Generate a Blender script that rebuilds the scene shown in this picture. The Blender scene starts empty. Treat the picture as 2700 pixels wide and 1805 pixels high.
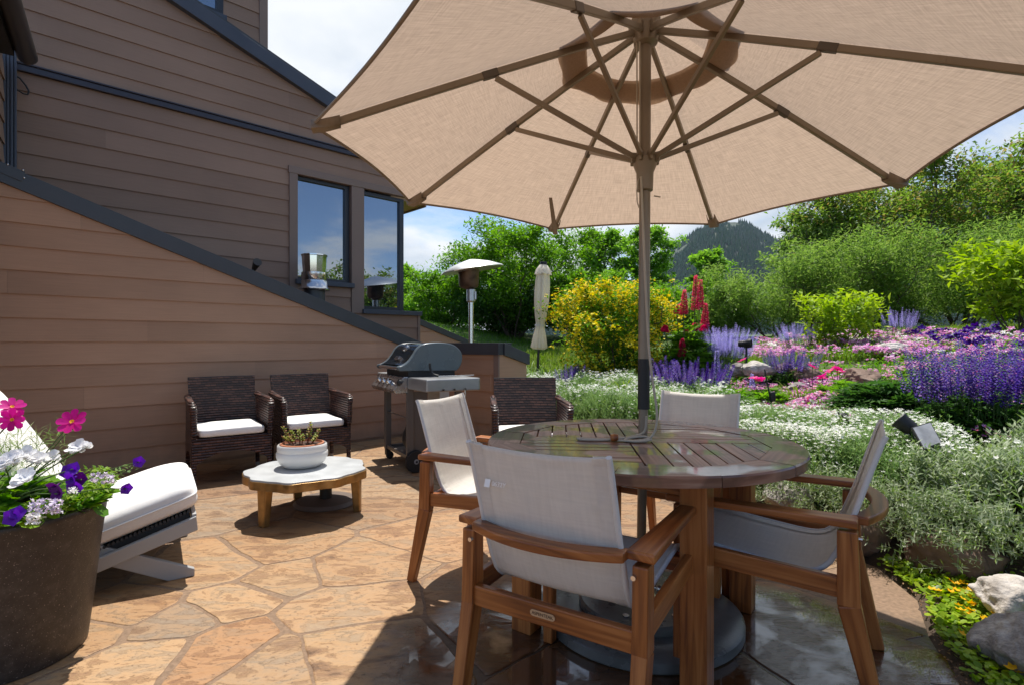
import bpy, bmesh, math, random
import numpy as np
from mathutils import Vector, Matrix, Euler

R = math.radians
PI = math.pi
random.seed(7)
scene = bpy.context.scene
col = scene.collection

# ------------------------------------------------------------------ camera model of the place
FOC, CX, CY, EYE = 1425.0, 1350.0, 904.0, 1.14      # focal length in photo pixels, centre, eye height (m)


def at_depth(px, py, Y):
    return Vector(((px - CX) / FOC * Y, Y, EYE - (py - CY) / FOC * Y))


# ------------------------------------------------------------------ tagging
def tag(o, label=None, cat=None, group=None, kind=None):
    if label: o['label'] = label
    if cat: o['category'] = cat
    if group: o['group'] = group
    if kind: o['kind'] = kind
    return o


def thing(name, label, cat, loc=(0, 0, 0), rotz=0.0, group=None):
    o = bpy.data.objects.new(name, None)
    col.objects.link(o)
    o.location = loc
    o.rotation_euler = (0, 0, rotz)
    o.empty_display_size = .1
    return tag(o, label, cat, group)


def dup(root, loc, rotz, label, group=None):
    r = root.copy(); col.objects.link(r)
    r.location = loc; r.rotation_euler = (0, 0, rotz)
    r['label'] = label
    if group: r['group'] = group
    for ch in list(root.children):
        c = ch.copy(); col.objects.link(c); c.parent = r
        for g in list(ch.children):
            d = g.copy(); col.objects.link(d); d.parent = c
    return r


# ------------------------------------------------------------------ mesh builder
class MB:
    def __init__(s):
        s.v, s.f, s.m, s.uv = [], [], [], []

    def add(s, vs, fs, mi=0, uvs=None):
        b = len(s.v)
        s.v += [tuple(v) for v in vs]
        for i, f in enumerate(fs):
            s.f.append(tuple(b + k for k in f))
            s.m.append(mi)
            s.uv.append(uvs[i] if uvs else None)
        return s

    def beam(s, p0, p1, w, h, up=(0, 0, 1), mi=0, w1=None, h1=None):
        p0, p1 = Vector(p0), Vector(p1)
        a = (p1 - p0); L = a.length; a.normalize()
        u = Vector(up)
        if abs(a.dot(u)) > .98: u = Vector((0, 1, 0))
        side = a.cross(u).normalized()
        u = side.cross(a).normalized()
        w1 = w if w1 is None else w1
        h1 = h if h1 is None else h1
        vs = []
        for p, ww, hh in ((p0, w, h), (p1, w1, h1)):
            for sx, sy in ((-1, -1), (1, -1), (1, 1), (-1, 1)):
                vs.append(p + side * (sx * ww / 2) + u * (sy * hh / 2))
        fs = [(0, 1, 5, 4), (1, 2, 6, 5), (2, 3, 7, 6), (3, 0, 4, 7), (3, 2, 1, 0), (4, 5, 6, 7)]
        uvs = []
        o = random.random() * 7
        dims = [w, h, w, h]
        acc = o
        for k in range(4):
            uvs.append([(o, acc), (o, acc + dims[k]), (o + L, acc + dims[k]), (o + L, acc)])
            acc += dims[k]
        uvs.append([(o, o), (o, o + w), (o + .02, o + w), (o + .02, o)])
        uvs.append([(o, o), (o, o + w), (o + .02, o + w), (o + .02, o)])
        return s.add(vs, fs, mi, uvs)

    def box(s, c, size, mi=0, R3=None):
        c = Vector(c); sx, sy, sz = (k / 2 for k in size)
        ax = [Vector((1, 0, 0)), Vector((0, 1, 0)), Vector((0, 0, 1))]
        if R3 is not None: ax = [R3 @ a for a in ax]
        vs = [c + ax[0] * (i * sx) + ax[1] * (j * sy) + ax[2] * (k * sz) for k in (-1, 1) for i, j in ((-1, -1), (1, -1), (1, 1), (-1, 1))]
        fs = [(3, 2, 1, 0), (4, 5, 6, 7), (0, 1, 5, 4), (1, 2, 6, 5), (2, 3, 7, 6), (3, 0, 4, 7)]
        return s.add(vs, fs, mi)

    def tube(s, pts, r, n=8, mi=0, cap=True, closed=False):
        P = [Vector(p) for p in pts]
        rr = r if hasattr(r, '__len__') else [r] * len(P)
        N = len(P)
        T = []
        for i in range(N):
            if closed: t = P[(i + 1) % N] - P[i - 1]
            else: t = P[min(i + 1, N - 1)] - P[max(i - 1, 0)]
            T.append(t.normalized() if t.length > 1e-9 else Vector((0, 0, 1)))
        u = Vector((0, 0, 1)) if abs(T[0].z) < .9 else Vector((1, 0, 0))
        u = (u - T[0] * u.dot(T[0])).normalized()
        vs, uvl, d = [], [], 0
        for i in range(N):
            u = (u - T[i] * u.dot(T[i]))
            u = u.normalized() if u.length > 1e-6 else T[i].orthogonal().normalized()
            w = T[i].cross(u)
            if i: d += (P[i] - P[i - 1]).length
            uvl.append(d)
            for k in range(n):
                a = 2 * PI * k / n
                vs.append(P[i] + (u * math.cos(a) + w * math.sin(a)) * rr[i])
        fs, uvs = [], []
        for i in range(N if closed else N - 1):
            j = (i + 1) % N
            for k in range(n):
                l = (k + 1) % n
                fs.append((i * n + k, i * n + l, j * n + l, j * n + k))
                c0, c1 = k * 2 * PI * rr[i] / n, (k + 1) * 2 * PI * rr[i] / n
                dj = uvl[j] if j else uvl[i] + .01
                uvs.append([(uvl[i], c0), (uvl[i], c1), (dj, c1), (dj, c0)])
        if cap and not closed:
            fs.append(tuple(range(n - 1, -1, -1))); uvs.append(None)
            fs.append(tuple((N - 1) * n + k for k in range(n))); uvs.append(None)
        return s.add(vs, fs, mi, uvs)

    def lathe(s, prof, n=32, c=(0, 0, 0), mi=0, rot=None, wob=None):
        c = Vector(c)
        vs = []
        for i, (r, z) in enumerate(prof):
            for k in range(n):
                a = 2 * PI * k / n
                rw = r * (wob(a, i / (len(prof) - 1)) if wob else 1)
                p = Vector((rw * math.cos(a), rw * math.sin(a), z))
                if rot is not None: p = rot @ p
                vs.append(c + p)
        fs, uvs = [], []
        for i in range(len(prof) - 1):
            for k in range(n):
                l = (k + 1) % n
                fs.append((i * n + k, i * n + l, (i + 1) * n + l, (i + 1) * n + k))
                u0, u1 = k / n, (k + 1) / n
                rm = max(prof[i][0], .02) * 6.28
                uvs.append([(u0 * rm, prof[i][1]), (u1 * rm, prof[i][1]), (u1 * rm, prof[i + 1][1]), (u0 * rm, prof[i + 1][1])])
        s.add(vs, fs, mi, uvs)
        b = len(s.v) - len(vs)
        for e, rev in ((0, True), (len(prof) - 1, False)):
            if prof[e][0] > 1e-4:
                idx = [b + e * n + k for k in range(n)]
                s.f.append(tuple(reversed(idx)) if rev else tuple(idx)); s.m.append(mi); s.uv.append(None)
        return s

    def prism(s, poly, z0, z1, mi=0, M=None, mtop=None):
        n = len(poly)
        vs = [Vector((p[0], p[1], z0)) for p in poly] + [Vector((p[0], p[1], z1)) for p in poly]
        if M is not None: vs = [M @ v for v in vs]
        s.add(vs, [tuple(range(n - 1, -1, -1))], mi)
        b = len(s.v) - len(vs)
        s.f.append(tuple(b + n + k for k in range(n))); s.m.append(mi if mtop is None else mtop); s.uv.append(None)
        for k in range(n):
            l = (k + 1) % n
            s.f.append((b + k, b + l, b + n + l, b + n + k)); s.m.append(mi); s.uv.append(None)
        return s

    def grid(s, fn, nu, nv, mi=0, uvs=(1, 1), closed_u=False):
        vs = [fn(i / nu, j / nv) for j in range(nv + 1) for i in range(nu + 1)]
        fs, uu = [], []
        for j in range(nv):
            for i in range(nu):
                a = j * (nu + 1) + i
                fs.append((a, a + 1, a + nu + 2, a + nu + 1))
                uu.append([(i / nu * uvs[0], j / nv * uvs[1]), ((i + 1) / nu * uvs[0], j / nv * uvs[1]),
                           ((i + 1) / nu * uvs[0], (j + 1) / nv * uvs[1]), (i / nu * uvs[0], (j + 1) / nv * uvs[1])])
        return s.add(vs, fs, mi, uu)

    def superq(s, c, size, e1=.25, e2=.2, nu=40, nv=20, mi=0, R3=None, deform=None):
        c = Vector(c)
        sg = lambda x, e: math.copysign(abs(x) ** e, x)
        vs = []
        for j in range(nv + 1):
            ph = -PI / 2 + PI * j / nv
            for i in range(nu):
                th = 2 * PI * i / nu
                p = Vector((sg(math.cos(ph), e1) * sg(math.cos(th), e2), sg(math.cos(ph), e1) * sg(math.sin(th), e2), sg(math.sin(ph), e1)))
                if deform: p = deform(p)
                p = Vector((p.x * size[0] / 2, p.y * size[1] / 2, p.z * size[2] / 2))
                if R3 is not None: p = R3 @ p
                vs.append(c + p)
        fs = []
        for j in range(nv):
            for i in range(nu):
                l = (i + 1) % nu
                fs.append((j * nu + i, j * nu + l, (j + 1) * nu + l, (j + 1) * nu + i))
        return s.add(vs, fs, mi)

    def build(s, name, mats, parent=None, smooth=None, bevel=0.0, loc=None, rot=None, seg=2):
        me = bpy.data.meshes.new(name)
        me.from_pydata(s.v, [], s.f)
        if not isinstance(mats, (list, tuple)): mats = [mats]
        for m in mats: me.materials.append(m)
        me.polygons.foreach_set('material_index', s.m)
        uvl = me.uv_layers.new(name='UVMap')
        co = s.v
        buf = []
        for p, uv in zip(me.polygons, s.uv):
            if uv is not None:
                for q in uv: buf += [q[0], q[1]]
            else:
                n = p.normal
                ax = max(range(3), key=lambda i: abs(n[i]))
                i, j = ((1, 2), (0, 2), (0, 1))[ax]
                for vi in p.vertices: buf += [co[vi][i], co[vi][j]]
        uvl.data.foreach_set('uv', buf)
        if smooth is not None:
            me.polygons.foreach_set('use_smooth', [True] * len(me.polygons))
            me.set_sharp_from_angle(angle=R(smooth))
        me.update()
        o = bpy.data.objects.new(name, me)
        col.objects.link(o)
        if parent: o.parent = parent
        if loc is not None: o.location = loc
        if rot is not None: o.rotation_euler = rot
        if bevel:
            b = o.modifiers.new('bevel', 'BEVEL'); b.width = bevel; b.segments = seg
            b.limit_method = 'ANGLE'; b.angle_limit = R(40)
        return o


# ------------------------------------------------------------------ fast quad meshes (leaves, petals)
def np_obj(name, V, F, mats, M=None, parent=None, loc=None, smooth=False):
    V = np.asarray(V, np.float32); F = np.asarray(F, np.int32)
    me = bpy.data.meshes.new(name)
    me.vertices.add(len(V)); me.vertices.foreach_set('co', V.ravel())
    me.loops.add(F.size); me.loops.foreach_set('vertex_index', F.ravel())
    me.polygons.add(len(F)); me.polygons.foreach_set('loop_start', np.arange(0, F.size, 4, dtype=np.int32))
    if not isinstance(mats, (list, tuple)): mats = [mats]
    for m in mats: me.materials.append(m)
    if M is not None: me.polygons.foreach_set('material_index', np.asarray(M, np.int32))
    if smooth: me.polygons.foreach_set('use_smooth', np.ones(len(F), bool))
    me.update(calc_edges=True)
    o = bpy.data.objects.new(name, me); col.objects.link(o)
    if parent: o.parent = parent
    if loc is not None: o.location = loc
    return o


def join_np(parts):
    V, F, M, b = [], [], [], 0
    for p in parts:
        v, f, m = p
        V.append(v); F.append(f + b); M.append(m); b += len(v)
    return np.concatenate(V), np.concatenate(F), np.concatenate(M)


def scatter(tv, tf, tm, pos, yaw, tilt, scale, roll=None):
    """copies of a small template (tv verts, tf quads, tm material per quad)"""
    tv = np.asarray(tv, float); tf = np.asarray(tf, int); tm = np.asarray(tm, int)
    pos = np.asarray(pos, float); N = len(pos)
    yaw = np.broadcast_to(yaw, N); tilt = np.broadcast_to(tilt, N); scale = np.broadcast_to(scale, N)
    cy, sy, ct, st = np.cos(yaw), np.sin(yaw), np.cos(tilt), np.sin(tilt)
    X = tv[None, :, :] * scale[:, None, None]
    if roll is not None:
        roll = np.broadcast_to(roll, N); cr, sr = np.cos(roll)[:, None], np.sin(roll)[:, None]
        X = np.stack([X[..., 0] * cr - X[..., 1] * sr, X[..., 0] * sr + X[..., 1] * cr, X[..., 2]], -1)
    y1 = X[..., 1] * ct[:, None] - X[..., 2] * st[:, None]
    z1 = X[..., 1] * st[:, None] + X[..., 2] * ct[:, None]
    x1 = X[..., 0]
    V = np.stack([x1 * cy[:, None] - y1 * sy[:, None], x1 * sy[:, None] + y1 * cy[:, None], z1], -1) + pos[:, None, :]
    F = tf[None] + (np.arange(N) * len(tv))[:, None, None]
    return V.reshape(-1, 3), F.reshape(-1, 4), np.tile(tm, N)


def leaf_t(L=1., W=.4, fold=.12, bend=.1, mi=0, n=1):
    """one leaf along +Y as two folded quads"""
    v = [(0, 0, 0), (0, L * .5, -bend * L * .3), (0, L, -bend * L), (-W / 2, L * .45, fold * W), (W / 2, L * .45, fold * W)]
    return np.array(v), np.array([(0, 1, 2, 3), (0, 4, 2, 1)]), np.array([mi, mi])


def diamond(L=1., W=.45, mi=0, curl=.1):
    return np.array([(0, 0, 0), (W / 2, L * .45, curl * W), (0, L, -curl * L), (-W / 2, L * .45, curl * W)]), np.array([(0, 1, 2, 3)]), np.array([mi])


def combine(parts):
    return join_np([(np.asarray(a, float), np.asarray(b, int), np.asarray(c, int)) for a, b, c in parts])


def rotz_t(t, a, tilt=0., off=(0, 0, 0), s=1.):
    v, f, m = t
    V, F, M = scatter(v, f, m, [off], [a], [tilt], [s])
    return V, F, M


# ------------------------------------------------------------------ materials
def new_mat(name):
    m = bpy.data.materials.new(name); m.use_nodes = True
    nt = m.node_tree
    return m, nt, nt.nodes, nt.links, nt.nodes['Principled BSDF']


def simple(name, c, rough=.5, metal=0., spec=.5, bump=0., bscale=200., var=0., vscale=4.):
    m, nt, N, L, b = new_mat(name)
    b.inputs['Base Color'].default_value = (*c, 1)
    b.inputs['Roughness'].default_value = rough
    b.inputs['Metallic'].default_value = metal
    b.inputs['Specular IOR Level'].default_value = spec
    if bump or var:
        tc = N.new('ShaderNodeTexCoord')
    if bump:
        n = N.new('ShaderNodeTexNoise'); n.inputs['Scale'].default_value = bscale; n.inputs['Detail'].default_value = 4
        L.new(tc.outputs['Object'], n.inputs['Vector'])
        bp = N.new('ShaderNodeBump'); bp.inputs['Strength'].default_value = bump; bp.inputs['Distance'].default_value = .004
        L.new(n.outputs['Fac'], bp.inputs['Height']); L.new(bp.outputs['Normal'], b.inputs['Normal'])
    if var:
        n = N.new('ShaderNodeTexNoise'); n.inputs['Scale'].default_value = vscale; n.inputs['Detail'].default_value = 5
        L.new(tc.outputs['Object'], n.inputs['Vector'])
        r = N.new('ShaderNodeValToRGB')
        r.color_ramp.elements[0].position = .3; r.color_ramp.elements[1].position = .7
        r.color_ramp.elements[0].color = (*[k * (1 - var) for k in c], 1)
        r.color_ramp.elements[1].color = (*[min(1, k * (1 + var)) for k in c], 1)
        L.new(n.outputs['Fac'], r.inputs['Fac']); L.new(r.outputs['Color'], b.inputs['Base Color'])
        rr = N.new('ShaderNodeMapRange'); rr.inputs['To Min'].default_value = max(0, rough - .12); rr.inputs['To Max'].default_value = min(1, rough + .12)
        L.new(n.outputs['Fac'], rr.inputs['Value']); L.new(rr.outputs['Result'], b.inputs['Roughness'])
    return m


def ramp(N, stops):
    r = N.new('ShaderNodeValToRGB'); e = r.color_ramp.elements
    while len(e) < len(stops): e.new(.5)
    for k, (p, c) in enumerate(stops):
        e[k].position = p; e[k].color = (*c, 1)
    return r


def leaf_mat(name, cols, trans=.35, rough=.5, spec=.18):
    """colour differs from leaf to leaf; light passes through the blade"""
    m, nt, N, L, b = new_mat(name)
    g = N.new('ShaderNodeNewGeometry')
    r = ramp(N, [(i / max(1, len(cols) - 1), c) for i, c in enumerate(cols)])
    L.new(g.outputs['Random Per Island'], r.inputs['Fac'])
    L.new(r.outputs['Color'], b.inputs['Base Color'])
    b.inputs['Roughness'].default_value = rough; b.inputs['Specular IOR Level'].default_value = spec
    if trans:
        t = N.new('ShaderNodeBsdfTranslucent'); mx = N.new('ShaderNodeMixShader'); mx.inputs['Fac'].default_value = trans
        hs = N.new('ShaderNodeHueSaturation'); hs.inputs['Value'].default_value = 1.5; hs.inputs['Saturation'].default_value = 1.1
        L.new(r.outputs['Color'], hs.inputs['Color']); L.new(hs.outputs['Color'], t.inputs['Color'])
        L.new(b.outputs['BSDF'], mx.inputs[1]); L.new(t.outputs['BSDF'], mx.inputs[2])
        L.new(mx.outputs['Shader'], N['Material Output'].inputs['Surface'])
    return m


def wood_mat(name, c0, c1, c2, rough=.45, spec=.4, wet=0.):
    m, nt, N, L, b = new_mat(name)
    uv = N.new('ShaderNodeUVMap')
    mp = N.new('ShaderNodeMapping'); mp.inputs['Scale'].default_value = (3, 60, 1)
    L.new(uv.outputs['UV'], mp.inputs['Vector'])
    n = N.new('ShaderNodeTexNoise'); n.inputs['Scale'].default_value = 1.; n.inputs['Detail'].default_value = 6; n.inputs['Distortion'].default_value = .6
    L.new(mp.outputs['Vector'], n.inputs['Vector'])
    mp2 = N.new('ShaderNodeMapping'); mp2.inputs['Scale'].default_value = (1.5, 9, 1)
    L.new(uv.outputs['UV'], mp2.inputs['Vector'])
    n2 = N.new('ShaderNodeTexNoise'); n2.inputs['Scale'].default_value = 1.; n2.inputs['Detail'].default_value = 3
    L.new(mp2.outputs['Vector'], n2.inputs['Vector'])
    ad = N.new('ShaderNodeMath'); ad.operation = 'MULTIPLY_ADD'; ad.inputs[1].default_value = .55
    L.new(n.outputs['Fac'], ad.inputs[0])
    m2 = N.new('ShaderNodeMath'); m2.operation = 'MULTIPLY'; m2.inputs[1].default_value = .45
    L.new(n2.outputs['Fac'], m2.inputs[0]); L.new(m2.outputs[0], ad.inputs[2])
    r = ramp(N, [(.39, c0), (.5, c1), (.61, c2)])
    L.new(ad.outputs[0], r.inputs['Fac']); L.new(r.outputs['Color'], b.inputs['Base Color'])
    b.inputs['Specular IOR Level'].default_value = spec
    rr = N.new('ShaderNodeMapRange'); rr.inputs['To Min'].default_value = rough - .1; rr.inputs['To Max'].default_value = rough + .15
    L.new(n2.outputs['Fac'], rr.inputs['Value'])
    if wet:
        # a film of rain water lying in patches on the top
        tc = N.new('ShaderNodeTexCoord')
        wn = N.new('ShaderNodeTexNoise'); wn.inputs['Scale'].default_value = 5.; wn.inputs['Detail'].default_value = 3
        L.new(tc.outputs['Object'], wn.inputs['Vector'])
        wr = N.new('ShaderNodeMapRange'); wr.inputs['From Min'].default_value = .45; wr.inputs['From Max'].default_value = .53
        L.new(wn.outputs['Fac'], wr.inputs['Value'])
        b.inputs['Coat Roughness'].default_value = .06
        cm = N.new('ShaderNodeMath'); cm.operation = 'MULTIPLY'; cm.inputs[1].default_value = wet
        L.new(wr.outputs['Result'], cm.inputs[0]); L.new(cm.outputs[0], b.inputs['Coat Weight'])
        dk = N.new('ShaderNodeMixRGB'); dk.blend_type = 'MULTIPLY'
        L.new(wr.outputs['Result'], dk.inputs['Fac']); L.new(r.outputs['Color'], dk.inputs[1]); dk.inputs[2].default_value = (.50, .42, .37, 1)
        L.new(dk.outputs['Color'], b.inputs['Base Color'])
    L.new(rr.outputs['Result'], b.inputs['Roughness'])
    bp = N.new('ShaderNodeBump'); bp.inputs['Strength'].default_value = .12; bp.inputs['Distance'].default_value = .002
    L.new(n.outputs['Fac'], bp.inputs['Height']); L.new(bp.outputs['Normal'], b.inputs['Normal'])
    return m


def fabric_mat(name, c, trans=.3, weave=900., var=.08, rough=.85, tcol=None, streak=(60, 6), crease=(5., .25)):
    m, nt, N, L, b = new_mat(name)
    uv = N.new('ShaderNodeUVMap')
    outs = []
    for sc in ((streak[0], streak[1], 1), (streak[1], streak[0], 1)):
        mp = N.new('ShaderNodeMapping'); mp.inputs['Scale'].default_value = sc
        L.new(uv.outputs['UV'], mp.inputs['Vector'])
        n = N.new('ShaderNodeTexNoise'); n.inputs['Scale'].default_value = 1.5; n.inputs['Detail'].default_value = 5
        L.new(mp.outputs['Vector'], n.inputs['Vector']); outs.append(n)
    ad = N.new('ShaderNodeMath'); ad.operation = 'ADD'
    L.new(outs[0].outputs['Fac'], ad.inputs[0]); L.new(outs[1].outputs['Fac'], ad.inputs[1])
    mr = N.new('ShaderNodeMapRange'); mr.inputs['From Min'].default_value = .7; mr.inputs['From Max'].default_value = 1.3
    L.new(ad.outputs[0], mr.inputs['Value'])
    r = ramp(N, [(0, [k * (1 - var) for k in c]), (1, [min(1, k * (1 + var)) for k in c])])
    L.new(mr.outputs['Result'], r.inputs['Fac']); L.new(r.outputs['Color'], b.inputs['Base Color'])
    b.inputs['Roughness'].default_value = rough; b.inputs['Specular IOR Level'].default_value = .15
    wv = N.new('ShaderNodeTexNoise'); wv.inputs['Scale'].default_value = weave
    L.new(uv.outputs['UV'], wv.inputs['Vector'])
    bp = N.new('ShaderNodeBump'); bp.inputs['Strength'].default_value = .15; bp.inputs['Distance'].default_value = .002
    L.new(wv.outputs['Fac'], bp.inputs['Height'])
    # soft creases in the cloth
    tc_ = N.new('ShaderNodeTexCoord'); cn = N.new('ShaderNodeTexNoise'); cn.inputs['Scale'].default_value = crease[0]; cn.inputs['Detail'].default_value = 3; cn.inputs['Distortion'].default_value = 1.2
    L.new(tc_.outputs['Object'], cn.inputs['Vector'])
    cbp = N.new('ShaderNodeBump'); cbp.inputs['Strength'].default_value = crease[1]; cbp.inputs['Distance'].default_value = .03
    L.new(cn.outputs['Fac'], cbp.inputs['Height']); L.new(bp.outputs['Normal'], cbp.inputs['Normal'])
    L.new(cbp.outputs['Normal'], b.inputs['Normal'])
    if trans:
        t = N.new('ShaderNodeBsdfTranslucent')
        tc = tcol or c
        r2 = ramp(N, [(0, [k * (1 - var * 1.4) for k in tc]), (1, [min(1, k * (1 + var * 1.4)) for k in tc])])
        L.new(mr.outputs['Result'], r2.inputs['Fac']); L.new(r2.outputs['Color'], t.inputs['Color'])
        mx = N.new('ShaderNodeMixShader'); mx.inputs['Fac'].default_value = trans
        L.new(b.outputs['BSDF'], mx.inputs[1]); L.new(t.outputs['BSDF'], mx.inputs[2])
        L.new(mx.outputs['Shader'], N['Material Output'].inputs['Surface'])
    return m


def siding_mat(name, c):
    m, nt, N, L, b = new_mat(name)
    uv = N.new('ShaderNodeUVMap')
    mp = N.new('ShaderNodeMapping'); mp.inputs['Scale'].default_value = (4, 90, 1)
    L.new(uv.outputs['UV'], mp.inputs['Vector'])
    n = N.new('ShaderNodeTexNoise'); n.inputs['Scale'].default_value = 1.; n.inputs['Detail'].default_value = 5
    L.new(mp.outputs['Vector'], n.inputs['Vector'])
    n2 = N.new('ShaderNodeTexNoise'); n2.inputs['Scale'].default_value = .9; n2.inputs['Detail'].default_value = 6
    L.new(uv.outputs['UV'], n2.inputs['Vector'])
    g = N.new('ShaderNodeNewGeometry')
    # boards differ a little, dust lies in patches
    a = N.new('ShaderNodeMath'); a.operation = 'MULTIPLY_ADD'; a.inputs[1].default_value = .3
    L.new(g.outputs['Random Per Island'], a.inputs[0]); L.new(n2.outputs['Fac'], a.inputs[2])
    g2 = N.new('ShaderNodeMath'); g2.operation = 'MULTIPLY_ADD'; g2.inputs[1].default_value = .45; L.new(n.outputs['Fac'], g2.inputs[0])
    a2 = N.new('ShaderNodeMath'); a2.operation = 'SUBTRACT'; a2.inputs[1].default_value = .22; L.new(a.outputs[0], a2.inputs[0]); L.new(a2.outputs[0], g2.inputs[2])
    r = ramp(N, [(.3, [k * .80 for k in c]), (.95, [k * 1.2 for k in c])])
    L.new(g2.outputs[0], r.inputs['Fac'])
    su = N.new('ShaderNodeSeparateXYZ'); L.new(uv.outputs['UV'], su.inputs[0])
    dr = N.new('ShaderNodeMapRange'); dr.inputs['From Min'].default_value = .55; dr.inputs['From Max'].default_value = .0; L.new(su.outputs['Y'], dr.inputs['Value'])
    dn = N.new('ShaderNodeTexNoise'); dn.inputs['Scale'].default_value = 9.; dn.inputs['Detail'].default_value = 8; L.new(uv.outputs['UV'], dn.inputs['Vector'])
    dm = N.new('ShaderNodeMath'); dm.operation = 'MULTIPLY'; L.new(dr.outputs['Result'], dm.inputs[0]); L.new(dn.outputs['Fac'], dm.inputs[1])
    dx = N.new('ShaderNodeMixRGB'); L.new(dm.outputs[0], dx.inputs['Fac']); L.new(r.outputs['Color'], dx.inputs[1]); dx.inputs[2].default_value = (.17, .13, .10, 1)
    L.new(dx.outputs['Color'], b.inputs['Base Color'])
    b.inputs['Roughness'].default_value = .62; b.inputs['Specular IOR Level'].default_value = .35
    bp = N.new('ShaderNodeBump'); bp.inputs['Strength'].default_value = .35; bp.inputs['Distance'].default_value = .002
    L.new(n.outputs['Fac'], bp.inputs['Height']); L.new(bp.outputs['Normal'], b.inputs['Normal'])
    return m


def wicker_mat():
    m, nt, N, L, b = new_mat('woven_resin')
    tc = N.new('ShaderNodeTexCoord'); sp = N.new('ShaderNodeSeparateXYZ'); L.new(tc.outputs['Object'], sp.inputs[0])
    ad = N.new('ShaderNodeMath'); ad.operation = 'ADD'; L.new(sp.outputs['X'], ad.inputs[0]); L.new(sp.outputs['Y'], ad.inputs[1])
    cb = N.new('ShaderNodeCombineXYZ'); L.new(ad.outputs[0], cb.inputs['X']); L.new(sp.outputs['Z'], cb.inputs['Y'])
    br = N.new('ShaderNodeTexBrick')
    for k, v in (('Scale', 1.), ('Mortar Size', .0026), ('Mortar Smooth', .6), ('Brick Width', .052), ('Row Height', .0220), ('Bias', -.1)):
        br.inputs[k].default_value = v
    br.inputs['Color1'].default_value = (.040, .020, .020, 1); br.inputs['Color2'].default_value = (.15, .072, .052, 1); br.inputs['Mortar'].default_value = (.006, .004, .004, 1)
    L.new(cb.outputs[0], br.inputs['Vector'])
    nz = N.new('ShaderNodeTexNoise'); nz.inputs['Scale'].default_value = 1.; nz.inputs['Detail'].default_value = 3
    mp = N.new('ShaderNodeMapping'); mp.inputs['Scale'].default_value = (5, 60, 1); L.new(cb.outputs[0], mp.inputs['Vector']); L.new(mp.outputs['Vector'], nz.inputs['Vector'])
    mx = N.new('ShaderNodeMixRGB'); mx.blend_type = 'MULTIPLY'; mx.inputs['Fac'].default_value = .8
    rp = ramp(N, [(.35, (.45, .42, .5)), (.65, (1.25, 1.1, 1.0))]); L.new(nz.outputs['Fac'], rp.inputs['Fac'])
    L.new(br.outputs['Color'], mx.inputs[1]); L.new(rp.outputs['Color'], mx.inputs[2]); L.new(mx.outputs['Color'], b.inputs['Base Color'])
    b.inputs['Roughness'].default_value = .38
    # every strand is round: a sine across each row
    wv = N.new('ShaderNodeMath'); wv.operation = 'MULTIPLY'; wv.inputs[1].default_value = PI / .0220; L.new(sp.outputs['Z'], wv.inputs[0])
    sn = N.new('ShaderNodeMath'); sn.operation = 'SINE'; L.new(wv.outputs[0], sn.inputs[0])
    ab = N.new('ShaderNodeMath'); ab.operation = 'ABSOLUTE'; L.new(sn.outputs[0], ab.inputs[0])
    ml = N.new('ShaderNodeMath'); ml.operation = 'MULTIPLY_ADD'; ml.inputs[1].default_value = -1.; L.new(br.outputs['Fac'], ml.inputs[0]); L.new(ab.outputs[0], ml.inputs[2])
    bp = N.new('ShaderNodeBump'); bp.inputs['Strength'].default_value = 1.; bp.inputs['Distance'].default_value = .008
    L.new(ml.outputs[0], bp.inputs['Height']); L.new(bp.outputs['Normal'], b.inputs['Normal'])
    return m


def stone_mat(name, c0, c1, c2, scale=6., bump=.6, rough=.85):
    m, nt, N, L, b = new_mat(name)
    tc = N.new('ShaderNodeTexCoord')
    n = N.new('ShaderNodeTexNoise'); n.inputs['Scale'].default_value = scale; n.inputs['Detail'].default_value = 9; n.inputs['Roughness'].default_value = .65
    L.new(tc.outputs['Object'], n.inputs['Vector'])
    r = ramp(N, [(.34, c0), (.5, c1), (.68, c2)]); L.new(n.outputs['Fac'], r.inputs['Fac']); L.new(r.outputs['Color'], b.inputs['Base Color'])
    b.inputs['Roughness'].default_value = rough
    n2 = N.new('ShaderNodeTexNoise'); n2.inputs['Scale'].default_value = scale * 6; n2.inputs['Detail'].default_value = 8
    L.new(tc.outputs['Object'], n2.inputs['Vector'])
    bp = N.new('ShaderNodeBump'); bp.inputs['Strength'].default_value = bump; bp.inputs['Distance'].default_value = .012
    L.new(n2.outputs['Fac'], bp.inputs['Height']); L.new(bp.outputs['Normal'], b.inputs['Normal'])
    return m
# ================================================================== camera, light, sky
cam = bpy.data.cameras.new('camera'); cam_o = bpy.data.objects.new('camera', cam); col.objects.link(cam_o)
cam_o.location = (0, 0, EYE); cam_o.rotation_euler = (R(90), 0, 0)
cam.lens = 19.0; cam.sensor_width = 36.0; cam.shift_y = .0006; cam.clip_end = 6000; cam.clip_start = .05
scene.camera = cam_o

SUN = Vector((-.03, .40, 1.0)).normalized()
sun = bpy.data.lights.new('sun', 'SUN'); sun.energy = 4.6; sun.angle = R(.5); sun.color = (1.0, .945, .86)
sun_o = bpy.data.objects.new('sun', sun); col.objects.link(sun_o)
sun_o.rotation_euler = (-SUN).to_track_quat('-Z', 'Y').to_euler()
sun_o.location = (0, 0, 30)

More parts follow.
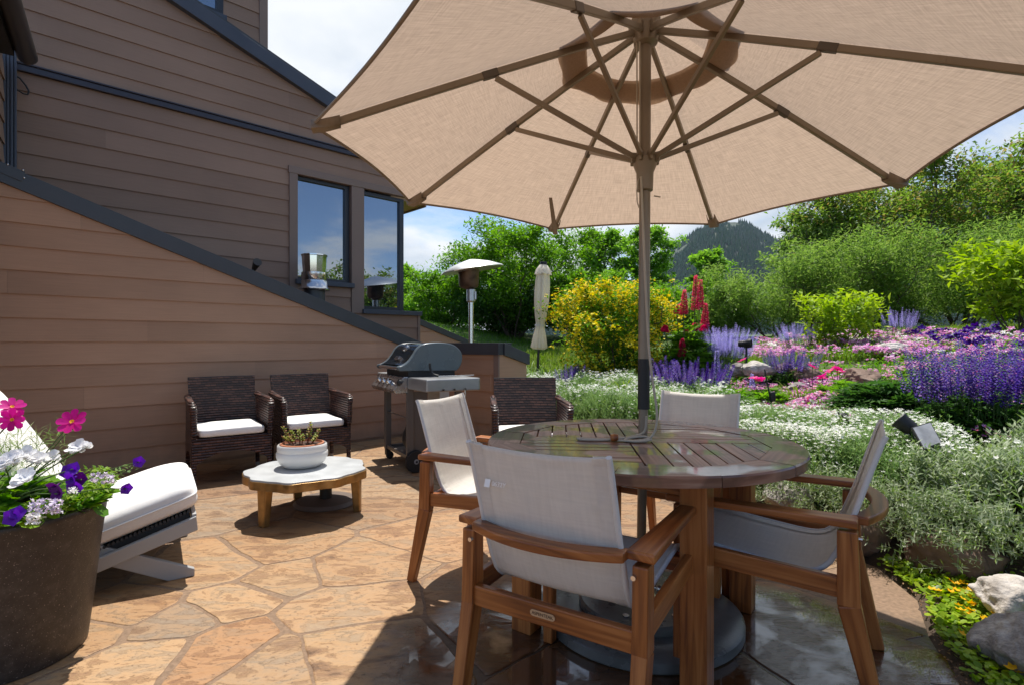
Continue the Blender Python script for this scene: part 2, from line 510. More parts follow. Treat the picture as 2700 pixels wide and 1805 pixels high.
w = bpy.data.worlds.new('World'); scene.world = w; w.use_nodes = True
nt = w.node_tree; N = nt.nodes; L = nt.links
bg = N['Background']; bg.inputs['Strength'].default_value = .13
sky = N.new('ShaderNodeTexSky'); sky.sky_type = 'NISHITA'; sky.sun_disc = False
sky.sun_elevation = math.asin(SUN.z); sky.sun_rotation = math.atan2(SUN.x, SUN.y)
sky.air_density = 1.0; sky.dust_density = .6; sky.ozone_density = 1.4; sky.altitude = 2400
tc = N.new('ShaderNodeTexCoord'); sep = N.new('ShaderNodeSeparateXYZ'); L.new(tc.outputs['Generated'], sep.inputs[0])


def mnode(op, a=None, b=None, c=None):
    n = N.new('ShaderNodeMath'); n.operation = op
    for i, v in enumerate((a, b, c)):
        if v is None: continue
        if isinstance(v, (int, float)): n.inputs[i].default_value = v
        else: L.new(v, n.inputs[i])
    return n.outputs[0]


zz = mnode('ADD', mnode('MAXIMUM', sep.outputs['Z'], 0.0), .22)
cb = N.new('ShaderNodeCombineXYZ')
L.new(mnode('DIVIDE', sep.outputs['X'], zz), cb.inputs['X']); L.new(mnode('DIVIDE', sep.outputs['Y'], zz), cb.inputs['Y'])
cb.inputs['Z'].default_value = 3.1
n1 = N.new('ShaderNodeTexNoise'); n1.inputs['Scale'].default_value = 1.15; n1.inputs['Detail'].default_value = 9; n1.inputs['Roughness'].default_value = .56; n1.inputs['Distortion'].default_value = .35
L.new(cb.outputs[0], n1.inputs['Vector'])
# the cloud bank stands ahead and to the left, the sky opens to the right and behind
side = mnode('MULTIPLY_ADD', sep.outputs['Y'], .13, mnode('MULTIPLY', sep.outputs['X'], .01))
cov = mnode('ADD', n1.outputs['Fac'], side)
mr = N.new('ShaderNodeMapRange'); mr.interpolation_type = 'SMOOTHSTEP'
mr.inputs['From Min'].default_value = .47; mr.inputs['From Max'].default_value = .63
L.new(cov, mr.inputs['Value'])
n3 = N.new('ShaderNodeTexNoise'); n3.inputs['Scale'].default_value = 1.7; n3.inputs['Detail'].default_value = 6
L.new(cb.outputs[0], n3.inputs['Vector'])
cr = ramp(N, [(.38, (3.3, 3.8, 4.4)), (.58, (5.35, 5.5, 5.65))]); L.new(n3.outputs['Fac'], cr.inputs['Fac'])
mx = N.new('ShaderNodeMixRGB'); L.new(mr.outputs['Result'], mx.inputs['Fac']); L.new(sky.outputs['Color'], mx.inputs[1]); L.new(cr.outputs['Color'], mx.inputs[2])
L.new(mx.outputs['Color'], bg.inputs['Color'])

scene.view_settings.view_transform = 'Standard'; scene.view_settings.look = 'None'
scene.view_settings.exposure = .5; scene.view_settings.gamma = 1
scene.render.engine = 'CYCLES'
cy = scene.cycles
cy.use_denoising = True; cy.max_bounces = 8; cy.diffuse_bounces = 4; cy.glossy_bounces = 3; cy.transmission_bounces = 4
cy.transparent_max_bounces = 6; cy.volume_bounces = 0; cy.sample_clamp_indirect = 6
cy.caustics_reflective = False; cy.caustics_refractive = False

# ================================================================== terrain
EDGE = [(1.3, -4), (1.33, .6), (1.38, 1.3), (1.47, 1.75), (1.62, 2.1), (1.80, 2.4), (1.86, 2.75), (1.62, 3.4), (1.15, 4.25), (.7, 5.0), (.27, 5.8), (-.137, 6.11)]
PATIO = EDGE + [(-.137, 8.4), (-7, 8.4), (-7, -4)]
RAISED = [(4.5, .2), (3.2, 1.75), (2.7, 2.1), (2.25, 2.42), (1.98, 2.78), (1.66, 3.45), (1.2, 4.3), (.74, 5.05), (.30, 5.86), (-.137, 6.16), (-.137, 8.6), (-2.5, 9.0)]


def in_poly(X, Y, P):
    X = np.asarray(X, float); Y = np.asarray(Y, float)
    ins = np.zeros(X.shape, bool)
    n = len(P)
    for i in range(n):
        x0, y0 = P[i]; x1, y1 = P[(i + 1) % n]
        c = ((y0 > Y) != (y1 > Y))
        xi = (x1 - x0) * (Y - y0) / ((y1 - y0) if y1 != y0 else 1e-9) + x0
        ins ^= c & (X < xi)
    return ins


def line_dist(X, Y, P):
    d = np.full(np.shape(X), 1e9)
    for (x0, y0), (x1, y1) in zip(P[:-1], P[1:]):
        dx, dy = x1 - x0, y1 - y0
        t = np.clip(((X - x0) * dx + (Y - y0) * dy) / (dx * dx + dy * dy), 0, 1)
        d = np.minimum(d, np.hypot(X - x0 - t * dx, Y - y0 - t * dy))
    return d


BED = RAISED + [(-60, 9.0), (-60, 160), (160, 160), (160, .2)]


def ground_h(X, Y):
    X = np.asarray(X, float); Y = np.asarray(Y, float)
    inp = in_poly(X, Y, PATIO)
    inb = in_poly(X, Y, BED)
    d = line_dist(X, Y, RAISED)
    h = .30 * np.clip((d + .02) / .18, 0, 1) + .125 * np.clip(d, 0, 8.0) + .015 * np.clip(d - 8, 0, 25)
    h = h + .85 * np.exp(-(((X + 3.2) / 3.2) ** 2 + ((Y - 13.) / 4.) ** 2))
    dr = line_dist(X, Y, EDGE)
    low = .01 + .05 * np.clip(dr / .4, 0, 1)
    return np.where(inb, np.maximum(h, .05), np.where(inp, -.08, low))


def G(px, py, lift=0.0):
    """the point of the ground that lies under a pixel of the photograph"""
    Ys = np.concatenate([np.arange(1.2, 14, .01), np.arange(14, 60, .05)])
    X = (px - CX) / FOC * Ys; Z = EYE - (py - CY) / FOC * Ys
    below = Z <= ground_h(X, Ys) + lift
    i = int(np.argmax(below)) if below.any() else len(Ys) - 1
    return np.array([X[i], Ys[i], float(ground_h(X[i], Ys[i]))])


def axis(lo, hi, fine_lo, fine_hi, step, big):
    a = list(np.arange(fine_lo, fine_hi, step))
    x = fine_lo; s = step
    while x > lo: s = min(s * 1.25, big); x -= s; a.insert(0, x)
    x = a[-1]; s = step
    while x < hi: s = min(s * 1.25, big); x += s; a.append(x)
    return np.array(a)


gx = axis(-420, 900, -4, 9, .12, 60); gy = axis(-300, 1500, -2, 13, .12, 60)
GX, GY = np.meshgrid(gx, gy)
GZ = ground_h(GX, GY)
far = np.hypot(GX, GY)
GZ = GZ + np.where(far > 2, .03 * np.sin(GX * 1.3 + .7) * np.cos(GY * 1.1), 0) * in_poly(GX, GY, BED)
nx, ny = len(gx), len(gy)
tv = np.stack([GX.ravel(), GY.ravel(), GZ.ravel()], 1)
ii, jj = np.meshgrid(np.arange(nx - 1), np.arange(ny - 1))
a = (jj * nx + ii).ravel()
tf = np.stack([a, a + 1, a + nx + 1, a + nx], 1)


def ground_mat():
    m, nt, N, L, b = new_mat('garden_soil_and_grass')
    tc = N.new('ShaderNodeTexCoord')
    n = N.new('ShaderNodeTexNoise'); n.inputs['Scale'].default_value = 2.2; n.inputs['Detail'].default_value = 10
    L.new(tc.outputs['Object'], n.inputs['Vector'])
    soil = ramp(N, [(.35, (.022, .014, .009)), (.65, (.075, .048, .03))]); L.new(n.outputs['Fac'], soil.inputs['Fac'])
    n2 = N.new('ShaderNodeTexNoise'); n2.inputs['Scale'].default_value = 14.; n2.inputs['Detail'].default_value = 6
    L.new(tc.outputs['Object'], n2.inputs['Vector'])
    gr = ramp(N, [(.35, (.035, .075, .012)), (.65, (.09, .16, .022))]); L.new(n2.outputs['Fac'], gr.inputs['Fac'])
    sp = N.new('ShaderNodeSeparateXYZ'); L.new(tc.outputs['Object'], sp.inputs[0])
    mr = N.new('ShaderNodeMapRange'); mr.inputs['From Min'].default_value = .85; mr.inputs['From Max'].default_value = 1.15
    ad = N.new('ShaderNodeMath'); ad.operation = 'MULTIPLY_ADD'; ad.inputs[1].default_value = .25; L.new(n.outputs['Fac'], ad.inputs[0]); L.new(sp.outputs['Z'], ad.inputs[2])
    L.new(ad.outputs[0], mr.inputs['Value'])
    mx = N.new('ShaderNodeMixRGB'); L.new(mr.outputs['Result'], mx.inputs['Fac']); L.new(soil.outputs['Color'], mx.inputs[1]); L.new(gr.outputs['Color'], mx.inputs[2])
    L.new(mx.outputs['Color'], b.inputs['Base Color']); b.inputs['Roughness'].default_value = .9
    bp = N.new('ShaderNodeBump'); bp.inputs['Strength'].default_value = .8; bp.inputs['Distance'].default_value = .03
    L.new(n2.outputs['Fac'], bp.inputs['Height']); L.new(bp.outputs['Normal'], b.inputs['Normal'])
    return m


tag(np_obj('ground', tv, tf, ground_mat(), smooth=True), kind='structure')

# ================================================================== flagstone patio
rs = np.random.RandomState(11)
px_seeds = [(567, 1498), (750, 1515), (916, 1485), (887, 1613), (597, 1711), (725, 1741), (341, 1613), (448, 1639), (341, 1741), (746, 1447),
            (222, 1677), (597, 1583), (560, 1345), (1130, 1400), (1010, 1340), (880, 1700), (1060, 1290)]
seeds = [((px - CX) / FOC * 1624.5 / (py - CY), 1624.5 / (py - CY)) for px, py in px_seeds]
tries = 0
while tries < 9000:
    tries += 1
    p = (rs.uniform(-5.5, 2.3), rs.uniform(-1.5, 8.4))
    md = rs.choice([.58, .72, .86])
    if all(math.hypot((p[0] - q[0]) * .82, (p[1] - q[1]) * 1.1) > md for q in seeds): seeds.append(p)


def clip_half(poly, nx, ny, c):
    out = []
    for i in range(len(poly)):
        p, q = poly[i], poly[(i + 1) % len(poly)]
        dp, dq = nx * p[0] + ny * p[1] - c, nx * q[0] + ny * q[1] - c
        if dp <= 0: out.append(p)
        if dp * dq < 0:
            t = dp / (dp - dq); out.append((p[0] + (q[0] - p[0]) * t, p[1] + (q[1] - p[1]) * t))
    return out


def clip_convex(poly, conv):
    """conv counter-clockwise convex"""
    for i in range(len(conv)):
        (x0, y0), (x1, y1) = conv[i], conv[(i + 1) % len(conv)]
        nx, ny = (y1 - y0), -(x1 - x0)
        poly = clip_half(poly, nx, ny, nx * x0 + ny * y0)
        if len(poly) < 3: return []
    return poly


from mathutils import noise as mnoise
mb = MB(); tints = []
PAT = Vector((0, 0, 0))
for i, s0 in enumerate(seeds):
    poly = [(s0[0] - 1.6, s0[1] - 1.6), (s0[0] + 1.6, s0[1] - 1.6), (s0[0] + 1.6, s0[1] + 1.6), (s0[0] - 1.6, s0[1] + 1.6)]
    w0 = .05 * (rs.rand() - .5)
    for j, q in enumerate(seeds):
        if i == j or abs(q[0] - s0[0]) > 2.4 or abs(q[1] - s0[1]) > 2.4: continue
        nx, ny = q[0] - s0[0], q[1] - s0[1]
        l = math.hypot(nx, ny)
        gap = .006 + .009 * ((i * 7 + j * 7) % 5) / 4
        c = (nx * (q[0] + s0[0]) + ny * (q[1] + s0[1])) / 2 - gap * l
        poly = clip_half(poly, nx, ny, c)
        if len(poly) < 3: break
    if len(poly) < 3: continue
    # round the corners, then make the edges wander like broken stone
    pts = []
    n = len(poly)
    for k in range(n):
        p0, p1, p2 = Vector(poly[k - 1]), Vector(poly[k]), Vector(poly[(k + 1) % n])
        a0 = p1.lerp(p0, min(.45, .022 / max((p1 - p0).length, .01))); a1 = p1.lerp(p2, min(.45, .022 / max((p1 - p2).length, .01)))
        for t in (0, .25, .5, .75, 1):
            pts.append(a0.lerp(p1, t).lerp(p1.lerp(a1, t), t))
    fine = []
    for k in range(len(pts)):
        p, q = pts[k], pts[(k + 1) % len(pts)]
        m_ = max(1, int((q - p).length / .045))
        for t in range(m_): fine.append(p.lerp(q, t / m_))
    fin2 = []
    for p in fine:
        v3 = Vector((p.x * 4.2, p.y * 4.2, 0))
        ox = mnoise.noise(v3) * .022 + mnoise.noise(v3 * 4.1 + Vector((3, 1, 9))) * .008
        oy = mnoise.noise(v3 + Vector((9, 4, 2))) * .022 + mnoise.noise(v3 * 4.1 + Vector((7, 2, 5))) * .008
        fin2.append((p.x + ox, p.y + oy))
    cxm = sum(p[0] for p in fin2) / len(fin2); cym = sum(p[1] for p in fin2) / len(fin2)
    if not in_poly(np.array([cxm]), np.array([cym]), PATIO)[0]: continue
    if max(p[0] for p in fin2) > 1.2:       # keep the stones inside the edge of the bed
        fin2 = [tuple(p) for p in fin2]
        arr = np.array(fin2); ok = in_poly(arr[:, 0], arr[:, 1], PATIO)
        fin2 = [p if o else (p[0] + (cxm - p[0]) * .35, p[1] + (cym - p[1]) * .35) for p, o in zip(fin2, ok)]
    zt = .0 + .0012 * rs.rand()
    inner = [(p[0] + (cxm - p[0]) * .018, p[1] + (cym - p[1]) * .018) for p in fin2]
    nn = len(fin2)
    vs = [(p[0], p[1], zt - .004) for p in fin2] + [(p[0], p[1], zt - .0015) for p in fin2] + [(p[0], p[1], zt) for p in inner]
    fs = []
    for k in range(nn):
        l = (k + 1) % nn
        fs += [(k, l, nn + l, nn + k), (nn + k, nn + l, 2 * nn + l, 2 * nn + k)]
    fs.append(tuple(range(2 * nn, 3 * nn)))
    mb.add(vs, fs, 0)
    t = (rs.rand(), rs.rand(), rs.rand())
    tints += [t] * len(vs)
# mortar bed below the stones
nstone = len(mb.v)
mb.add([(p[0], p[1], -.0022) for p in PATIO], [tuple(range(len(PATIO)))], 1)
tints += [(.5, .5, .5)] * len(PATIO)
b0 = len(mb.v)
mb.add([(p[0], p[1], -.0022) for p in EDGE] + [(p[0] + .01, p[1], -.12) for p in EDGE], [(k, k + len(EDGE), k + 1 + len(EDGE), k + 1) for k in range(len(EDGE) - 1)], 1)
tints += [(.5, .5, .5)] * (2 * len(EDGE))


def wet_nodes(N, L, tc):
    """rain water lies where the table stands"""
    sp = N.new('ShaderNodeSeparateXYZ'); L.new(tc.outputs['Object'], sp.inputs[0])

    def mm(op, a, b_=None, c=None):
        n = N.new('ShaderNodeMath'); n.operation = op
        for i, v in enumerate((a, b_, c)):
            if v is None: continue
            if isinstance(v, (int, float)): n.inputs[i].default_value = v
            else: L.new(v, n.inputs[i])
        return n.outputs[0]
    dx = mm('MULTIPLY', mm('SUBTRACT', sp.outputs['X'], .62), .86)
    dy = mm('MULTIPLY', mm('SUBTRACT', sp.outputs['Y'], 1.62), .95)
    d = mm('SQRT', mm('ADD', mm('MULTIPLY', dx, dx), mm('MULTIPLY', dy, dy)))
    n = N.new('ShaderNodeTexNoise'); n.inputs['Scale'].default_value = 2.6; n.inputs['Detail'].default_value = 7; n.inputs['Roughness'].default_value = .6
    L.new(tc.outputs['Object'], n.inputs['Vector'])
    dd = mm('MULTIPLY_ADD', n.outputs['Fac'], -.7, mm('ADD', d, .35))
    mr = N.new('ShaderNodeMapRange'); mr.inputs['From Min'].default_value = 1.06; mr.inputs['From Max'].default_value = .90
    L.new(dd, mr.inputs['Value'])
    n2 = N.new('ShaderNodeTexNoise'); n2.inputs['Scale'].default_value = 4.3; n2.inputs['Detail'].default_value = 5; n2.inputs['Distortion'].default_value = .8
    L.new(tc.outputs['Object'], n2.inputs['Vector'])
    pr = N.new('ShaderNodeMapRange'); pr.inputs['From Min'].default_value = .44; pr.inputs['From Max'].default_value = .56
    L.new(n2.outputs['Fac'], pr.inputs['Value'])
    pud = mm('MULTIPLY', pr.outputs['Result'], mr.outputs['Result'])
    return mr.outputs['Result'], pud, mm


def patio_mat():
    m, nt, N, L, b = new_mat('buff_flagstone')
    tc = N.new('ShaderNodeTexCoord')
    at = N.new('ShaderNodeVertexColor'); at.layer_name = 'stone'
    sp = N.new('ShaderNodeSeparateColor'); L.new(at.outputs['Color'], sp.inputs[0])
    wet, pud, mm = wet_nodes(N, L, tc)
    # each stone has its own ground of noise
    of = N.new('ShaderNodeVectorMath'); of.operation = 'MULTIPLY_ADD'; of.inputs[1].default_value = (30, 30, 30)
    L.new(at.outputs['Color'], of.inputs[0]); L.new(tc.outputs['Object'], of.inputs[2])
    mp = N.new('ShaderNodeMapping'); mp.inputs['Rotation'].default_value = (0, 0, R(-28)); mp.inputs['Scale'].default_value = (2.6, 6.0, 2)
    L.new(of.outputs[0], mp.inputs['Vector'])
    n = N.new('ShaderNodeTexNoise'); n.inputs['Scale'].default_value = 1.5; n.inputs['Detail'].default_value = 9; n.inputs['Roughness'].default_value = .70; n.inputs['Distortion'].default_value = .5
    L.new(mp.outputs['Vector'], n.inputs['Vector'])
    ra = ramp(N, [(.27, (.085, .045, .024)), (.39, (.205, .118, .062)), (.49, (.355, .23, .13)), (.60, (.265, .195, .135)), (.74, (.44, .335, .22))])
    L.new(n.outputs['Fac'], ra.inputs['Fac'])
    # tint of the stone: pinkish brown, ochre, buff, grey
    rt = ramp(N, [(0, (.60, .48, .40)), (.2, (1.0, .86, .66)), (.4, (1.22, 1.14, .98)), (.6, (.84, .82, .80)), (.8, (1.15, 1.06, .86)), (1, (.98, .72, .50))])
    L.new(sp.outputs[0], rt.inputs['Fac'])
    mu = N.new('ShaderNodeMixRGB'); mu.blend_type = 'MULTIPLY'; mu.inputs['Fac'].default_value = .9
    L.new(ra.outputs['Color'], mu.inputs[1]); L.new(rt.outputs['Color'], mu.inputs[2])
    # rusty iron stains
    n4 = N.new('ShaderNodeTexNoise'); n4.inputs['Scale'].default_value = 2.1; n4.inputs['Detail'].default_value = 6
    L.new(of.outputs[0], n4.inputs['Vector'])
    rm = N.new('ShaderNodeMapRange'); rm.inputs['From Min'].default_value = .57; rm.inputs['From Max'].default_value = .70; rm.inputs['To Max'].default_value = .55
    L.new(n4.outputs['Fac'], rm.inputs['Value'])
    ms = N.new('ShaderNodeMixRGB'); L.new(rm.outputs['Result'], ms.inputs['Fac']); L.new(mu.outputs['Color'], ms.inputs[1]); ms.inputs[2].default_value = (.40, .20, .075, 1)
    # small dark pits
    n5 = N.new('ShaderNodeTexNoise'); n5.inputs['Scale'].default_value = 48.; n5.inputs['Detail'].default_value = 3
    L.new(tc.outputs['Object'], n5.inputs['Vector'])
    pm = N.new('ShaderNodeMapRange'); pm.inputs['From Min'].default_value = .63; pm.inputs['From Max'].default_value = .72; pm.inputs['To Max'].default_value = .7
    L.new(n5.outputs['Fac'], pm.inputs['Value'])
    mpit = N.new('ShaderNodeMixRGB'); L.new(pm.outputs['Result'], mpit.inputs['Fac']); L.new(ms.outputs['Color'], mpit.inputs[1]); mpit.inputs[2].default_value = (.10, .05, .025, 1)
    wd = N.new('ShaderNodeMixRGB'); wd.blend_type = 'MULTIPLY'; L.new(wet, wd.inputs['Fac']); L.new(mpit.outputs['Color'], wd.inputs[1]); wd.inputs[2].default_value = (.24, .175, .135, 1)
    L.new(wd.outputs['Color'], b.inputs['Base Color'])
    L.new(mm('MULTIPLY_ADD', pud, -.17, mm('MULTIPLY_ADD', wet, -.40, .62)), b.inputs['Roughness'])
    b.inputs['Specular IOR Level'].default_value = .5
    L.new(mm('MULTIPLY', pud, 1.), b.inputs['Coat Weight']); b.inputs['Coat Roughness'].default_value = .015; b.inputs['Coat IOR'].default_value = 1.55
    n6 = N.new('ShaderNodeTexNoise'); n6.inputs['Scale'].default_value = 9.; n6.inputs['Detail'].default_value = 9; n6.inputs['Roughness'].default_value = .6
    mp6 = N.new('ShaderNodeMapping'); mp6.inputs['Rotation'].default_value = (0, 0, R(-28)); mp6.inputs['Scale'].default_value = (.6, 1.5, 1); L.new(of.outputs[0], mp6.inputs['Vector'])
    L.new(mp6.outputs['Vector'], n6.inputs['Vector'])
    bp = N.new('ShaderNodeBump'); bp.inputs['Distance'].default_value = .016
    L.new(mm('MAXIMUM', mm('MULTIPLY_ADD', wet, -.42, mm('MULTIPLY_ADD', pud, -.25, .85)), .04), bp.inputs['Strength'])
    # cleft layers: the height steps where a flake has come off
    st = mm('MULTIPLY', mm('FLOOR', mm('MULTIPLY', n.outputs['Fac'], 9.)), .16)
    L.new(mm('ADD', mm('MULTIPLY', n6.outputs['Fac'], .8), st), bp.inputs['Height']); L.new(bp.outputs['Normal'], b.inputs['Normal'])
    return m


def mortar_mat():
    m, nt, N, L, b = new_mat('mortar')
    tc = N.new('ShaderNodeTexCoord')
    wet, pud, mm = wet_nodes(N, L, tc)
    n = N.new('ShaderNodeTexNoise'); n.inputs['Scale'].default_value = 60.; n.inputs['Detail'].default_value = 6
    L.new(tc.outputs['Object'], n.inputs['Vector'])
    r = ramp(N, [(.3, (.165, .105, .064)), (.7, (.26, .168, .105))]); L.new(n.outputs['Fac'], r.inputs['Fac'])
    wd = N.new('ShaderNodeMixRGB'); wd.blend_type = 'MULTIPLY'; L.new(wet, wd.inputs['Fac']); L.new(r.outputs['Color'], wd.inputs[1]); wd.inputs[2].default_value = (.22, .2, .2, 1)
    L.new(wd.outputs['Color'], b.inputs['Base Color'])
    L.new(mm('MULTIPLY_ADD', wet, -.5, .85), b.inputs['Roughness'])
    bp = N.new('ShaderNodeBump'); bp.inputs['Strength'].default_value = .4; bp.inputs['Distance'].default_value = .006
    L.new(n.outputs['Fac'], bp.inputs['Height']); L.new(bp.outputs['Normal'], b.inputs['Normal'])
    return m


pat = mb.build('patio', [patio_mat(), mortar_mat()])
ca = pat.data.color_attributes.new('stone', 'FLOAT_COLOR', 'POINT')
ca.data.foreach_set('color', np.concatenate([np.array(tints), np.ones((len(tints), 1))], 1).astype(np.float32).ravel())
tag(pat, kind='structure')

# ================================================================== house and walls
M_SIDE = siding_mat('brown_lap_siding', (.30, .190, .136))
M_SIDE_LIT = siding_mat('bounce_lit_lap_siding', (.44, .262, .165))  # same siding; warm bounce from the sunlit patio is put into this lighter colour
M_TRIM = simple('brown_trim_paint', (.24, .165, .13), rough=.55, bump=.15, bscale=120)
M_CAP = simple('charcoal_metal_cap', (.052, .054, .060), rough=.38, metal=.0, spec=.5, var=.12, vscale=5)
M_DARKMETAL = simple('dark_bronze_metal', (.030, .032, .040), rough=.35, spec=.5)
M_BLUEMETAL = simple('slate_blue_metal', (.055, .062, .085), rough=.4, spec=.5, var=.1)
M_BLACK = simple('black_rubber', (.012, .012, .013), rough=.55)
M_STEEL = simple('stainless_steel', (.62, .62, .63), rough=.22, metal=1.)


def pane_mat():
    m, nt, N, L, b = new_mat('window_glass')
    b.inputs['Base Color'].default_value = (.012, .016, .02, 1); b.inputs['Roughness'].default_value = .02
    g = N.new('ShaderNodeBsdfGlossy'); g.inputs['Roughness'].default_value = .005; g.inputs['Color'].default_value = (.66, .74, .84, 1)
    lw = N.new('ShaderNodeLayerWeight'); lw.inputs['Blend'].default_value = .35
    mr = N.new('ShaderNodeMapRange'); mr.inputs['To Min'].default_value = .38; mr.inputs['To Max'].default_value = .9
    L.new(lw.outputs['Facing'], mr.inputs['Value'])
    mx = N.new('ShaderNodeMixShader'); L.new(mr.outputs['Result'], mx.inputs['Fac'])
    L.new(b.outputs['BSDF'], mx.inputs[1]); L.new(g.outputs['BSDF'], mx.inputs[2]); L.new(mx.outputs['Shader'], N['Material Output'].inputs['Surface'])
    return m


M_PANE = pane_mat()
BOARD = .187


class Plane:
    """a wall plane: points (s, z) along direction d from o, pushed out by t along the normal n"""
    def __init__(s, o, az):
        s.o = Vector((o[0], o[1], 0)); s.d = Vector((math.sin(az), math.cos(az), 0)); s.n = Vector((math.cos(az), -math.sin(az), 0))

    def P(s, a, z, t=0.0): return s.o + s.d * a + s.n * t + Vector((0, 0, z))

    def S(s, px):
        r = (px - CX) / FOC
        return (r * s.o.y - s.o.x) / (s.d.x - r * s.d.y)

    def Z(s, px, py):
        a = s.S(px); return EYE - (py - CY) / FOC * (s.o.y + s.d.y * a)


def siding(mb, pl, polys, z0=0., mi=0, zmax=9.):
    for poly in polys:
        lo = min(p[1] for p in poly); hi = max(p[1] for p in poly)
        k = int(math.floor((lo - z0) / BOARD))
        while z0 + k * BOARD < hi:
            a, b_ = z0 + k * BOARD, z0 + (k + 1) * BOARD
            q = clip_half(clip_half(list(poly), 0, 1, b_), 0, -1, -a)
            k += 1
            if len(q) < 3: continue
            # boards are 3.66 m long and butt end to end
            lo_s, hi_s = min(p[0] for p in q), max(p[0] for p in q)
            j0 = -8.0 + ((k * 1.37) % 3.66)
            while j0 < hi_s:
                q2 = clip_half(clip_half(list(q), -1, 0, -(j0 + .0006)), 1, 0, j0 + 3.66 - .0006)
                if len(q2) >= 3:
                    mb.add([pl.P(s, z, .013 * (1 - (z - a) / BOARD) + .001) for s, z in q2], [tuple(range(len(q2)))], mi, [[(s + k * 3.7, z) for s, z in q2]])
                j0 += 3.66
            bot = sorted([p for p in q if abs(p[1] - a) < 1e-6])
            if len(bot) >= 2:
                p0, p1 = bot[0], bot[-1]
                mb.add([pl.P(p0[0], a, .014), pl.P(p1[0], a, .014), pl.P(p1[0], a, 0), pl.P(p0[0], a, 0)], [(0, 1, 2, 3)], mi)


def slab(mb, pl, pts, t0, t1, mi=0):
    """extrude an (s,z) polygon from t0 to t1 along the wall normal"""
    n = len(pts)
    vs = [pl.P(s, z, t1) for s, z in pts] + [pl.P(s, z, t0) for s, z in pts]
    mb.add(vs, [tuple(range(n)), tuple(range(2 * n - 1, n - 1, -1))] + [(k, k + n, (k + 1) % n + n, (k + 1) % n) for k in range(n)], mi)


AZ = R(46.5)
# ---- the near wall with the sloping cap, its return behind the grill and the low stepped end
W1 = Plane((-1.772, 6.277), AZ)
s_r = W1.S(1111); SL = .356


def z_top(s): return 1.145 + (s_r - s) * SL


wall = thing('garden_wall', 'bounce-lit brown lap siding wall with sloping dark metal cap behind the wicker chairs and grill', 'wall', W1.P(-1, 0))
mb = MB()
siding(mb, W1, [[(-5.2, 0), (s_r, 0), (s_r, z_top(s_r) - .1), (-5.2, z_top(-5.2) - .1)]], z0=.03)
PR_D = Vector((.80, -.60, 0)); PR = Plane(W1.P(s_r, 0)[:2], math.atan2(.80, -.60))
PL = 1.265
prp = Plane((W1.P(s_r, 0).x, W1.P(s_r, 0).y), math.atan2(.80, -.60))
# its outward side faces the camera and the patio (normal -d rotated)
prp.n = Vector((-.60, -.80, 0))
siding(mb, prp, [[(.0, 0), (PL - .075, 0), (PL - .075, 1.03), (.0, 1.03)]], z0=.03)
W1E = Plane(prp.P(PL, 0)[:2], AZ); W1E.n = Vector((math.cos(AZ), -math.sin(AZ), 0))
# outer end face, runs away from the camera beside the bed
slab(mb, W1E, [(.0, 0), (.43, 0), (.43, .90), (.0, 1.03)], -.14, .0)
sd = mb.build('siding', [M_SIDE_LIT], wall)
mb = MB()
slab(mb, prp, [(PL - .075, 0), (PL, 0), (PL, 1.03), (PL - .075, 1.03)], -.03, .02)
mb.build('corner_board', [M_TRIM], wall, bevel=.003)
mb = MB()
slab(mb, W1, [(-5.2, z_top(-5.2) - .145), (s_r + .0, z_top(s_r) - .145), (s_r + .0, z_top(s_r)), (-5.2, z_top(-5.2))], -.22, .03)
slab(mb, prp, [(.03, 1.008), (PL + .02, 1.008), (PL + .02, 1.143), (.03, 1.143)], -.2, .045)
slab(mb, W1E, [(.047, 1.006), (.45, .885), (.45, 1.013), (.047, 1.141)], -.16, .035)
# overlapping splice plate with its screws
slab(mb, W1, [(-5.2, z_top(-5.2) - .08), (W1.S(58), z_top(W1.S(58)) - .078), (W1.S(66), z_top(W1.S(66)) + .012), (-5.2, z_top(-5.2) + .012)], -.23, .036)
mb.build('wall_cap', [M_CAP], wall, bevel=.003)
mb = MB()
for px, py in ((20, 437), (60, 452), (63, 472)):
    s = W1.S(px); p = W1.P(s, W1.Z(px, py), .036)
    mb.superq(p, (.016, .016, .016), 1, 1, 8, 6)
mb.build('screw', [M_STEEL], wall, smooth=60)
for o in wall.children: o.matrix_parent_inverse = Matrix.Translation(wall.location).inverted()

# ---- lower wall beyond, its cap sloping away
W4 = Plane((-1.56, 8.7), R(42))
w4 = thing('garden_wall', 'short sunlit siding wall with sloping cap beyond the corner window', 'wall', W4.P(0, 0))
mb = MB(); za, zb = W4.Z(1104, 840), W4.Z(1225, 892)
sa, sb = W4.S(1090), W4.S(1225); za += (W4.S(1104) - sa) * (za - zb) / (sb - W4.S(1104)); sb2 = sb + .7; zb2 = zb - .7 * (za - zb) / (sb - sa)
siding(mb, W4, [[(sa, 0), (sb2, 0), (sb2, zb2 - .08), (sa, za - .08)]], z0=.02)
mb.build('siding', [M_SIDE_LIT], w4)
mb = MB(); slab(mb, W4, [(sa, za - .10), (sb2, zb2 - .10), (sb2, zb2), (sa, za)], -.2, .03)
mb.build('wall_cap', [M_CAP], w4, bevel=.003)
for o in w4.children: o.matrix_parent_inverse = Matrix.Translation(w4.location).inverted()

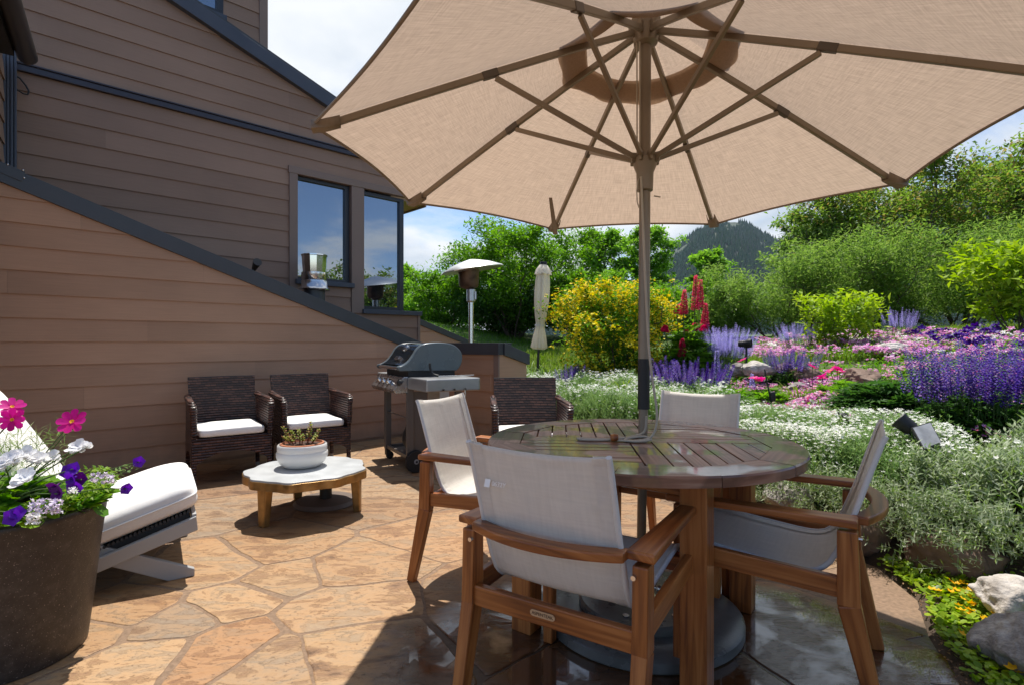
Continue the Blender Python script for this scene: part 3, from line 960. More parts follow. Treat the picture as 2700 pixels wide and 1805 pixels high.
# ---- the house
W2 = Plane((-4.46, 4.853), AZ)
house = thing('house', 'brown lap siding house with corner windows, dark rake board and downspout', 'house', W2.P(1, 0))
H = lambda o: (setattr(o, 'parent', house), setattr(o, 'matrix_parent_inverse', Matrix.Translation(house.location).inverted()), o)[2]
sA, sW0, sW1, sM0, sM1, sC, sE = -.06, W2.S(783), W2.S(925), W2.S(925), W2.S(958), W2.S(1068), W2.S(1103)
zW1t, zW1b, zW2t, zW2b = 3.192, 1.918, 3.176, 1.590
rk = lambda s: W2.Z(500, 44) + (W2.S(500) - s) * .349        # underside of the rake board
sTr = W2.S(761)
mb = MB()
top = lambda s: rk(s) + .03
siding(mb, W2, [[(sA, .2), (sTr, .2), (sTr, top(sTr)), (sA, top(sA))]], z0=.05)
siding(mb, W2, [[(sTr, .2), (sE, .2), (sE, zW2b - .04), (sM1, zW2b - .04), (sTr, zW2b - .04)]], z0=.05)
siding(mb, W2, [[(sTr, zW2b - .04), (sM0 - .005, zW2b - .04), (sM0 - .005, zW1b - .06), (sTr, zW1b - .06)]], z0=.05)
siding(mb, W2, [[(sTr, zW1t + .085), (sC + .06, zW1t + .085), (sC + .06, top(sC + .06)), (sTr, top(sTr))]], z0=.05)
# returning sides: left (towards the camera) and the low one at the right end
WL = Plane(W2.P(sA, 0)[:2], math.atan2(.588, -.809)); WL.n = Vector((.809, .588, 0))
siding(mb, WL, [[(0.014, .2), (2.6, .2), (2.6, 3.58), (0.014, 3.58)]], z0=.05)
WR = Plane(W2.P(sE, 0)[:2], AZ - PI / 2); WR.n = W2.d.copy()
siding(mb, WR, [[(0, .2), (2.0, .2), (2.0, zW2b - .04), (0, zW2b - .04)]], z0=.05)
# upper storey set back behind the rake
W3 = Plane((W2.o - W2.n * .55)[:2], AZ)
s3c = W3.S(705); s3t = W3.S(683)
w3a, w3b = W3.S(440), W3.S(588); z3 = W3.Z(583, 42)
siding(mb, W3, [[(-1.6, 3.0), (s3t, 3.0), (s3t, z3), (-1.6, z3)], [(w3b, z3), (s3t, z3), (s3t, 7.2), (w3b, 7.2)], [(-1.6, z3), (w3a, z3), (w3a, 7.2), (-1.6, 7.2)]], z0=.05)
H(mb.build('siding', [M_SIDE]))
mb = MB()
# solid core behind the boards so that the house is not hollow
slab(mb, W2, [(sA, .0), (sTr, .0), (sTr, rk(sTr)), (sA, rk(sA))], -.2, -.002)
slab(mb, W2, [(sTr, .0), (sE, .0), (sE, zW2b - .05), (sTr, zW2b - .05)], -.2, -.002)
slab(mb, W2, [(sTr, zW1t + .09), (sC + .06, zW1t + .09), (sC + .06, rk(sC + .06)), (sTr, rk(sTr))], -.2, -.002)
slab(mb, W3, [(-1.6, 2.8), (s3c, 2.8), (s3c, 7.2), (-1.6, 7.2)], -1.6, -.05)
slab(mb, WL, [(.0, 0), (2.6, 0), (2.6, 3.6), (.0, 3.6)], -.2, -.002)
H(mb.build('wall_core', [M_TRIM]))
mb = MB()
slab(mb, W3, [(s3t, 3.0), (s3c, 3.0), (s3c, 7.2), (s3t, 7.2)], -.04, .022)
H(mb.build('corner_board', [M_TRIM], bevel=.003))
# rake board with its bright drip edge
mb = MB()
slab(mb, W2, [(-1.2, rk(-1.2)), (sC + .35, rk(sC + .35)), (sC + .35, rk(sC + .35) + .165), (-1.2, rk(-1.2) + .165)], -.3, .075)
H(mb.build('rake_board', [M_BLUEMETAL], bevel=.004))
mb = MB()
slab(mb, W2, [(-1.2, rk(-1.2) + .168), (sC + .35, rk(sC + .35) + .168), (sC + .35, rk(sC + .35) + .21), (-1.2, rk(-1.2) + .21)], -.62, .04)
H(mb.build('roof', [M_CAP]))
# dark horizontal metal strip on the wall
zs = W2.Z(45, 172)
mb = MB()
slab(mb, W2, [(sA + .05, zs - .055), (sC + .06, zs - .055), (sC + .06, zs + .0), (sA + .05, zs + .0)], .002, .045)
slab(mb, W2, [(sA + .05, zs + .002), (sC + .06, zs + .002), (sC + .06, zs + .018), (sA + .05, zs + .018)], .002, .06)
H(mb.build('drip_rail', [simple('dark_violet_metal', (.035, .032, .048), rough=.4)], bevel=.004))
# window surrounds
mb = MB()
slab(mb, W2, [(sTr, zW1b - .28), (sW0, zW1b - .28), (sW0, zW1t), (sTr, zW1t)], -.03, .03)
slab(mb, W2, [(sTr - .01, zW1t), (sC + .05, zW1t), (sC + .05, zW1t + .085), (sTr - .01, zW1t + .085)], -.03, .034)
slab(mb, W2, [(sM0, zW2b - .06), (sM1, zW2b - .06), (sM1, zW1t), (sM0, zW1t)], -.08, .026)
slab(mb, W2, [(sE - .02, .2), (sE + .02, .2), (sE + .02, zW2b - .035), (sE - .02, zW2b - .035)], -.03, .024)
H(mb.build('window_trim', [M_TRIM], bevel=.003))


def window(sa, sb, zb, zt, pl=W2, fr=.04, right=True, rec=-.07, sill=True, se=None):
    mb = MB()
    slab(mb, pl, [(sa, zt - fr), (sb, zt - fr), (sb, zt), (sa, zt)], rec - .03, rec + .035)
    slab(mb, pl, [(sa, zb), (sb, zb), (sb, zb + fr), (sa, zb + fr)], rec - .03, rec + .035)
    slab(mb, pl, [(sa, zb + fr), (sa + fr * .5, zb + fr), (sa + fr * .5, zt - fr), (sa, zt - fr)], rec - .03, rec + .035)
    slab(mb, pl, [(sb - fr * 1.5, zb + fr), (sb, zb + fr), (sb, zt - fr), (sb - fr * 1.5, zt - fr)], rec - .03, rec + .035)
    f = H(mb.build('window', [M_DARKMETAL], bevel=.002))
    mb = MB(); slab(mb, pl, [(sa + fr * .5, zb + fr), (sb - fr * 1.5, zb + fr), (sb - fr * 1.5, zt - fr), (sa + fr * .5, zt - fr)], rec - .012, rec)
    mb.build('pane', [M_PANE], f)
    if sill:
        mb = MB(); slab(mb, pl, [(sa - .03, zb - .062), (se or sb + .03, zb - .062), (se or sb + .03, zb - .002), (sa - .03, zb - .002)], rec - .05, .06)
        mb.build('sill', [M_BLUEMETAL], f, bevel=.004)
    return f


window(sW0, sW1 - .003, zW1b, zW1t - .003)
window(sM1 + .003, sC, zW2b, zW2t - .003, fr=.045, se=sE + .03)
# glass round the corner
WG = Plane(W2.P(sC, 0, -.07)[:2], AZ - PI / 2); WG.n = W2.d.copy()
window(.0, 1.2, zW2b + .004, zW2t - .004, pl=WG, rec=-.036, sill=False)
window(w3a, w3b, z3, z3 + 1.6, pl=W3, fr=.05, rec=-.02, sill=True)
# dark room behind the glass
mb = MB(); slab(mb, W2, [(sW0 - .3, .4), (sC - .05, .4), (sC - .05, 3.3), (sW0 - .3, 3.3)], -1.25, -.3)
H(mb.build('room', [simple('dark_interior', (.03, .03, .032), rough=.9)]))
# soffit and fascia over the corner window, with a recessed downlight
zso = 3.266
mb = MB(); slab(mb, W2, [(sC - .02, zso + .003), (sC + .62, zso + .003), (sC + .62, zso + .16), (sC - .02, zso + .16)], -2.4, -.42)
H(mb.build('soffit', [simple('cedar_soffit', (.42, .25, .12), rough=.5, var=.15, vscale=8)]))
mb = MB(); slab(mb, W2, [(sC + .62, zso - .02), (sC + .65, zso - .02), (sC + .65, zso + .17), (sC + .62, zso + .17)], -2.4, -.42)
H(mb.build('fascia', [M_TRIM]))
mb = MB(); mb.lathe([(.075, -.012), (.075, .0), (.05, .0), (.05, .02), (0, .02)], 20, W2.P(sC + .25, zso, -.62))
H(mb.build('downlight', [M_BLACK], smooth=40))
# gutter with a round end and the ribbed downspout in the left corner
gd = Vector((.588, -.809, 0)); g0 = Vector((-4.07, 4.54, 3.54))
mb = MB(); mb.tube([g0, g0 + gd * .01, g0 + gd * 2.2], [.066, .07, .07], 20)
H(mb.build('gutter', [simple('brown_black_metal', (.028, .024, .022), rough=.32)], smooth=40))
mb = MB(); mb.beam(g0 + gd * .1 + Vector((-.20, -.15, .02)), g0 + gd * 2.2 + Vector((-.20, -.15, .02)), .36, .16)
H(mb.build('eave', [simple('dark_eave', (.02, .018, .017), rough=.6)]))
mb = MB()
ds = W2.S(25)
for k in range(4): mb.beam(W2.P(ds - .036 + .024 * k, 1.9, .14), W2.P(ds - .036 + .024 * k, 3.85, .14), .019, .06 if k % 2 else .066, up=W2.n)
mb.beam(W2.P(ds, 1.9, .125), W2.P(ds, 3.85, .125), .09, .045, up=W2.n)
H(mb.build('downspout', [M_BLUEMETAL], bevel=.004))
mb = MB()
mb.tube([W2.P(W2.S(x), W2.Z(x, y), .05) for x, y in ((36, 203), (52, 212), (68, 232), (76, 247), (72, 255), (60, 252), (46, 243), (36, 236))], .007, 8)
H(mb.build('cable', [M_BLACK], smooth=60))

# ---- steel flue between the wall and the house
vp = Vector((-2.31, 6.32, 0))
zf = lambda py: EYE - (py - CY) / FOC * 6.32
flue = thing('vent_pipe', 'shiny stainless steel flue cap poking above the sloping wall cap', 'vent pipe', (vp.x, vp.y, 0))
mb = MB(); mb.lathe([(.118, .3), (.118, zf(757))], 28); mb.build('pipe', [M_CAP], flue, smooth=40)
mb = MB(); mb.lathe([(.105, zf(745)), (.145, zf(741)), (.15, zf(757)), (.175, zf(763)), (.17, zf(766)), (.118, zf(757))], 28)
mb.lathe([(.118, zf(722)), (.145, zf(720)), (.147, zf(735)), (.12, zf(744))], 28)
mb.build('storm_collar', [M_STEEL], flue, smooth=40)
mb = MB(); mb.lathe([(.128, zf(722)), (.136, zf(700)), (.142, zf(677)), (.15, zf(676)), (.15, zf(673)), (.0, zf(671))], 12)
mb.build('flue_cap', [simple('polished_steel', (.72, .72, .72), rough=.12, metal=1.)], flue, smooth=20)

# ---- little flood light on the house wall
fl = thing('flood_light', 'small dark flood light just above the sloping wall cap', 'lamp', at_depth(672, 712, 6.0))
mb = MB(); mb.tube([(-.06, 0, -.06), (-.01, .0, .02)], [.012, .012], 8); mb.build('bracket', [M_DARKMETAL], fl, smooth=40)
mb = MB(); mb.tube([(-.03, .03, .0), (.0, .0, .03), (.05, -.05, .075), (.058, -.058, .08)], [.02, .03, .045, .047], 14); mb.build('lamp_head', [simple('brown_lamp', (.05, .038, .028), rough=.4)], fl, smooth=40)

# ================================================================== mountain
def ridge_y(px):
    xs = [1200, 1500, 1690, 1780, 1840, 1880, 1930, 1970, 2010, 2060, 2120, 2250, 2400, 2520, 2600, 2700, 2900, 3400]
    ys = [905, 880, 740, 655, 612, 592, 585, 590, 612, 640, 628, 590, 545, 500, 478, 470, 520, 700]
    return np.interp(px, xs, ys)


us = np.linspace(0, 1, 150); ds_ = np.linspace(0, 1, 70)
pxs = 1150 + us * 2250
V = np.zeros((70, 150, 3))
rs2 = np.random.RandomState(3)
for j, t in enumerate(ds_):
    Y = 750 + 650 * t
    for i, px in enumerate(pxs):
        X = (px - CX) / FOC * (900 + 400 * t)
        top_z = EYE + (CY - ridge_y(px)) / FOC * 1400
        prof = t ** .8
        nz = mnoise.fractal(Vector((X * .006, Y * .006, 2.)), 1., 2., 5) * 34 * (t * (1.05 - t) * 4)
        V[j, i] = (X * (1400 / (900 + 400 * t) if False else 1) * 1.0, Y, max(-4, top_z * prof + nz))
# keep the crest where it is seen: rescale the last row to its own distance
for i, px in enumerate(pxs):
    V[:, i, 0] = (px - CX) / FOC * V[:, i, 1]
ii, jj = np.meshgrid(np.arange(149), np.arange(69)); a = (jj * 150 + ii).ravel()
MF = np.stack([a, a + 1, a + 151, a + 150], 1)
mount_mat = simple('mountain_slope', (.045, .065, .038), rough=.95, var=.45, vscale=.02)
tag(np_obj('mountain', V.reshape(-1, 3), MF, mount_mat, smooth=True), kind='structure')
# conifers on it: a far wood nobody could count
cone_v, cone_f = [], []
for k in range(5):
    a0, a1 = 2 * PI * k / 5, 2 * PI * (k + 1) / 5
    b0 = len(cone_v)
    cone_v += [(.22 * math.cos(a0), .22 * math.sin(a0), 0), (.22 * math.cos(a1), .22 * math.sin(a1), 0), (0, 0, 1), (0, 0, 1)]
    cone_f.append((b0, b0 + 1, b0 + 2, b0 + 3))
nT = 60000
ti = rs2.randint(0, 149, nT); tj = rs2.randint(2, 69, nT); fu = rs2.rand(nT); fv = rs2.rand(nT)
P = (V[tj, ti] * (1 - fu)[:, None] * (1 - fv)[:, None] + V[tj, ti + 1] * fu[:, None] * (1 - fv)[:, None] + V[np.minimum(tj + 1, 69), ti] * (1 - fu)[:, None] * fv[:, None] + V[np.minimum(tj + 1, 69), ti + 1] * fu[:, None] * fv[:, None])
dens = np.array([mnoise.noise(Vector((p[0] * .012, p[1] * .012, 5))) for p in P])
P = P[dens > -.42 + .2 * rs2.rand(nT)]
v, f, m = scatter(cone_v, cone_f, [0] * 5, P - np.array([0, 0, .5]), rs2.rand(len(P)) * 6, rs2.normal(0, .04, len(P)), 7 + 9 * rs2.rand(len(P)) ** 1.5)
tag(np_obj('conifer_forest', v, f, leaf_mat('far_conifer', [(.018, .062, .024), (.034, .09, .032), (.052, .115, .04), (.085, .09, .065)], trans=0, rough=.9)),
    'dense conifer forest covering the distant mountain slopes', 'forest', kind='stuff')
# ================================================================== furniture
M_TEAK = wood_mat('oiled_teak', (.15, .042, .011), (.30, .094, .022), (.42, .155, .043), rough=.32, spec=.45)
M_TEAKTOP = wood_mat('weathered_wet_teak', (.15, .062, .036), (.27, .125, .074), (.38, .225, .155), rough=.40, spec=.5, wet=.9)
M_SLING = fabric_mat('white_mesh_sling', (.82, .80, .765), trans=.36, weave=1500, var=.05, rough=.6, tcol=(.80, .74, .66), crease=(6., .12))
M_SLINGHEM = simple('grey_white_hem', (.62, .61, .60), rough=.6)
M_CANVAS = fabric_mat('tan_canvas', (.46, .36, .285), trans=.42, weave=700, var=.14, tcol=(.53, .40, .305), streak=(78, 5.5), crease=(3., .10))
M_CANVASD = fabric_mat('tan_canvas_pocket', (.29, .24, .195), trans=.12, weave=700, var=.08, tcol=(.34, .28, .22))
M_POLE = simple('champagne_bronze_metal', (.235, .19, .14), rough=.42, metal=.3, var=.12, vscale=3)
M_ROPE = simple('grey_rope', (.46, .41, .33), rough=.9, bump=.6, bscale=400)
M_CUSH = fabric_mat('white_cushion', (.80, .78, .76), trans=0, weave=1200, var=.02, rough=.9, crease=(4., .2))
M_SLATE = simple('wet_granite', (.10, .098, .094), rough=.28, var=.35, vscale=9, bump=.2, bscale=160)

TC = Vector((.527, 2.25, 0))          # centre of the dining table
TROT = R(-5)


def circle(r, n, a0=0.): return [(r * math.cos(a0 + 2 * PI * k / n), r * math.sin(a0 + 2 * PI * k / n)) for k in range(n)]


# ---- dining table
tab = thing('dining_table', 'round weathered teak dining table with slatted wet top', 'table', TC, TROT)
mb = MB()
RT, RI, ZT, TH = .627, .505, .74, .036
inner = circle(RI, 12, PI / 12)
NR = 96
# rim: ring between the round outside and the twelve-sided opening, in twelve mitred boards
for k in range(12):
    a0, a1 = PI / 12 + k * PI / 6 + .003, PI / 12 + (k + 1) * PI / 6 - .003
    if k % 2: a0 -= .003
    n = 8
    out = [(RT * math.cos(a0 + (a1 - a0) * t / n), RT * math.sin(a0 + (a1 - a0) * t / n)) for t in range(n + 1)]
    ins = [inner[(k + 1) % 12], inner[k]]
    z1 = ZT - .0008 * (k % 2)
    prof = [(0, ZT - TH), (.0, ZT - TH + .004), (0, z1 - .006), (-.005, z1)]
    vs = []
    for dr, z in prof:
        for (x, y) in out:
            q = 1 + dr / RT; vs.append((x * q, y * q, z))
    m_ = n + 1
    fs, uvs = [], []
    for lv in range(3):
        for t in range(n):
            fs.append((lv * m_ + t, lv * m_ + t + 1, (lv + 1) * m_ + t + 1, (lv + 1) * m_ + t))
            u = k * 3.1 + t * .04
            uvs.append([(u, .01 * lv), (u + .04, .01 * lv), (u + .04, .01 * lv + .012), (u, .01 * lv + .012)])
    b0 = len(vs)
    vs += [(p[0], p[1], z1) for p in ins] + [(p[0], p[1], ZT - TH) for p in ins]
    topf = tuple(3 * m_ + t for t in range(m_)) + (b0, b0 + 1)
    tang = Vector((-math.sin((a0 + a1) / 2), math.cos((a0 + a1) / 2))); rad = Vector((tang.y, -tang.x))
    fs.append(topf); uvs.append([(Vector(vs[i][:2]).dot(tang) + k * 2.3, Vector(vs[i][:2]).dot(rad)) for i in topf])
    botf = tuple(t for t in range(m_ - 1, -1, -1)) + (b0 + 3, b0 + 2)
    fs.append(botf); uvs.append(None)
    fs.append((b0 + 1, b0, b0 + 2, b0 + 3)); uvs.append(None)
    mb.add(vs, fs, 0, uvs)
mb.build('rim', [M_TEAKTOP], tab, smooth=30)
mb = MB()
op = [(x * .994, y * .994) for x, y in inner]


def board(poly, ax, zo, th=.022):
    q = clip_convex(poly, op)
    if len(q) < 3: return
    n = len(q); o = random.random() * 9
    z1 = ZT - .001 - zo
    vs = [(p[0], p[1], z1 - th) for p in q] + [(p[0], p[1], z1) for p in q]
    fs = [tuple(range(n - 1, -1, -1)), tuple(range(n, 2 * n))] + [(k, (k + 1) % n, n + (k + 1) % n, n + k) for k in range(n)]
    f2 = lambda p: (p[0] + o, p[1] + o) if ax == 0 else (p[1] + o, p[0] + o)
    uvs = [None, [f2(vs[i]) for i in range(n, 2 * n)]] + [None] * n
    mb.add(vs, fs, 0, uvs)


wb, hole = .085, .026
rect = lambda x0, x1, y0, y1: [(x0, y0), (x1, y0), (x1, y1), (x0, y1)]
board(rect(-.7, -hole, -wb / 2, wb / 2), 0, .0002); board(rect(hole, .7, -wb / 2, wb / 2), 0, .0004)
board(rect(-wb / 2, wb / 2, wb / 2 + .004, .7), 1, .0003); board(rect(-wb / 2, wb / 2, -.7, -wb / 2 - .004), 1, .0005)
g, sw = .0055, .058
for k in range(9):
    a0 = wb / 2 + .004 + k * (sw + g); a1 = a0 + sw; zz_ = .0006 * ((k * 5) % 4)
    board(rect(-a1, -a0, wb / 2 + .005, .7), 1, zz_)         # left back: boards run away from the camera
    board(rect(-.7, -wb / 2 - .005, -a1, -a0), 0, zz_)       # left front: across
    board(rect(a0, a1, -.7, -wb / 2 - .005), 1, zz_)         # right front: away
    board(rect(wb / 2 + .005, .7, a0, a1), 0, zz_)           # right back: across
mb.build('slats', [M_TEAKTOP], tab, bevel=.0015, seg=1)
for k in range(4):
    a = R(-75) + k * PI / 2
    mb = MB(); c = Vector((.475 * math.cos(a), .475 * math.sin(a), 0))
    mb.beam(c, c + Vector((0, 0, ZT - TH)), .088, .088, up=(math.cos(a + .785), math.sin(a + .785), 0))
    mb.build('leg', [M_TEAK], tab, bevel=.004)
mb = MB()
pa = [Vector((.475 * math.cos(R(-75) + k * PI / 2), .475 * math.sin(R(-75) + k * PI / 2), .668)) for k in range(4)]
for k in range(4): mb.beam(pa[k].lerp(pa[(k + 1) % 4], .07), pa[k].lerp(pa[(k + 1) % 4], .93), .024, .07)
mb.build('apron', [M_TEAK], tab, bevel=.003)
mb = MB()
mb.beam((-.56, .05, .695), (.56, .05, .695), .05, .016); mb.beam((-.05, -.5, .690), (-.05, .5, .690), .05, .016)
mb.build('batten', [M_TEAK], tab)

# ---- dining chairs
CW, ZA = .278, .60


def make_chair():
    t = thing('dining_chair', 'x', 'chair')
    for sx in (-1, 1):
        mb = MB(); x = sx * (CW - .012)
        mb.beam((x, .24, 0), (x, .235, ZA - .018), .038, .042, up=(0, 1, 0), w1=.042, h1=.048)
        mb.build('leg', [M_TEAK], t, bevel=.005)
        mb = MB()   # rear leg: raked foot, kinked at the seat
        mb.beam((x, -.345, 0), (x, -.262, .36), .036, .040, up=(0, 1, 0), w1=.042, h1=.062)
        mb.beam((x, -.262, .355), (x, -.258, ZA - .018), .042, .062, up=(0, 1, 0), w1=.042, h1=.054)
        mb.build('leg', [M_TEAK], t, bevel=.005)
        mb = MB()
        n = 8
        pts = [(-.285, 0), (.0, .012), (.16, .014), (.285, .004)]
        prev = None
        vs, fs = [], []
        for i, (y, b) in enumerate(pts):
            hw = (.038, .03, .028, .027)[i]
            for dx, dz in ((-hw, -.011), (hw, -.013), (hw, .013), (-hw, .013)):
                vs.append((x + dx - sx * b * .3, y, ZA + dz + (.006, .002, .001, 0)[i]))
        for i in range(3):
            for k in range(4):
                l = (k + 1) % 4; fs.append((i * 4 + k, i * 4 + l, i * 4 + 4 + l, i * 4 + 4 + k))
        fs += [(3, 2, 1, 0), (12, 13, 14, 15)]
        mb.add(vs, fs, 0, [[(vs[i][1] + sx, vs[i][0] + vs[i][2]) for i in f] for f in fs])
        mb.build('armrest', [M_TEAK], t, bevel=.006)
        mb = MB(); mb.beam((x - sx * .002, -.25, .405), (x - sx * .002, .225, .425), .026, .062); mb.build('seat_rail', [M_TEAK], t, bevel=.004)
    # curved rail behind the back
    mb = MB()
    vs, fs, uvs = [], [], []
    n = 16
    for i in range(n + 1):
        u = -1 + 2 * i / n
        yb = -.287 - .058 * (1 - u * u)
        for dy, dz in ((-.024, -.013), (.026, -.013), (.026, .013), (-.024, .013)):
            vs.append((u * (CW - .045), yb + dy, ZA + dz + .004))
    for i in range(n):
        for k in range(4):
            l = (k + 1) % 4; f = (i * 4 + k, i * 4 + l, i * 4 + 4 + l, i * 4 + 4 + k); fs.append(f)
            uvs.append([(vs[q][0], vs[q][1] + vs[q][2]) for q in f])
    fs += [(3, 2, 1, 0), (n * 4, n * 4 + 1, n * 4 + 2, n * 4 + 3)]; uvs += [None, None]
    mb.add(vs, fs, 0, uvs)
    mb.build('back_rail', [M_TEAK], t, bevel=.005)
    mb = MB(); mb.beam((-CW + .012, -.268, .385), (CW - .012, -.268, .385), .026, .06); mb.build('seat_rail', [M_TEAK], t, bevel=.004)
    mb = MB(); mb.beam((-CW + .012, .222, .41), (CW - .012, .222, .41), .026, .05); mb.build('seat_rail', [M_TEAK], t, bevel=.004)
    # the sling: one sheet from the top of the back round to the front of the seat
    prof = [(-.355, .862), (-.348, .850), (-.313, .74), (-.276, .62), (-.232, .50), (-.208, .452), (-.182, .427), (-.145, .416), (-.09, .417), (.04, .430), (.17, .445), (.265, .452), (.282, .446), (.285, .432)]
    from itertools import accumulate
    ln = [0] + list(accumulate(math.hypot(prof[i + 1][0] - prof[i][0], prof[i + 1][1] - prof[i][1]) for i in range(len(prof) - 1)))

    def at(v):
        s = v * ln[-1]
        for i in range(len(prof) - 1):
            if s <= ln[i + 1] + 1e-9:
                q = (s - ln[i]) / (ln[i + 1] - ln[i]); return (prof[i][0] + (prof[i + 1][0] - prof[i][0]) * q, prof[i][1] + (prof[i + 1][1] - prof[i][1]) * q)
        return prof[-1]

    def fn(u, v):
        y, z = at(v); x = (u - .5) * .424
        sag = (1 - (2 * u - 1) ** 2) * .016
        if v < .5: y -= sag * math.sin(v * 2 * PI * .5) ; z -= .012 * (1 - (2 * u - 1) ** 2) * (1 - v * 2)
        else: z -= .4 * sag * math.sin((v - .5) * 2 * PI)
        return (x, y, z)
    mb = MB(); mb.grid(fn, 16, 48, uvs=(.424, 1.05))
    o = mb.build('sling', [M_SLING], t, smooth=60)
    sm = o.modifiers.new('solid', 'SOLIDIFY'); sm.thickness = .003
    for sx in (-1, 1):
        mb = MB()
        mb.tube([(sx * .212, at(i / 40)[0], at(i / 40)[1]) for i in range(41)], .0085, 8)
        mb.build('sling_bar', [M_SLINGHEM], t, smooth=60)
        mb = MB()
        for i in range(40):      # doubled hem beside the bar
            v0, v1 = i / 40, (i + 1) / 40
            p = [Vector(fn(.5 + sx * .395, v0)), Vector(fn(.5 + sx * .49, v0)), Vector(fn(.5 + sx * .49, v1)), Vector(fn(.5 + sx * .395, v1))]
            nn = Vector((0, at(v1)[1] - at(v0)[1], -(at(v1)[0] - at(v0)[0]))).normalized() * .0045
            mb.add([q + nn for q in p] + [q - nn for q in p], [(0, 1, 2, 3), (7, 6, 5, 4)])
        mb.build('sling_hem', [M_SLING], t)
    for sx in (-1, 1):
        mb = MB(); mb.tube([(sx * .252, -.296, .555), (sx * .252, -.285, .555)], .0065, 10); mb.build('bolt', [M_STEEL], t, smooth=40)
    return t


def face_az(a):  # local +y is the chair's front; azimuth measured clockwise from +Y
    return -R(a)


chair = make_chair()
chair['label'] = 'teak and white mesh armchair in front of the table, its back to the viewer'
chair['group'] = 'dining chairs around the round table'
fA = R(29.5); front_mid = Vector((.085, 1.475, 0))


def chair_loc(mid, az, back=.30):
    return Vector((mid[0] + math.sin(R(az)) * back, mid[1] + math.cos(R(az)) * back, 0))


chair.location = chair_loc((.085, 1.475), 32); chair.rotation_euler.z = face_az(32)
dup(chair, chair_loc((-.325, 2.82), 116), face_az(116), 'teak and white mesh armchair at the left side of the table, facing right', 'dining chairs around the round table')
dup(chair, Vector((.935, 1.985, 0)), face_az(-57), 'teak and white mesh armchair at the right side of the table beside the silver foliage', 'dining chairs around the round table')
dup(chair, chair_loc((1.045, 3.05), 213), face_az(213), 'teak and white mesh armchair pushed in behind the table, only its back top showing', 'dining chairs around the round table')


def text_obj(txt, size, mat, parent, M, name='lettering', thick=.0004):
    cu = bpy.data.curves.new(name, 'FONT'); cu.body = txt; cu.size = size; cu.align_x = 'CENTER'; cu.align_y = 'CENTER'; cu.extrude = thick
    tmp = bpy.data.objects.new(name, cu); col.objects.link(tmp)
    dg = bpy.context.evaluated_depsgraph_get()
    me = bpy.data.meshes.new_from_object(tmp.evaluated_get(dg))
    bpy.data.objects.remove(tmp)
    me.materials.clear(); me.materials.append(mat)
    o = bpy.data.objects.new(name, me); col.objects.link(o)
    if parent: o.parent = parent
    o.matrix_local = M
    return o


# name plate on the back rail of the near chair, faded print on its sling
mb = MB()
mb.prism([(.030 + .009 * math.cos(R(a)), .009 * math.sin(R(a))) for a in range(-90, 91, 15)] + [(-.030 + .009 * math.cos(R(a)), .009 * math.sin(R(a))) for a in range(90, 271, 15)], 0, .002)
plate = mb.build('name_plate', [simple('pale_brass', (.50, .33, .19), rough=.4, metal=.2)], chair)
Mp = Matrix.Translation((-.012, -.2815, .388)) @ Matrix.Rotation(R(90), 4, 'X')
plate.matrix_local = Mp
text_obj('ASPENTEAK', .0125, simple('dark_engraving', (.07, .04, .02)), plate, Matrix.Translation((0, 0, .0024)))
M_PRINT = simple('faded_white_print', (.88, .86, .83), rough=.7)
Ms = Matrix.Translation((-.140, -.3345, .745)) @ Matrix.Rotation(R(-17.5), 4, 'X') @ Matrix.Rotation(R(90), 4, 'X')
mb = MB(); mb.prism([(-.009, -.011), (.009, -.011), (.009, .011), (-.009, .011)], 0, .0006)
pr = mb.build('printed_mark', [M_PRINT], chair); pr.matrix_local = Ms @ Matrix.Translation((-.021, 0, .0))
text_obj('0632Y', .018, M_PRINT, chair, Ms @ Matrix.Translation((.017, 0, .0)), name='printed_lettering')

# ---- umbrella over the table
UH = Vector((.5704, 2.3058, 2.494)); UN = Vector((.011, .023, .9997)).normalized()
UU = (Vector((1, 0, 0)) - UN * UN.x).normalized(); UV_ = UN.cross(UU)
UR, UDROP, UTH = 1.337, .567, 3.363
u_base = Vector((.536, 2.253, 0))
umb = thing('patio_umbrella', 'open tan market umbrella with eight ribs shading the dining table', 'umbrella', u_base)


def rdir(a): return UU * math.cos(a) + UV_ * math.sin(a)


LOC = lambda p: Vector(p) - u_base
rib_a = [UTH - k * PI / 4 for k in range(8)]


def cpt(a, r, dz=0.):
    """point of the canopy at polar angle a, r from 0 (hub) to 1 (rim); the cloth is hung between the ribs"""
    k = ((UTH - a) / (PI / 4)) % 1.0
    mid = 4 * k * (1 - k)                       # 0 on a rib, 1 between
    flat = math.cos(PI / 8) / math.cos((k - .5) * PI / 4)
    scal = 1 - .020 * mid * r ** 3              # hem curves in between the tips
    rad = UR * r * flat * scal
    z = -UDROP * (r ** 1.06) * (1 - .0 * mid) * (1 - .055 * mid * r ** 2 * .4) - .018 * mid * math.sin(r * PI) + dz
    return LOC(UH + rdir(a) * rad + UN * z)


mb = MB()
NA, NRR = 96, 18
mb.grid(lambda u, v: cpt(UTH - u * 2 * PI, .20 + .80 * v), NA, NRR, uvs=(8., 1.5))
o = mb.build('canopy', [M_CANVAS], umb, smooth=25)
mb = MB()
mb.grid(lambda u, v: cpt(UTH - u * 2 * PI, .02 + .27 * v, .055 - .02 * v), NA, 6, uvs=(8., .5))
mb.build('vent', [M_CANVAS], umb, smooth=25)
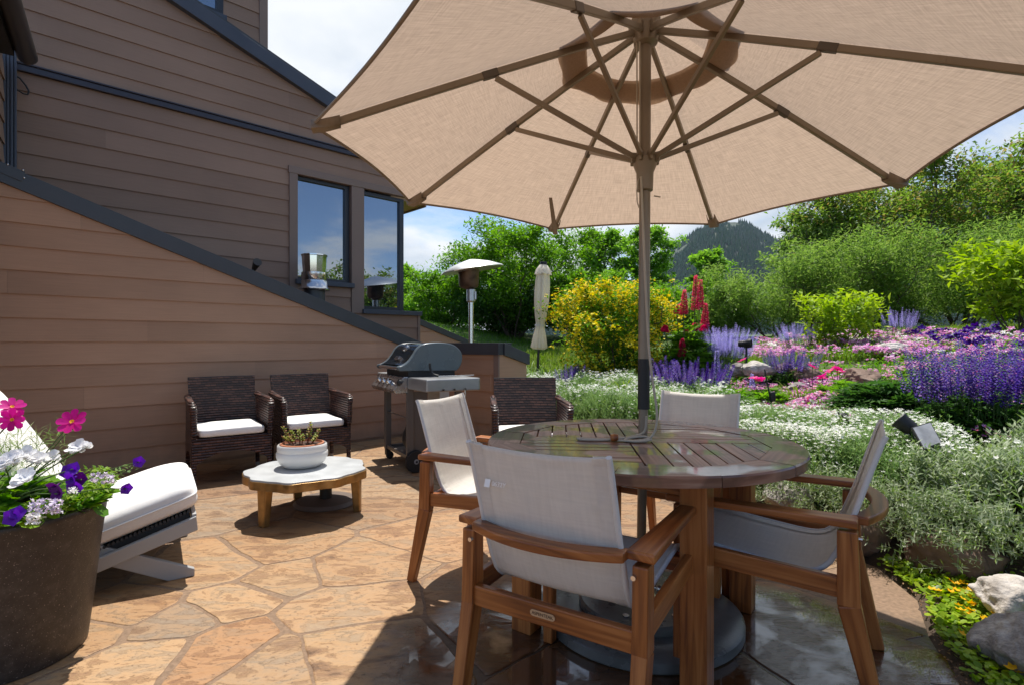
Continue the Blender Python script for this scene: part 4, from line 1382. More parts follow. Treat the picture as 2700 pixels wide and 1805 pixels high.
# doubled cloth round the vent opening, wavy lower edge
mb = MB()
def ring(u, v):
    a = UTH - u * 2 * PI
    r1 = .285 + .008 * math.sin(u * 25) + .006 * math.sin(u * 57 + 1)
    return cpt(a, .205 + (r1 - .205) * v, -.008)
mb.grid(ring, 160, 2, uvs=(8., .3)); mb.build('vent_facing', [fabric_mat('doubled_tan_canvas', (.44, .33, .25), trans=.60, weave=700, var=.1, tcol=(.54, .43, .34))], umb, smooth=25)
# hem
mb = MB()
hem = [cpt(UTH - i / 192 * 2 * PI, 1.0, -.004) for i in range(192)]
mb.tube(hem, .006, 6, closed=True); mb.build('hem', [M_CANVASD], umb, smooth=60)
run = LOC(UH - UN * .575)
for k in range(8):
    a = rib_a[k]
    tip = cpt(a, 1.0, -.02); hubp = LOC(UH + rdir(a) * .045 - UN * .045)
    pts = [cpt(a, r, -.022) for r in (.045, .25, .5, .75, .965)]
    mb = MB()
    for i in range(4): mb.beam(pts[i], pts[i + 1] + (pts[i + 1] - pts[i]) * .004, .019, .026, up=UN)
    rib = mb.build('rib', [M_POLE], umb, bevel=.003)
    mb = MB()   # cloth pocket that holds the tip
    p0, p1 = cpt(a, .925, -.022), cpt(a, 1.0, -.012)
    dirv = (p1 - p0); sd_ = dirv.cross(UN).normalized()
    ring_ = []
    for t, ww, hh in ((0, .022, .036), (.5, .025, .036), (.98, .034, .022)):
        c = p0.lerp(p1, t); ring_ += [c - sd_ * ww - UN * hh * .1 + UN * .016, c - sd_ * ww * .75 - UN * hh * .5, c + sd_ * ww * .75 - UN * hh * .5, c + sd_ * ww - UN * hh * .1 + UN * .016]
    fs = []
    for i in range(2):
        for q in range(3): fs.append((i * 4 + q, i * 4 + q + 1, i * 4 + 5 + q, i * 4 + 4 + q))
    fs.append((8, 9, 10, 11))
    mb.add(ring_, fs); pk = mb.build('tip_pocket', [M_CANVASD], rib, smooth=50)
    sm = pk.modifiers.new('solid', 'SOLIDIFY'); sm.thickness = .003
    at_p = cpt(a, .485, -.045)
    s0 = run + rdir(a) * .042
    mb = MB(); mb.beam(s0, at_p, .016, .021, up=UN); mb.build('strut', [M_POLE], umb, bevel=.003)
    mb = MB(); mb.beam(cpt(a, .478, -.024), cpt(a, .525, -.024), .0235, .031, up=UN); mb.build('rib_bracket', [simple('bracket_bronze', (.09, .072, .055), rough=.4)], rib, bevel=.003)
axis0 = LOC(UH)
Rz = UN.to_track_quat('Z', 'Y').to_matrix()
mb = MB(); mb.tube([Vector((0, 0, .055)), LOC(UH - UN * 1.46)], .019, 20); mb.tube([LOC(UH - UN * 1.45), LOC(UH - UN * .03)], .0235, 20)
mb.build('pole', [M_POLE], umb, smooth=40)
mb = MB(); mb.tube([LOC(UH - UN * 1.63), LOC(UH - UN * 1.42)], .0245, 20); mb.build('pole_sleeve', [M_BLACK], umb, smooth=40)
mb = MB()
mb.lathe([(.026, -.14), (.034, -.135), (.036, -.06), (.048, -.03), (.048, .0), (.030, .02), (.026, .03)], 20, run, rot=Rz)
for k in range(8): mb.beam(run + rdir(rib_a[k]) * .03, run + rdir(rib_a[k]) * .062, .012, .04, up=UN)
mb.build('runner', [M_POLE], umb, smooth=40)
mb = MB()
mb.lathe([(.026, -.09), (.05, -.08), (.055, -.03), (.05, .0), (.062, .02), (.06, .03), (.0, .04)], 20, axis0, rot=Rz)
for k in range(8): mb.beam(axis0 + rdir(rib_a[k]) * .03 - UN * .03, axis0 + rdir(rib_a[k]) * .075 - UN * .035, .014, .045, up=UN)
mb.build('top_hub', [M_POLE], umb, smooth=40)
# pull cords beside the pole, pin and chain under the runner
mb = MB()
for dx, dy, z0, z1 in ((-.040, -.012, -.06, -.60), (-.030, -.022, -.06, -.60)):
    mb.tube([LOC(UH + UU * dx + UV_ * dy + UN * z0), LOC(UH + UU * dx * .9 + UV_ * dy + UN * z1)], .003, 6)
mb.tube([run + Vector((.03, -.03, -.165)), run + Vector((.055, -.04, -.172))], .003, 6)
mb.tube([run + Vector((-.032, -.02, -.09)), run + Vector((-.042, -.03, -.14)), run + Vector((-.040, -.03, -.19)), run + Vector((-.032, -.03, -.215))], .0025, 6)
zt = .7455
crd = [LOC(UH - UN * .66 + UU * -.022 - UV_ * .026), Vector((.01, -.03, 1.45)), Vector((.022, -.03, 1.2)), Vector((.03, -.032, 1.08)), Vector((.046, -.036, .95)), Vector((.057, -.04, .86)), Vector((.05, -.045, .79)), Vector((.022, -.055, .755)), Vector((-.03, -.06, zt)), Vector((-.075, -.05, zt)), Vector((-.05, -.022, zt + .004)), Vector((.005, -.03, zt + .012)), Vector((.03, -.05, zt + .004)), Vector((-.02, -.075, zt)), Vector((-.09, -.055, zt)), Vector((-.15, -.03, zt)), Vector((-.21, -.015, zt)), Vector((-.255, .0, zt)), Vector((-.262, -.018, zt)), Vector((-.235, -.035, zt)), Vector((-.16, -.04, zt)), Vector((-.09, -.03, zt + .004)), Vector((-.03, .0, zt + .008)), Vector((.01, -.02, zt + .03)), Vector((.016, -.036, .84))]


def smooth_path(P, n=6):
    out = []
    for i in range(len(P) - 1):
        p0, p1, p2, p3 = P[max(i - 1, 0)], P[i], P[i + 1], P[min(i + 2, len(P) - 1)]
        for t in range(n):
            t /= n
            out.append(.5 * ((2 * p1) + (p2 - p0) * t + (2 * p0 - 5 * p1 + 4 * p2 - p3) * t * t + (3 * p1 - p0 - 3 * p2 + p3) * t ** 3))
    return out + [P[-1]]


mb.tube(smooth_path(crd), .0052, 8)
mb.build('cord', [M_ROPE], umb, smooth=60)
mb = MB(); mb.lathe([(.0, -.016), (.014, -.014), (.017, 0), (.014, .014), (.0, .016)], 14, (-.118, -.044, zt + .010), rot=Matrix.Rotation(R(90), 3, 'Y'))
mb.build('cord_bead', [M_TEAK], umb, smooth=50)
# hanging tie strap near the far panel
mb = MB(); p = cpt(rib_a[2] + .11, .80, -.01)
mb.add([p + Vector((-.010, 0, 0)), p + Vector((.010, 0, 0)), p + Vector((.05, .06, -.21)), p + Vector((.02, .06, -.21))], [(0, 1, 2, 3)])
o = mb.build('tie_strap', [M_CANVASD], umb); o.modifiers.new('solid', 'SOLIDIFY').thickness = .004

# ---- umbrella base: stepped stone discs with a steel clamp
ub = thing('umbrella_base', 'wet round stepped stone umbrella base with steel collar under the table', 'umbrella base', (u_base.x, u_base.y, 0))
mb = MB(); mb.lathe([(.395, .0), (.402, .006), (.402, .040), (.392, .048), (.30, .050)], 64); mb.build('lower_disc', [M_SLATE], ub, smooth=40)
mb = MB(); mb.lathe([(.25, .050), (.255, .058), (.255, .078), (.246, .086), (.0, .088)], 64)
for k in range(6): mb.lathe([(.013, .089), (.013, .091), (.0, .091)], 12, (.19 * math.cos(k * 1.047), .19 * math.sin(k * 1.047), 0), mi=1)
mb.build('upper_disc', [M_SLATE, M_STEEL], ub, smooth=40)
mb = MB(); mb.lathe([(.062, .088), (.062, .094), (.05, .098), (.034, .115), (.031, .17), (.027, .172), (.021, .172)], 28)
mb.tube([(.03, -.02, .14), (.058, -.04, .14)], .008, 10); mb.superq((.066, -.046, .14), (.03, .03, .03), 1, 1, 12, 8)
mb.build('collar', [simple('worn_steel', (.55, .54, .52), rough=.3, metal=1., var=.15)], ub, smooth=40)

# ---- wicker armchairs along the wall
M_WICK = wicker_mat()


def make_wicker():
    t = thing('wicker_chair', 'x', 'chair')
    W, D = .60, .58
    fr = D / 2
    mb = MB()
    # front skirt with an arched lower edge
    n = 14
    fnk = lambda u: .16 + .10 * (1 - (2 * u - 1) ** 2) ** .8
    for y, s in ((fr, 1), (fr - .03, -1)):
        vs = []
        for i in range(n + 1):
            u = i / n; vs += [((u - .5) * (W - .06), y, fnk(u)), ((u - .5) * (W - .06), y, .36)]
        fs = [((2 * i, 2 * i + 2, 2 * i + 3, 2 * i + 1) if s < 0 else (2 * i + 1, 2 * i + 3, 2 * i + 2, 2 * i)) for i in range(n)]
        mb.add(vs, fs)
    vs = []
    for i in range(n + 1):
        u = i / n; vs += [((u - .5) * (W - .06), fr, fnk(u)), ((u - .5) * (W - .06), fr - .03, fnk(u))]
    mb.add(vs, [(2 * i, 2 * i + 1, 2 * i + 3, 2 * i + 2) for i in range(n)])
    for sx in (-1, 1):   # arched side panels below the seat
        x = sx * (W / 2 - .015)
        vs = []
        for i in range(n + 1):
            u = i / n; y = -fr + .04 + u * (D - .06); z = .14 + .10 * (1 - (2 * u - 1) ** 2) ** .8
            vs += [(x - .014, y, z), (x - .014, y, .40), (x + .014, y, .40), (x + .014, y, z)]
        fs = []
        for i in range(n):
            for k in range(4): fs.append((4 * i + k, 4 * i + (k + 1) % 4, 4 * i + 4 + (k + 1) % 4, 4 * i + 4 + k))
        mb.add(vs, fs)
    mb.box((0, .0, .345), (W - .065, D - .04, .05))
    mb.build('seat_frame', [M_WICK], t)
    mb = MB()
    def bk(u, v):   # back leans and widens upwards, gently dished
        x = (u - .5) * (W - .07 + .02 * v); d = (1 - (2 * u - 1) ** 2) * .035
        return Vector((x, -fr + .05 - .13 * v - d, .36 + .475 * v))
    N1 = 12
    mb.grid(lambda u, v: bk(u, v), N1, 10); mb.grid(lambda u, v: bk(1 - u, v) - Vector((0, .035, 0)), N1, 10)
    for v_ in (0, 1):
        vs = []
        for i in range(N1 + 1):
            p = bk(i / N1, v_); vs += [p, p - Vector((0, .035, 0))]
        mb.add(vs, [(2 * i, 2 * i + 2, 2 * i + 3, 2 * i + 1) for i in range(N1)])
    for u_ in (0, 1):
        vs = []
        for i in range(11):
            p = bk(u_, i / 10); vs += [p, p - Vector((0, .035, 0))]
        mb.add(vs, [(2 * i, 2 * i + 2, 2 * i + 3, 2 * i + 1) for i in range(10)])
    mb.build('backrest', [M_WICK], t, smooth=50)
    for sx in (-1, 1):
        mb = MB(); x = sx * (W / 2 - .018)
        # side panel of the arm, its top sweeps up to the back
        yz = [(fr - .005, .38), (fr - .0, .60), (fr - .02, .632), (fr - .20, .640), (-.10, .646), (-fr + .02, .66), (-fr + .03, .38)]
        vs = [(x - .016, y, z) for y, z in yz] + [(x + .016, y, z) for y, z in yz]
        n_ = len(yz)
        mb.add(vs, [tuple(range(n_)), tuple(range(2 * n_ - 1, n_ - 1, -1))] + [(k, k + n_, (k + 1) % n_ + n_, (k + 1) % n_) for k in range(n_)])
        arm = [Vector((x, fr - .005, .40)), Vector((x + sx * .004, fr, .58)), Vector((x + sx * .008, fr - .015, .635)), Vector((x + sx * .012, fr - .08, .648)), Vector((x + sx * .008, .0, .652)), Vector((x, -fr + .0, .665))]
        mb.tube(smooth_path(arm, 4), [.024] * 5 + [.028] * 16, 10)
        mb.build('armrest', [M_WICK], t, smooth=50)
        for sy in (-1, 1):
            mb = MB()
            mb.beam((x, sy * (fr - .02), .03), (x, sy * (fr - .022), .38), .034, .034, up=(0, 1, 0))
            lg = mb.build('leg', [M_WICK], t, bevel=.006)
            mb = MB(); mb.lathe([(.019, .0), (.019, .031)], 12, (x, sy * (fr - .02), 0)); mb.build('foot', [simple('grey_glide', (.30, .29, .28), rough=.4)], lg, smooth=40)
    mb = MB()
    def dfm(p):
        return Vector((p.x, p.y, p.z + (.22 * math.sin(p.x * 3.2 + .6) * math.cos(p.y * 1.4) + .12 * math.sin(p.x * 7)) * (1 if p.z > 0 else .1)))
    mb.superq((0, .025, .412), (W - .10, D - .075, .078), .35, .16, 44, 16, deform=dfm)
    mb.build('cushion', [M_CUSH], t, smooth=60)
    return t


wk = make_wicker()
wk['label'] = 'dark brown wicker armchair with white cushion, the one behind the reclining lounge chair'
GW = 'dark wicker armchairs with white seat cushions'
wk['group'] = GW


def place_front(o, pL, pR, depth=.29, extra=.0):
    """front feet at pL, pR (world xy, left and right as seen)"""
    pL, pR = Vector(pL), Vector(pR); m_ = (pL + pR) / 2; d = (pR - pL).normalized()
    f = Vector((d.y, -d.x))
    c = m_ - f * (depth + extra)
    o.location = (c.x, c.y, 0); o.rotation_euler.z = math.atan2(f.y, f.x) - PI / 2


place_front(wk, (-2.545, 4.30), (-2.065, 4.64), .28)
wk2 = dup(wk, (0, 0, 0), 0, 'dark brown wicker armchair with white cushion, between the other wicker seat and the grill', GW)
place_front(wk2, (-1.985, 4.69), (-1.505, 5.02), .28)
wk3 = dup(wk, (.14, 4.42, 0), R(184), 'dark brown wicker armchair beside the flower bed behind the dining table', GW)

# ---- coffee table, lamp base under it, bowl with succulents
ct = thing('coffee_table', 'low round table with scalloped pale top and bronze edge on three legs', 'table', (-1.385, 3.655, 0))
M_BRONZE = simple('aged_bronze', (.33, .20, .075), rough=.38, metal=.75, var=.35, vscale=14, bump=.2, bscale=60)
M_CONC = simple('pale_concrete', (.44, .455, .46), rough=.42, var=.12, vscale=7, bump=.08, bscale=90)
sc_r = lambda a: .385 * (1 + .028 * math.cos(9 * a + .5) + .018 * math.cos(5 * a + 1.3) + .012 * math.cos(17 * a))
ol = [(sc_r(2 * PI * k / 160) * math.cos(2 * PI * k / 160), sc_r(2 * PI * k / 160) * math.sin(2 * PI * k / 160)) for k in range(160)]
mb = MB(); mb.prism([(x * .985, y * .985) for x, y in ol], .262, .2995); mb.build('tabletop', [M_CONC], ct, bevel=.004)
mb = MB(); mb.prism(ol, .235, .288); mb.build('edge_band', [M_BRONZE], ct, smooth=25, bevel=.003)
for a in (242, 3, 122):
    a = R(a); mb = MB(); e = Vector((math.cos(a), math.sin(a), 0))
    mb.beam(e * .335, e * .325 + Vector((0, 0, .25)), .052, .045, up=e, w1=.085, h1=.06)
    mb.build('leg', [M_BRONZE], ct, bevel=.008)
us_ = thing('umbrella_base', 'dark round stand with a short black tube under the low scalloped table', 'umbrella base', (-1.33, 3.86, 0))
mb = MB(); mb.lathe([(.215, .0), (.22, .008), (.2, .03), (.05, .04), (.0, .04)], 40); mb.build('disc', [simple('brown_grey_stone', (.13, .095, .075), rough=.6, var=.2)], us_, smooth=40)
mb = MB(); mb.lathe([(.042, .04), (.042, .2), (.034, .2), (.034, .1), (0, .1)], 24); mb.build('tube', [M_BLACK], us_, smooth=40)

pot = thing('planter_bowl', 'white ceramic bowl with a terracotta pot of small succulents on the low table', 'planter', (-1.435, 3.70, .2995))
M_CERAM = simple('white_glazed_ceramic', (.74, .73, .70), rough=.3)
mb = MB(); mb.lathe([(.09, .0), (.115, .006), (.148, .035), (.167, .075), (.166, .102), (.158, .112), (.162, .118), (.160, .15), (.153, .158), (.148, .150), (.147, .11), (.13, .05), (0, .04)], 48)
mb.build('bowl', [M_CERAM], pot, smooth=60)
mb = MB(); mb.lathe([(.12, .06), (.138, .150), (.142, .162), (.131, .164), (.126, .150), (.0, .149)], 40); ter = mb.build('inner_pot', [simple('terracotta', (.42, .15, .07), rough=.75)], pot, smooth=50)
mb = MB(); mb.lathe([(.124, .150), (.06, .158), (.0, .157)], 24); mb.build('soil', [simple('potting_soil', (.06, .03, .018), rough=.95, bump=.8, bscale=80)], pot, smooth=60)
rs = np.random.RandomState(5)
stems = [(-.115, .03, .095), (-.06, .0, .075), (-.01, -.03, .085), (.035, .03, .125), (.055, -.02, .115), (.085, .02, .08), (.02, -.06, .06), (-.05, -.07, .05), (.09, -.04, .05), (-.09, -.04, .045)]
sv = []
mb = MB()
for x, y, h in stems:
    tilt = Vector((x * .5, y * .3, h * 1.1)); b_ = Vector((x * .75, y * .75, .155))
    mb.tube([b_, b_ + tilt * .5, b_ + tilt], [.005, .004, .003], 6, mi=1)
    for lv in range(3, 9):
        c = b_ + tilt * (lv / 8.)
        for q in range(4):
            an = q * PI / 2 + lv * .8
            s = .027 * (1.1 - .04 * lv)
            v, f, m = rotz_t(leaf_t(1, .75, .1, -.25, 0), an, .1 + .4 * rs.rand(), c, s)
            mb.add([tuple(p) for p in v], [tuple(k) for k in f], 0)
mb.build('succulent', [leaf_mat('succulent_leaf', [(.13, .19, .03), (.25, .32, .06), (.34, .26, .07), (.22, .07, .04)], trans=.2), simple('red_stem', (.20, .06, .03))], pot)

# ---- gas grill
gr = thing('gas_grill', 'grey and black gas grill on a wheeled cart with folding side shelves', 'grill', (-.865, 5.19, 0), math.atan2(-.51, -.86) + PI / 2)
# local axes: front is -y, local +x is to the grill's own right side as seen from the front
M_GREY = simple('slate_enamel', (.10, .125, .14), rough=.28, var=.08, vscale=4)
M_BLKEN = simple('black_enamel', (.010, .011, .013), rough=.10)
M_ALU = simple('grey_aluminium', (.30, .305, .31), rough=.36, metal=.55, var=.1, vscale=6)
M_CART = simple('taupe_cart_paint', (.125, .105, .09), rough=.45)
HW, HD = .315, .27


def lid_prof():
    return [(-.335, .895), (-.345, .93), (-.30, .945), (-.25, .975), (-.205, 1.03), (-.165, 1.09), (-.11, 1.128), (.0, 1.142), (.12, 1.138), (.20, 1.115), (.26, 1.06), (.275, 1.0), (.255, .93), (.215, .885)]


prof = lid_prof()
mb = MB()
pc = smooth_path([Vector((0, y, z)) for y, z in prof[2:]], 4)
M_ = len(pc)
for x0, x1, mi in ((-HW + .045, HW - .045, 0),):
    vs = [(x0, p.y, p.z) for p in pc] + [(x1, p.y, p.z) for p in pc]
    mb.add(vs, [(k, k + 1, M_ + k + 1, M_ + k) for k in range(M_ - 1)], 0)
lid = mb.build('lid', [M_BLKEN], gr, smooth=50)
for sx in (-1, 1):
    mb = MB()
    full = smooth_path([Vector((0, y, z)) for y, z in prof], 4)
    n_ = len(full)
    xo, xi = sx * (HW + .01), sx * (HW - .05)
    vs = [(xo, p.y, p.z) for p in full] + [(xi, p.y, p.z + .004) for p in full]
    fs = [tuple(range(n_)), tuple(range(2 * n_ - 1, n_ - 1, -1))] + [(k, k + n_, (k + 1) % n_ + n_, (k + 1) % n_) for k in range(n_)]
    mb.add(vs, fs); mb.build('lid_end', [M_GREY], lid, smooth=35, bevel=.008, seg=3)
mb = MB(); mb.tube([(-HW - .0, -.325, .918), (HW + .0, -.325, .918)], .016, 16); mb.build('handle', [M_STEEL], lid, smooth=40)
mb = MB(); ctr = Vector((0, -.150, 1.085)); nn = Vector((0, -.78, .62))
mb.lathe([(.036, 0), (.036, .026), (.030, .03), (.0, .03)], 24, ctr, rot=nn.to_track_quat('Z', 'Y').to_matrix()); mb.build('thermometer', [M_STEEL], lid, smooth=40)
mb = MB(); mb.beam((0, -.245, .985), (0, -.225, 1.015), .11, .03, up=(0, -.8, .6)); mb.build('badge', [M_STEEL], lid, bevel=.003)
mb = MB(); mb.box((0, -.02, .865), (2 * HW - .02, .46, .07)); mb.build('cook_box', [M_BLACK], gr, bevel=.01)
mb = MB()
mb.add([(-HW - .02, -.30, .845), (HW + .02, -.30, .845), (HW + .02, -.395, .735), (-HW - .02, -.395, .735), (-HW - .02, -.26, .845), (HW + .02, -.26, .845), (HW + .02, -.26, .70), (-HW - .02, -.26, .70), (-HW - .02, -.375, .70), (HW + .02, -.375, .70)],
       [(3, 2, 1, 0), (0, 1, 5, 4), (3, 8, 9, 2), (8, 7, 6, 9), (0, 4, 7, 8, 3), (1, 2, 9, 6, 5)])
cp = mb.build('control_panel', [simple('brushed_steel', (.45, .44, .44), rough=.25, metal=.9, var=.2, vscale=10)], gr, bevel=.006)
kn = Vector((0, -.757, .653))
for k in (-1, 0, 1):
    mb = MB(); mb.lathe([(.030, 0), (.032, .006), (.026, .012), (.023, .032), (.018, .036), (0, .036)], 20, Vector((k * .135 - .03, -.352, .787)), rot=kn.to_track_quat('Z', 'Y').to_matrix())
    mb.beam(Vector((k * .135 - .03, -.352, .787)) + kn * .036 + Vector((-.018, 0, 0)), Vector((k * .135 - .03, -.352, .787)) + kn * .036 + Vector((.018, 0, 0)), .008, .012, up=kn)
    mb.build('knob', [M_STEEL], cp, smooth=40)
mb = MB(); mb.lathe([(.03, 0), (.03, .02), (.02, .035), (0, .035)], 16, (HW + .035, -.33, .79), rot=kn.to_track_quat('Z', 'Y').to_matrix()); mb.build('igniter', [M_BLACK], cp, smooth=40)
for sx in (-1, 1):
    ln_ = .40 if sx > 0 else .30
    mb = MB()
    x0, x1 = sx * (HW + .02), sx * (HW + .02 + ln_)
    oc = [(x0, -.265), (x1 - sx * .0, -.245), (x1, -.20), (x1, .235), (x1 - sx * .02, .26), (x0, .265)]
    if sx < 0: oc = oc[::-1]
    mb.prism(oc, .735, .842)
    sh = mb.build('side_shelf', [M_ALU], gr, bevel=.012, seg=3)
    mb = MB()
    for k in (-1, 0, 1): mb.tube([(x1 + sx * .001, k * .1 + .0, .752), (x1 + sx * .02, k * .1, .750), (x1 + sx * .024, k * .1, .762)], .006, 6)
    mb.build('tool_hook', [M_BLACK], sh, smooth=40)
LG = [(-HW, -.235), (HW, -.235), (-HW, .235), (HW, .235)]
for x, y in LG:
    mb = MB(); mb.beam((x, y, .10), (x, y, .74), .05, .06, up=(0, 1, 0)); mb.build('cart_leg', [M_CART], gr, bevel=.006)
mb = MB()
for y in (-.235, .235): mb.beam((-HW, y, .125), (HW, y, .125), .03, .035)
for x in (-HW, HW): mb.beam((x, -.235, .125), (x, .235, .125), .03, .035)
mb.tube([(-HW, -.235, .47), (HW, -.235, .47)], .006, 8)
mb.beam((HW + .02, -.265, .14), (HW + .02, -.265, .70), .02, .02)
mb.build('cart_frame', [M_CART], gr, bevel=.003)
mb = MB(); mb.box((0, 0, .112), (2 * HW - .06, .43, .012)); mb.build('bottom_shelf', [M_CART], gr)
mb = MB(); mb.box((HW + .003, -.14, .43), (.012, .13, .56)); mb.build('side_panel', [M_CART], gr)
for x, y in ((HW + .05, -.20), (HW + .05, .20)):
    mb = MB(); ry = Matrix.Rotation(R(90), 3, 'Y')
    mb.lathe([(.070, -.022), (.092, -.022), (.098, -.012), (.098, .012), (.092, .022), (.070, .022)], 36, (x, y, .0985), mi=1, rot=ry)
    mb.lathe([(.0, -.012), (.02, -.026), (.03, -.012), (.072, -.014), (.072, .014), (.03, .012), (.02, .026), (0, .026)], 30, (x, y, .0985), mi=0, rot=ry)
    mb.tube([(x - .06, y, .0985), (x + .03, y, .0985)], .010, 8, mi=1)
    for k in range(5):
        a = k * 2 * PI / 5; mb.lathe([(.011, .015), (.011, .017), (0, .017)], 10, Vector((x, y + .05 * math.cos(a), .0985 + .05 * math.sin(a))), mi=1, rot=ry)
    mb.build('wheel', [simple('grey_plastic', (.30, .30, .31), rough=.5), M_BLACK], gr, smooth=40)
for x, y in ((-HW, -.235), (-HW, .235)):
    mb = MB(); ry = Matrix.Rotation(R(90), 3, 'Y'); mb.lathe([(.0, -.016), (.034, -.016), (.038, -.010), (.038, .010), (.034, .016), (0, .016)], 20, (x, y + .02, .0385), rot=ry)
    mb.beam((x, y, .045), (x, y, .11), .05, .045, up=(0, 1, 0)); mb.build('caster', [M_BLACK], gr, smooth=40)
# gas bottle under a dark sack on the bottom shelf
mb = MB(); mb.superq((.04, .0, .29), (.40, .36, .34), .7, .8, 36, 20, deform=lambda p: Vector((p.x * (1 - .18 * p.z), p.y * (1 - .2 * p.z), p.z + .12 * math.sin(p.x * 3 + 1) * math.cos(p.y * 2) + .25 * p.x * (p.z > 0))))
mb.build('bottle_cover', [simple('black_tarp', (.018, .018, .02), rough=.4, bump=.5, bscale=30)], gr, smooth=70)
mb = MB(); mb.box((.02, .16, .63), (.30, .1, .13)); mb.build('drip_tray', [simple('white_tin', (.60, .60, .60), rough=.4)], gr, bevel=.004)
sp_ = thing('grill_spatula', 'long steel barbecue spatula with black grip lying on the grill shelf', 'spatula', gr.location, gr.rotation_euler.z)
mb = MB(); mb.beam((HW + .16, -.03, .852), (HW + .26, .27, .858), .022, .006); mb.build('blade_rod', [M_STEEL], sp_, bevel=.001)
mb = MB(); mb.tube(smooth_path([Vector((HW + .16, -.03, .853)), Vector((HW + .13, -.07, .870)), Vector((HW + .12, -.09, .92)), Vector((HW + .12, -.095, .965))]), .011, 10); mb.build('grip', [M_BLACK], sp_, smooth=50)
tg = thing('grill_tool', 'brown barbecue skewer hanging from the hook of the grill shelf', 'tool', gr.location, gr.rotation_euler.z)
mb = MB(); hx = HW + .02 + .40 + .012
mb.tube([(hx, .1, .75), (hx, .1, .60), (hx, .1, .50)], [.008, .008, .006], 8); mb.tube([(hx, .1, .50), (hx, .1, .38), (hx, .1, .36)], [.012, .014, .008], 10, mi=1); mb.tube([(hx, .1, .36), (hx, .1, .27)], .004, 6)
mb.build('skewer', [M_STEEL, simple('rust_brown_grip', (.09, .03, .018), rough=.5)], tg, smooth=50)

# ---- patio heater behind the wall
ph = thing('patio_heater', 'tall steel patio heater with tilted mushroom reflector behind the wall', 'heater', (-.53, 7.0, 0))
k7 = 7.0 / FOC
zh = lambda py: EYE - (py - CY) * k7
mb = MB(); mb.lathe([(.22, .0), (.23, .02), (.23, .5), (.21, .52), (.06, .54)], 28); mb.build('tank_housing', [M_STEEL], ph, smooth=40)
mb = MB(); mb.tube([(0, 0, .5), (0, 0, zh(798))], .034, 20); mb.build('pole', [M_STEEL], ph, smooth=40)
mb = MB(); mb.lathe([(.04, zh(798)), (.058, zh(794)), (.058, zh(764)), (.045, zh(762))], 24); mb.box((.06, -.02, zh(780)), (.02, .04, .10)); mb.build('valve_housing', [simple('brushed_metal', (.5, .5, .5), rough=.35, metal=1.)], ph, smooth=40)
mb = MB(); mb.lathe([(.05, zh(763)), (.11, zh(758)), (.128, zh(752)), (.137, zh(712)), (.0, zh(711))], 32, (-.03, 0, 0))
mb.build('burner_screen', [simple('scorched_mesh', (.13, .085, .06), rough=.45, metal=.7, var=.5, vscale=9)], ph, smooth=30)
rt = Euler((R(4), R(-9), 0)).to_matrix()
mb = MB(); mb.lathe([(.41, -.02), (.412, -.01), (.40, .0), (.25, .065), (.10, .105), (.03, .12), (.0, .122)], 12, (.01, 0, zh(709)), rot=rt)
mb.lathe([(.405, -.016), (.25, .055), (.0, .10)], 12, (.01, 0, zh(709)), rot=rt)
mb.build('reflector', [simple('dull_aluminium', (.80, .80, .79), rough=.32, metal=1.)], ph, smooth=20)

# ---- closed cream umbrella in the bed
cu_xy = (.36, 8.0); k8 = 8.0 / FOC
zu = lambda py: EYE - (py - CY) * k8
cu_ = thing('closed_umbrella', 'closed cream market umbrella tied near its hem standing in the flower bed', 'umbrella', (cu_xy[0], cu_xy[1], float(ground_h(*cu_xy))))
zb_ = float(ground_h(*cu_xy))
rtl = Euler((0, R(3.2), 0)).to_matrix()
fold = lambda a, t: 1 + .10 * math.cos(8 * a) + .05 * math.cos(5 * a + 1)
prof = [(920, .088), (915, .13), (890, .105), (868, .076), (858, .064), (850, .070), (835, .088), (800, .112), (770, .118), (740, .112), (722, .100), (721, .085)]
mb = MB(); mb.lathe([(r * .88, zu(py) - zb_) for py, r in prof], 64, rot=rtl, wob=fold); mb.lathe([(.118, zu(724) - zb_), (.10, zu(712) - zb_), (.055, zu(699) - zb_), (.03, zu(697) - zb_)], 64, rot=rtl, wob=fold)
mb.build('canopy', [fabric_mat('cream_canvas', (.82, .78, .70), trans=.5, weave=500, var=.05)], cu_, smooth=50)
mb = MB(); mb.lathe([(.05, zu(698) - zb_), (.052, zu(692) - zb_), (.045, zu(690) - zb_), (0, zu(689) - zb_)], 24, rot=rtl); mb.build('finial', [M_BLACK], cu_, smooth=40)
mb = MB(); mb.lathe([(.070, zu(861) - zb_), (.074, zu(858) - zb_), (.070, zu(855) - zb_)], 32, rot=rtl, wob=fold); mb.build('tie_band', [M_CUSH], cu_, smooth=40)
mb = MB(); mb.tube([rtl @ Vector((0, 0, -.02)), rtl @ Vector((0, 0, zu(915) - zb_))], .019, 14); mb.build('pole', [M_DARKMETAL], cu_, smooth=40)

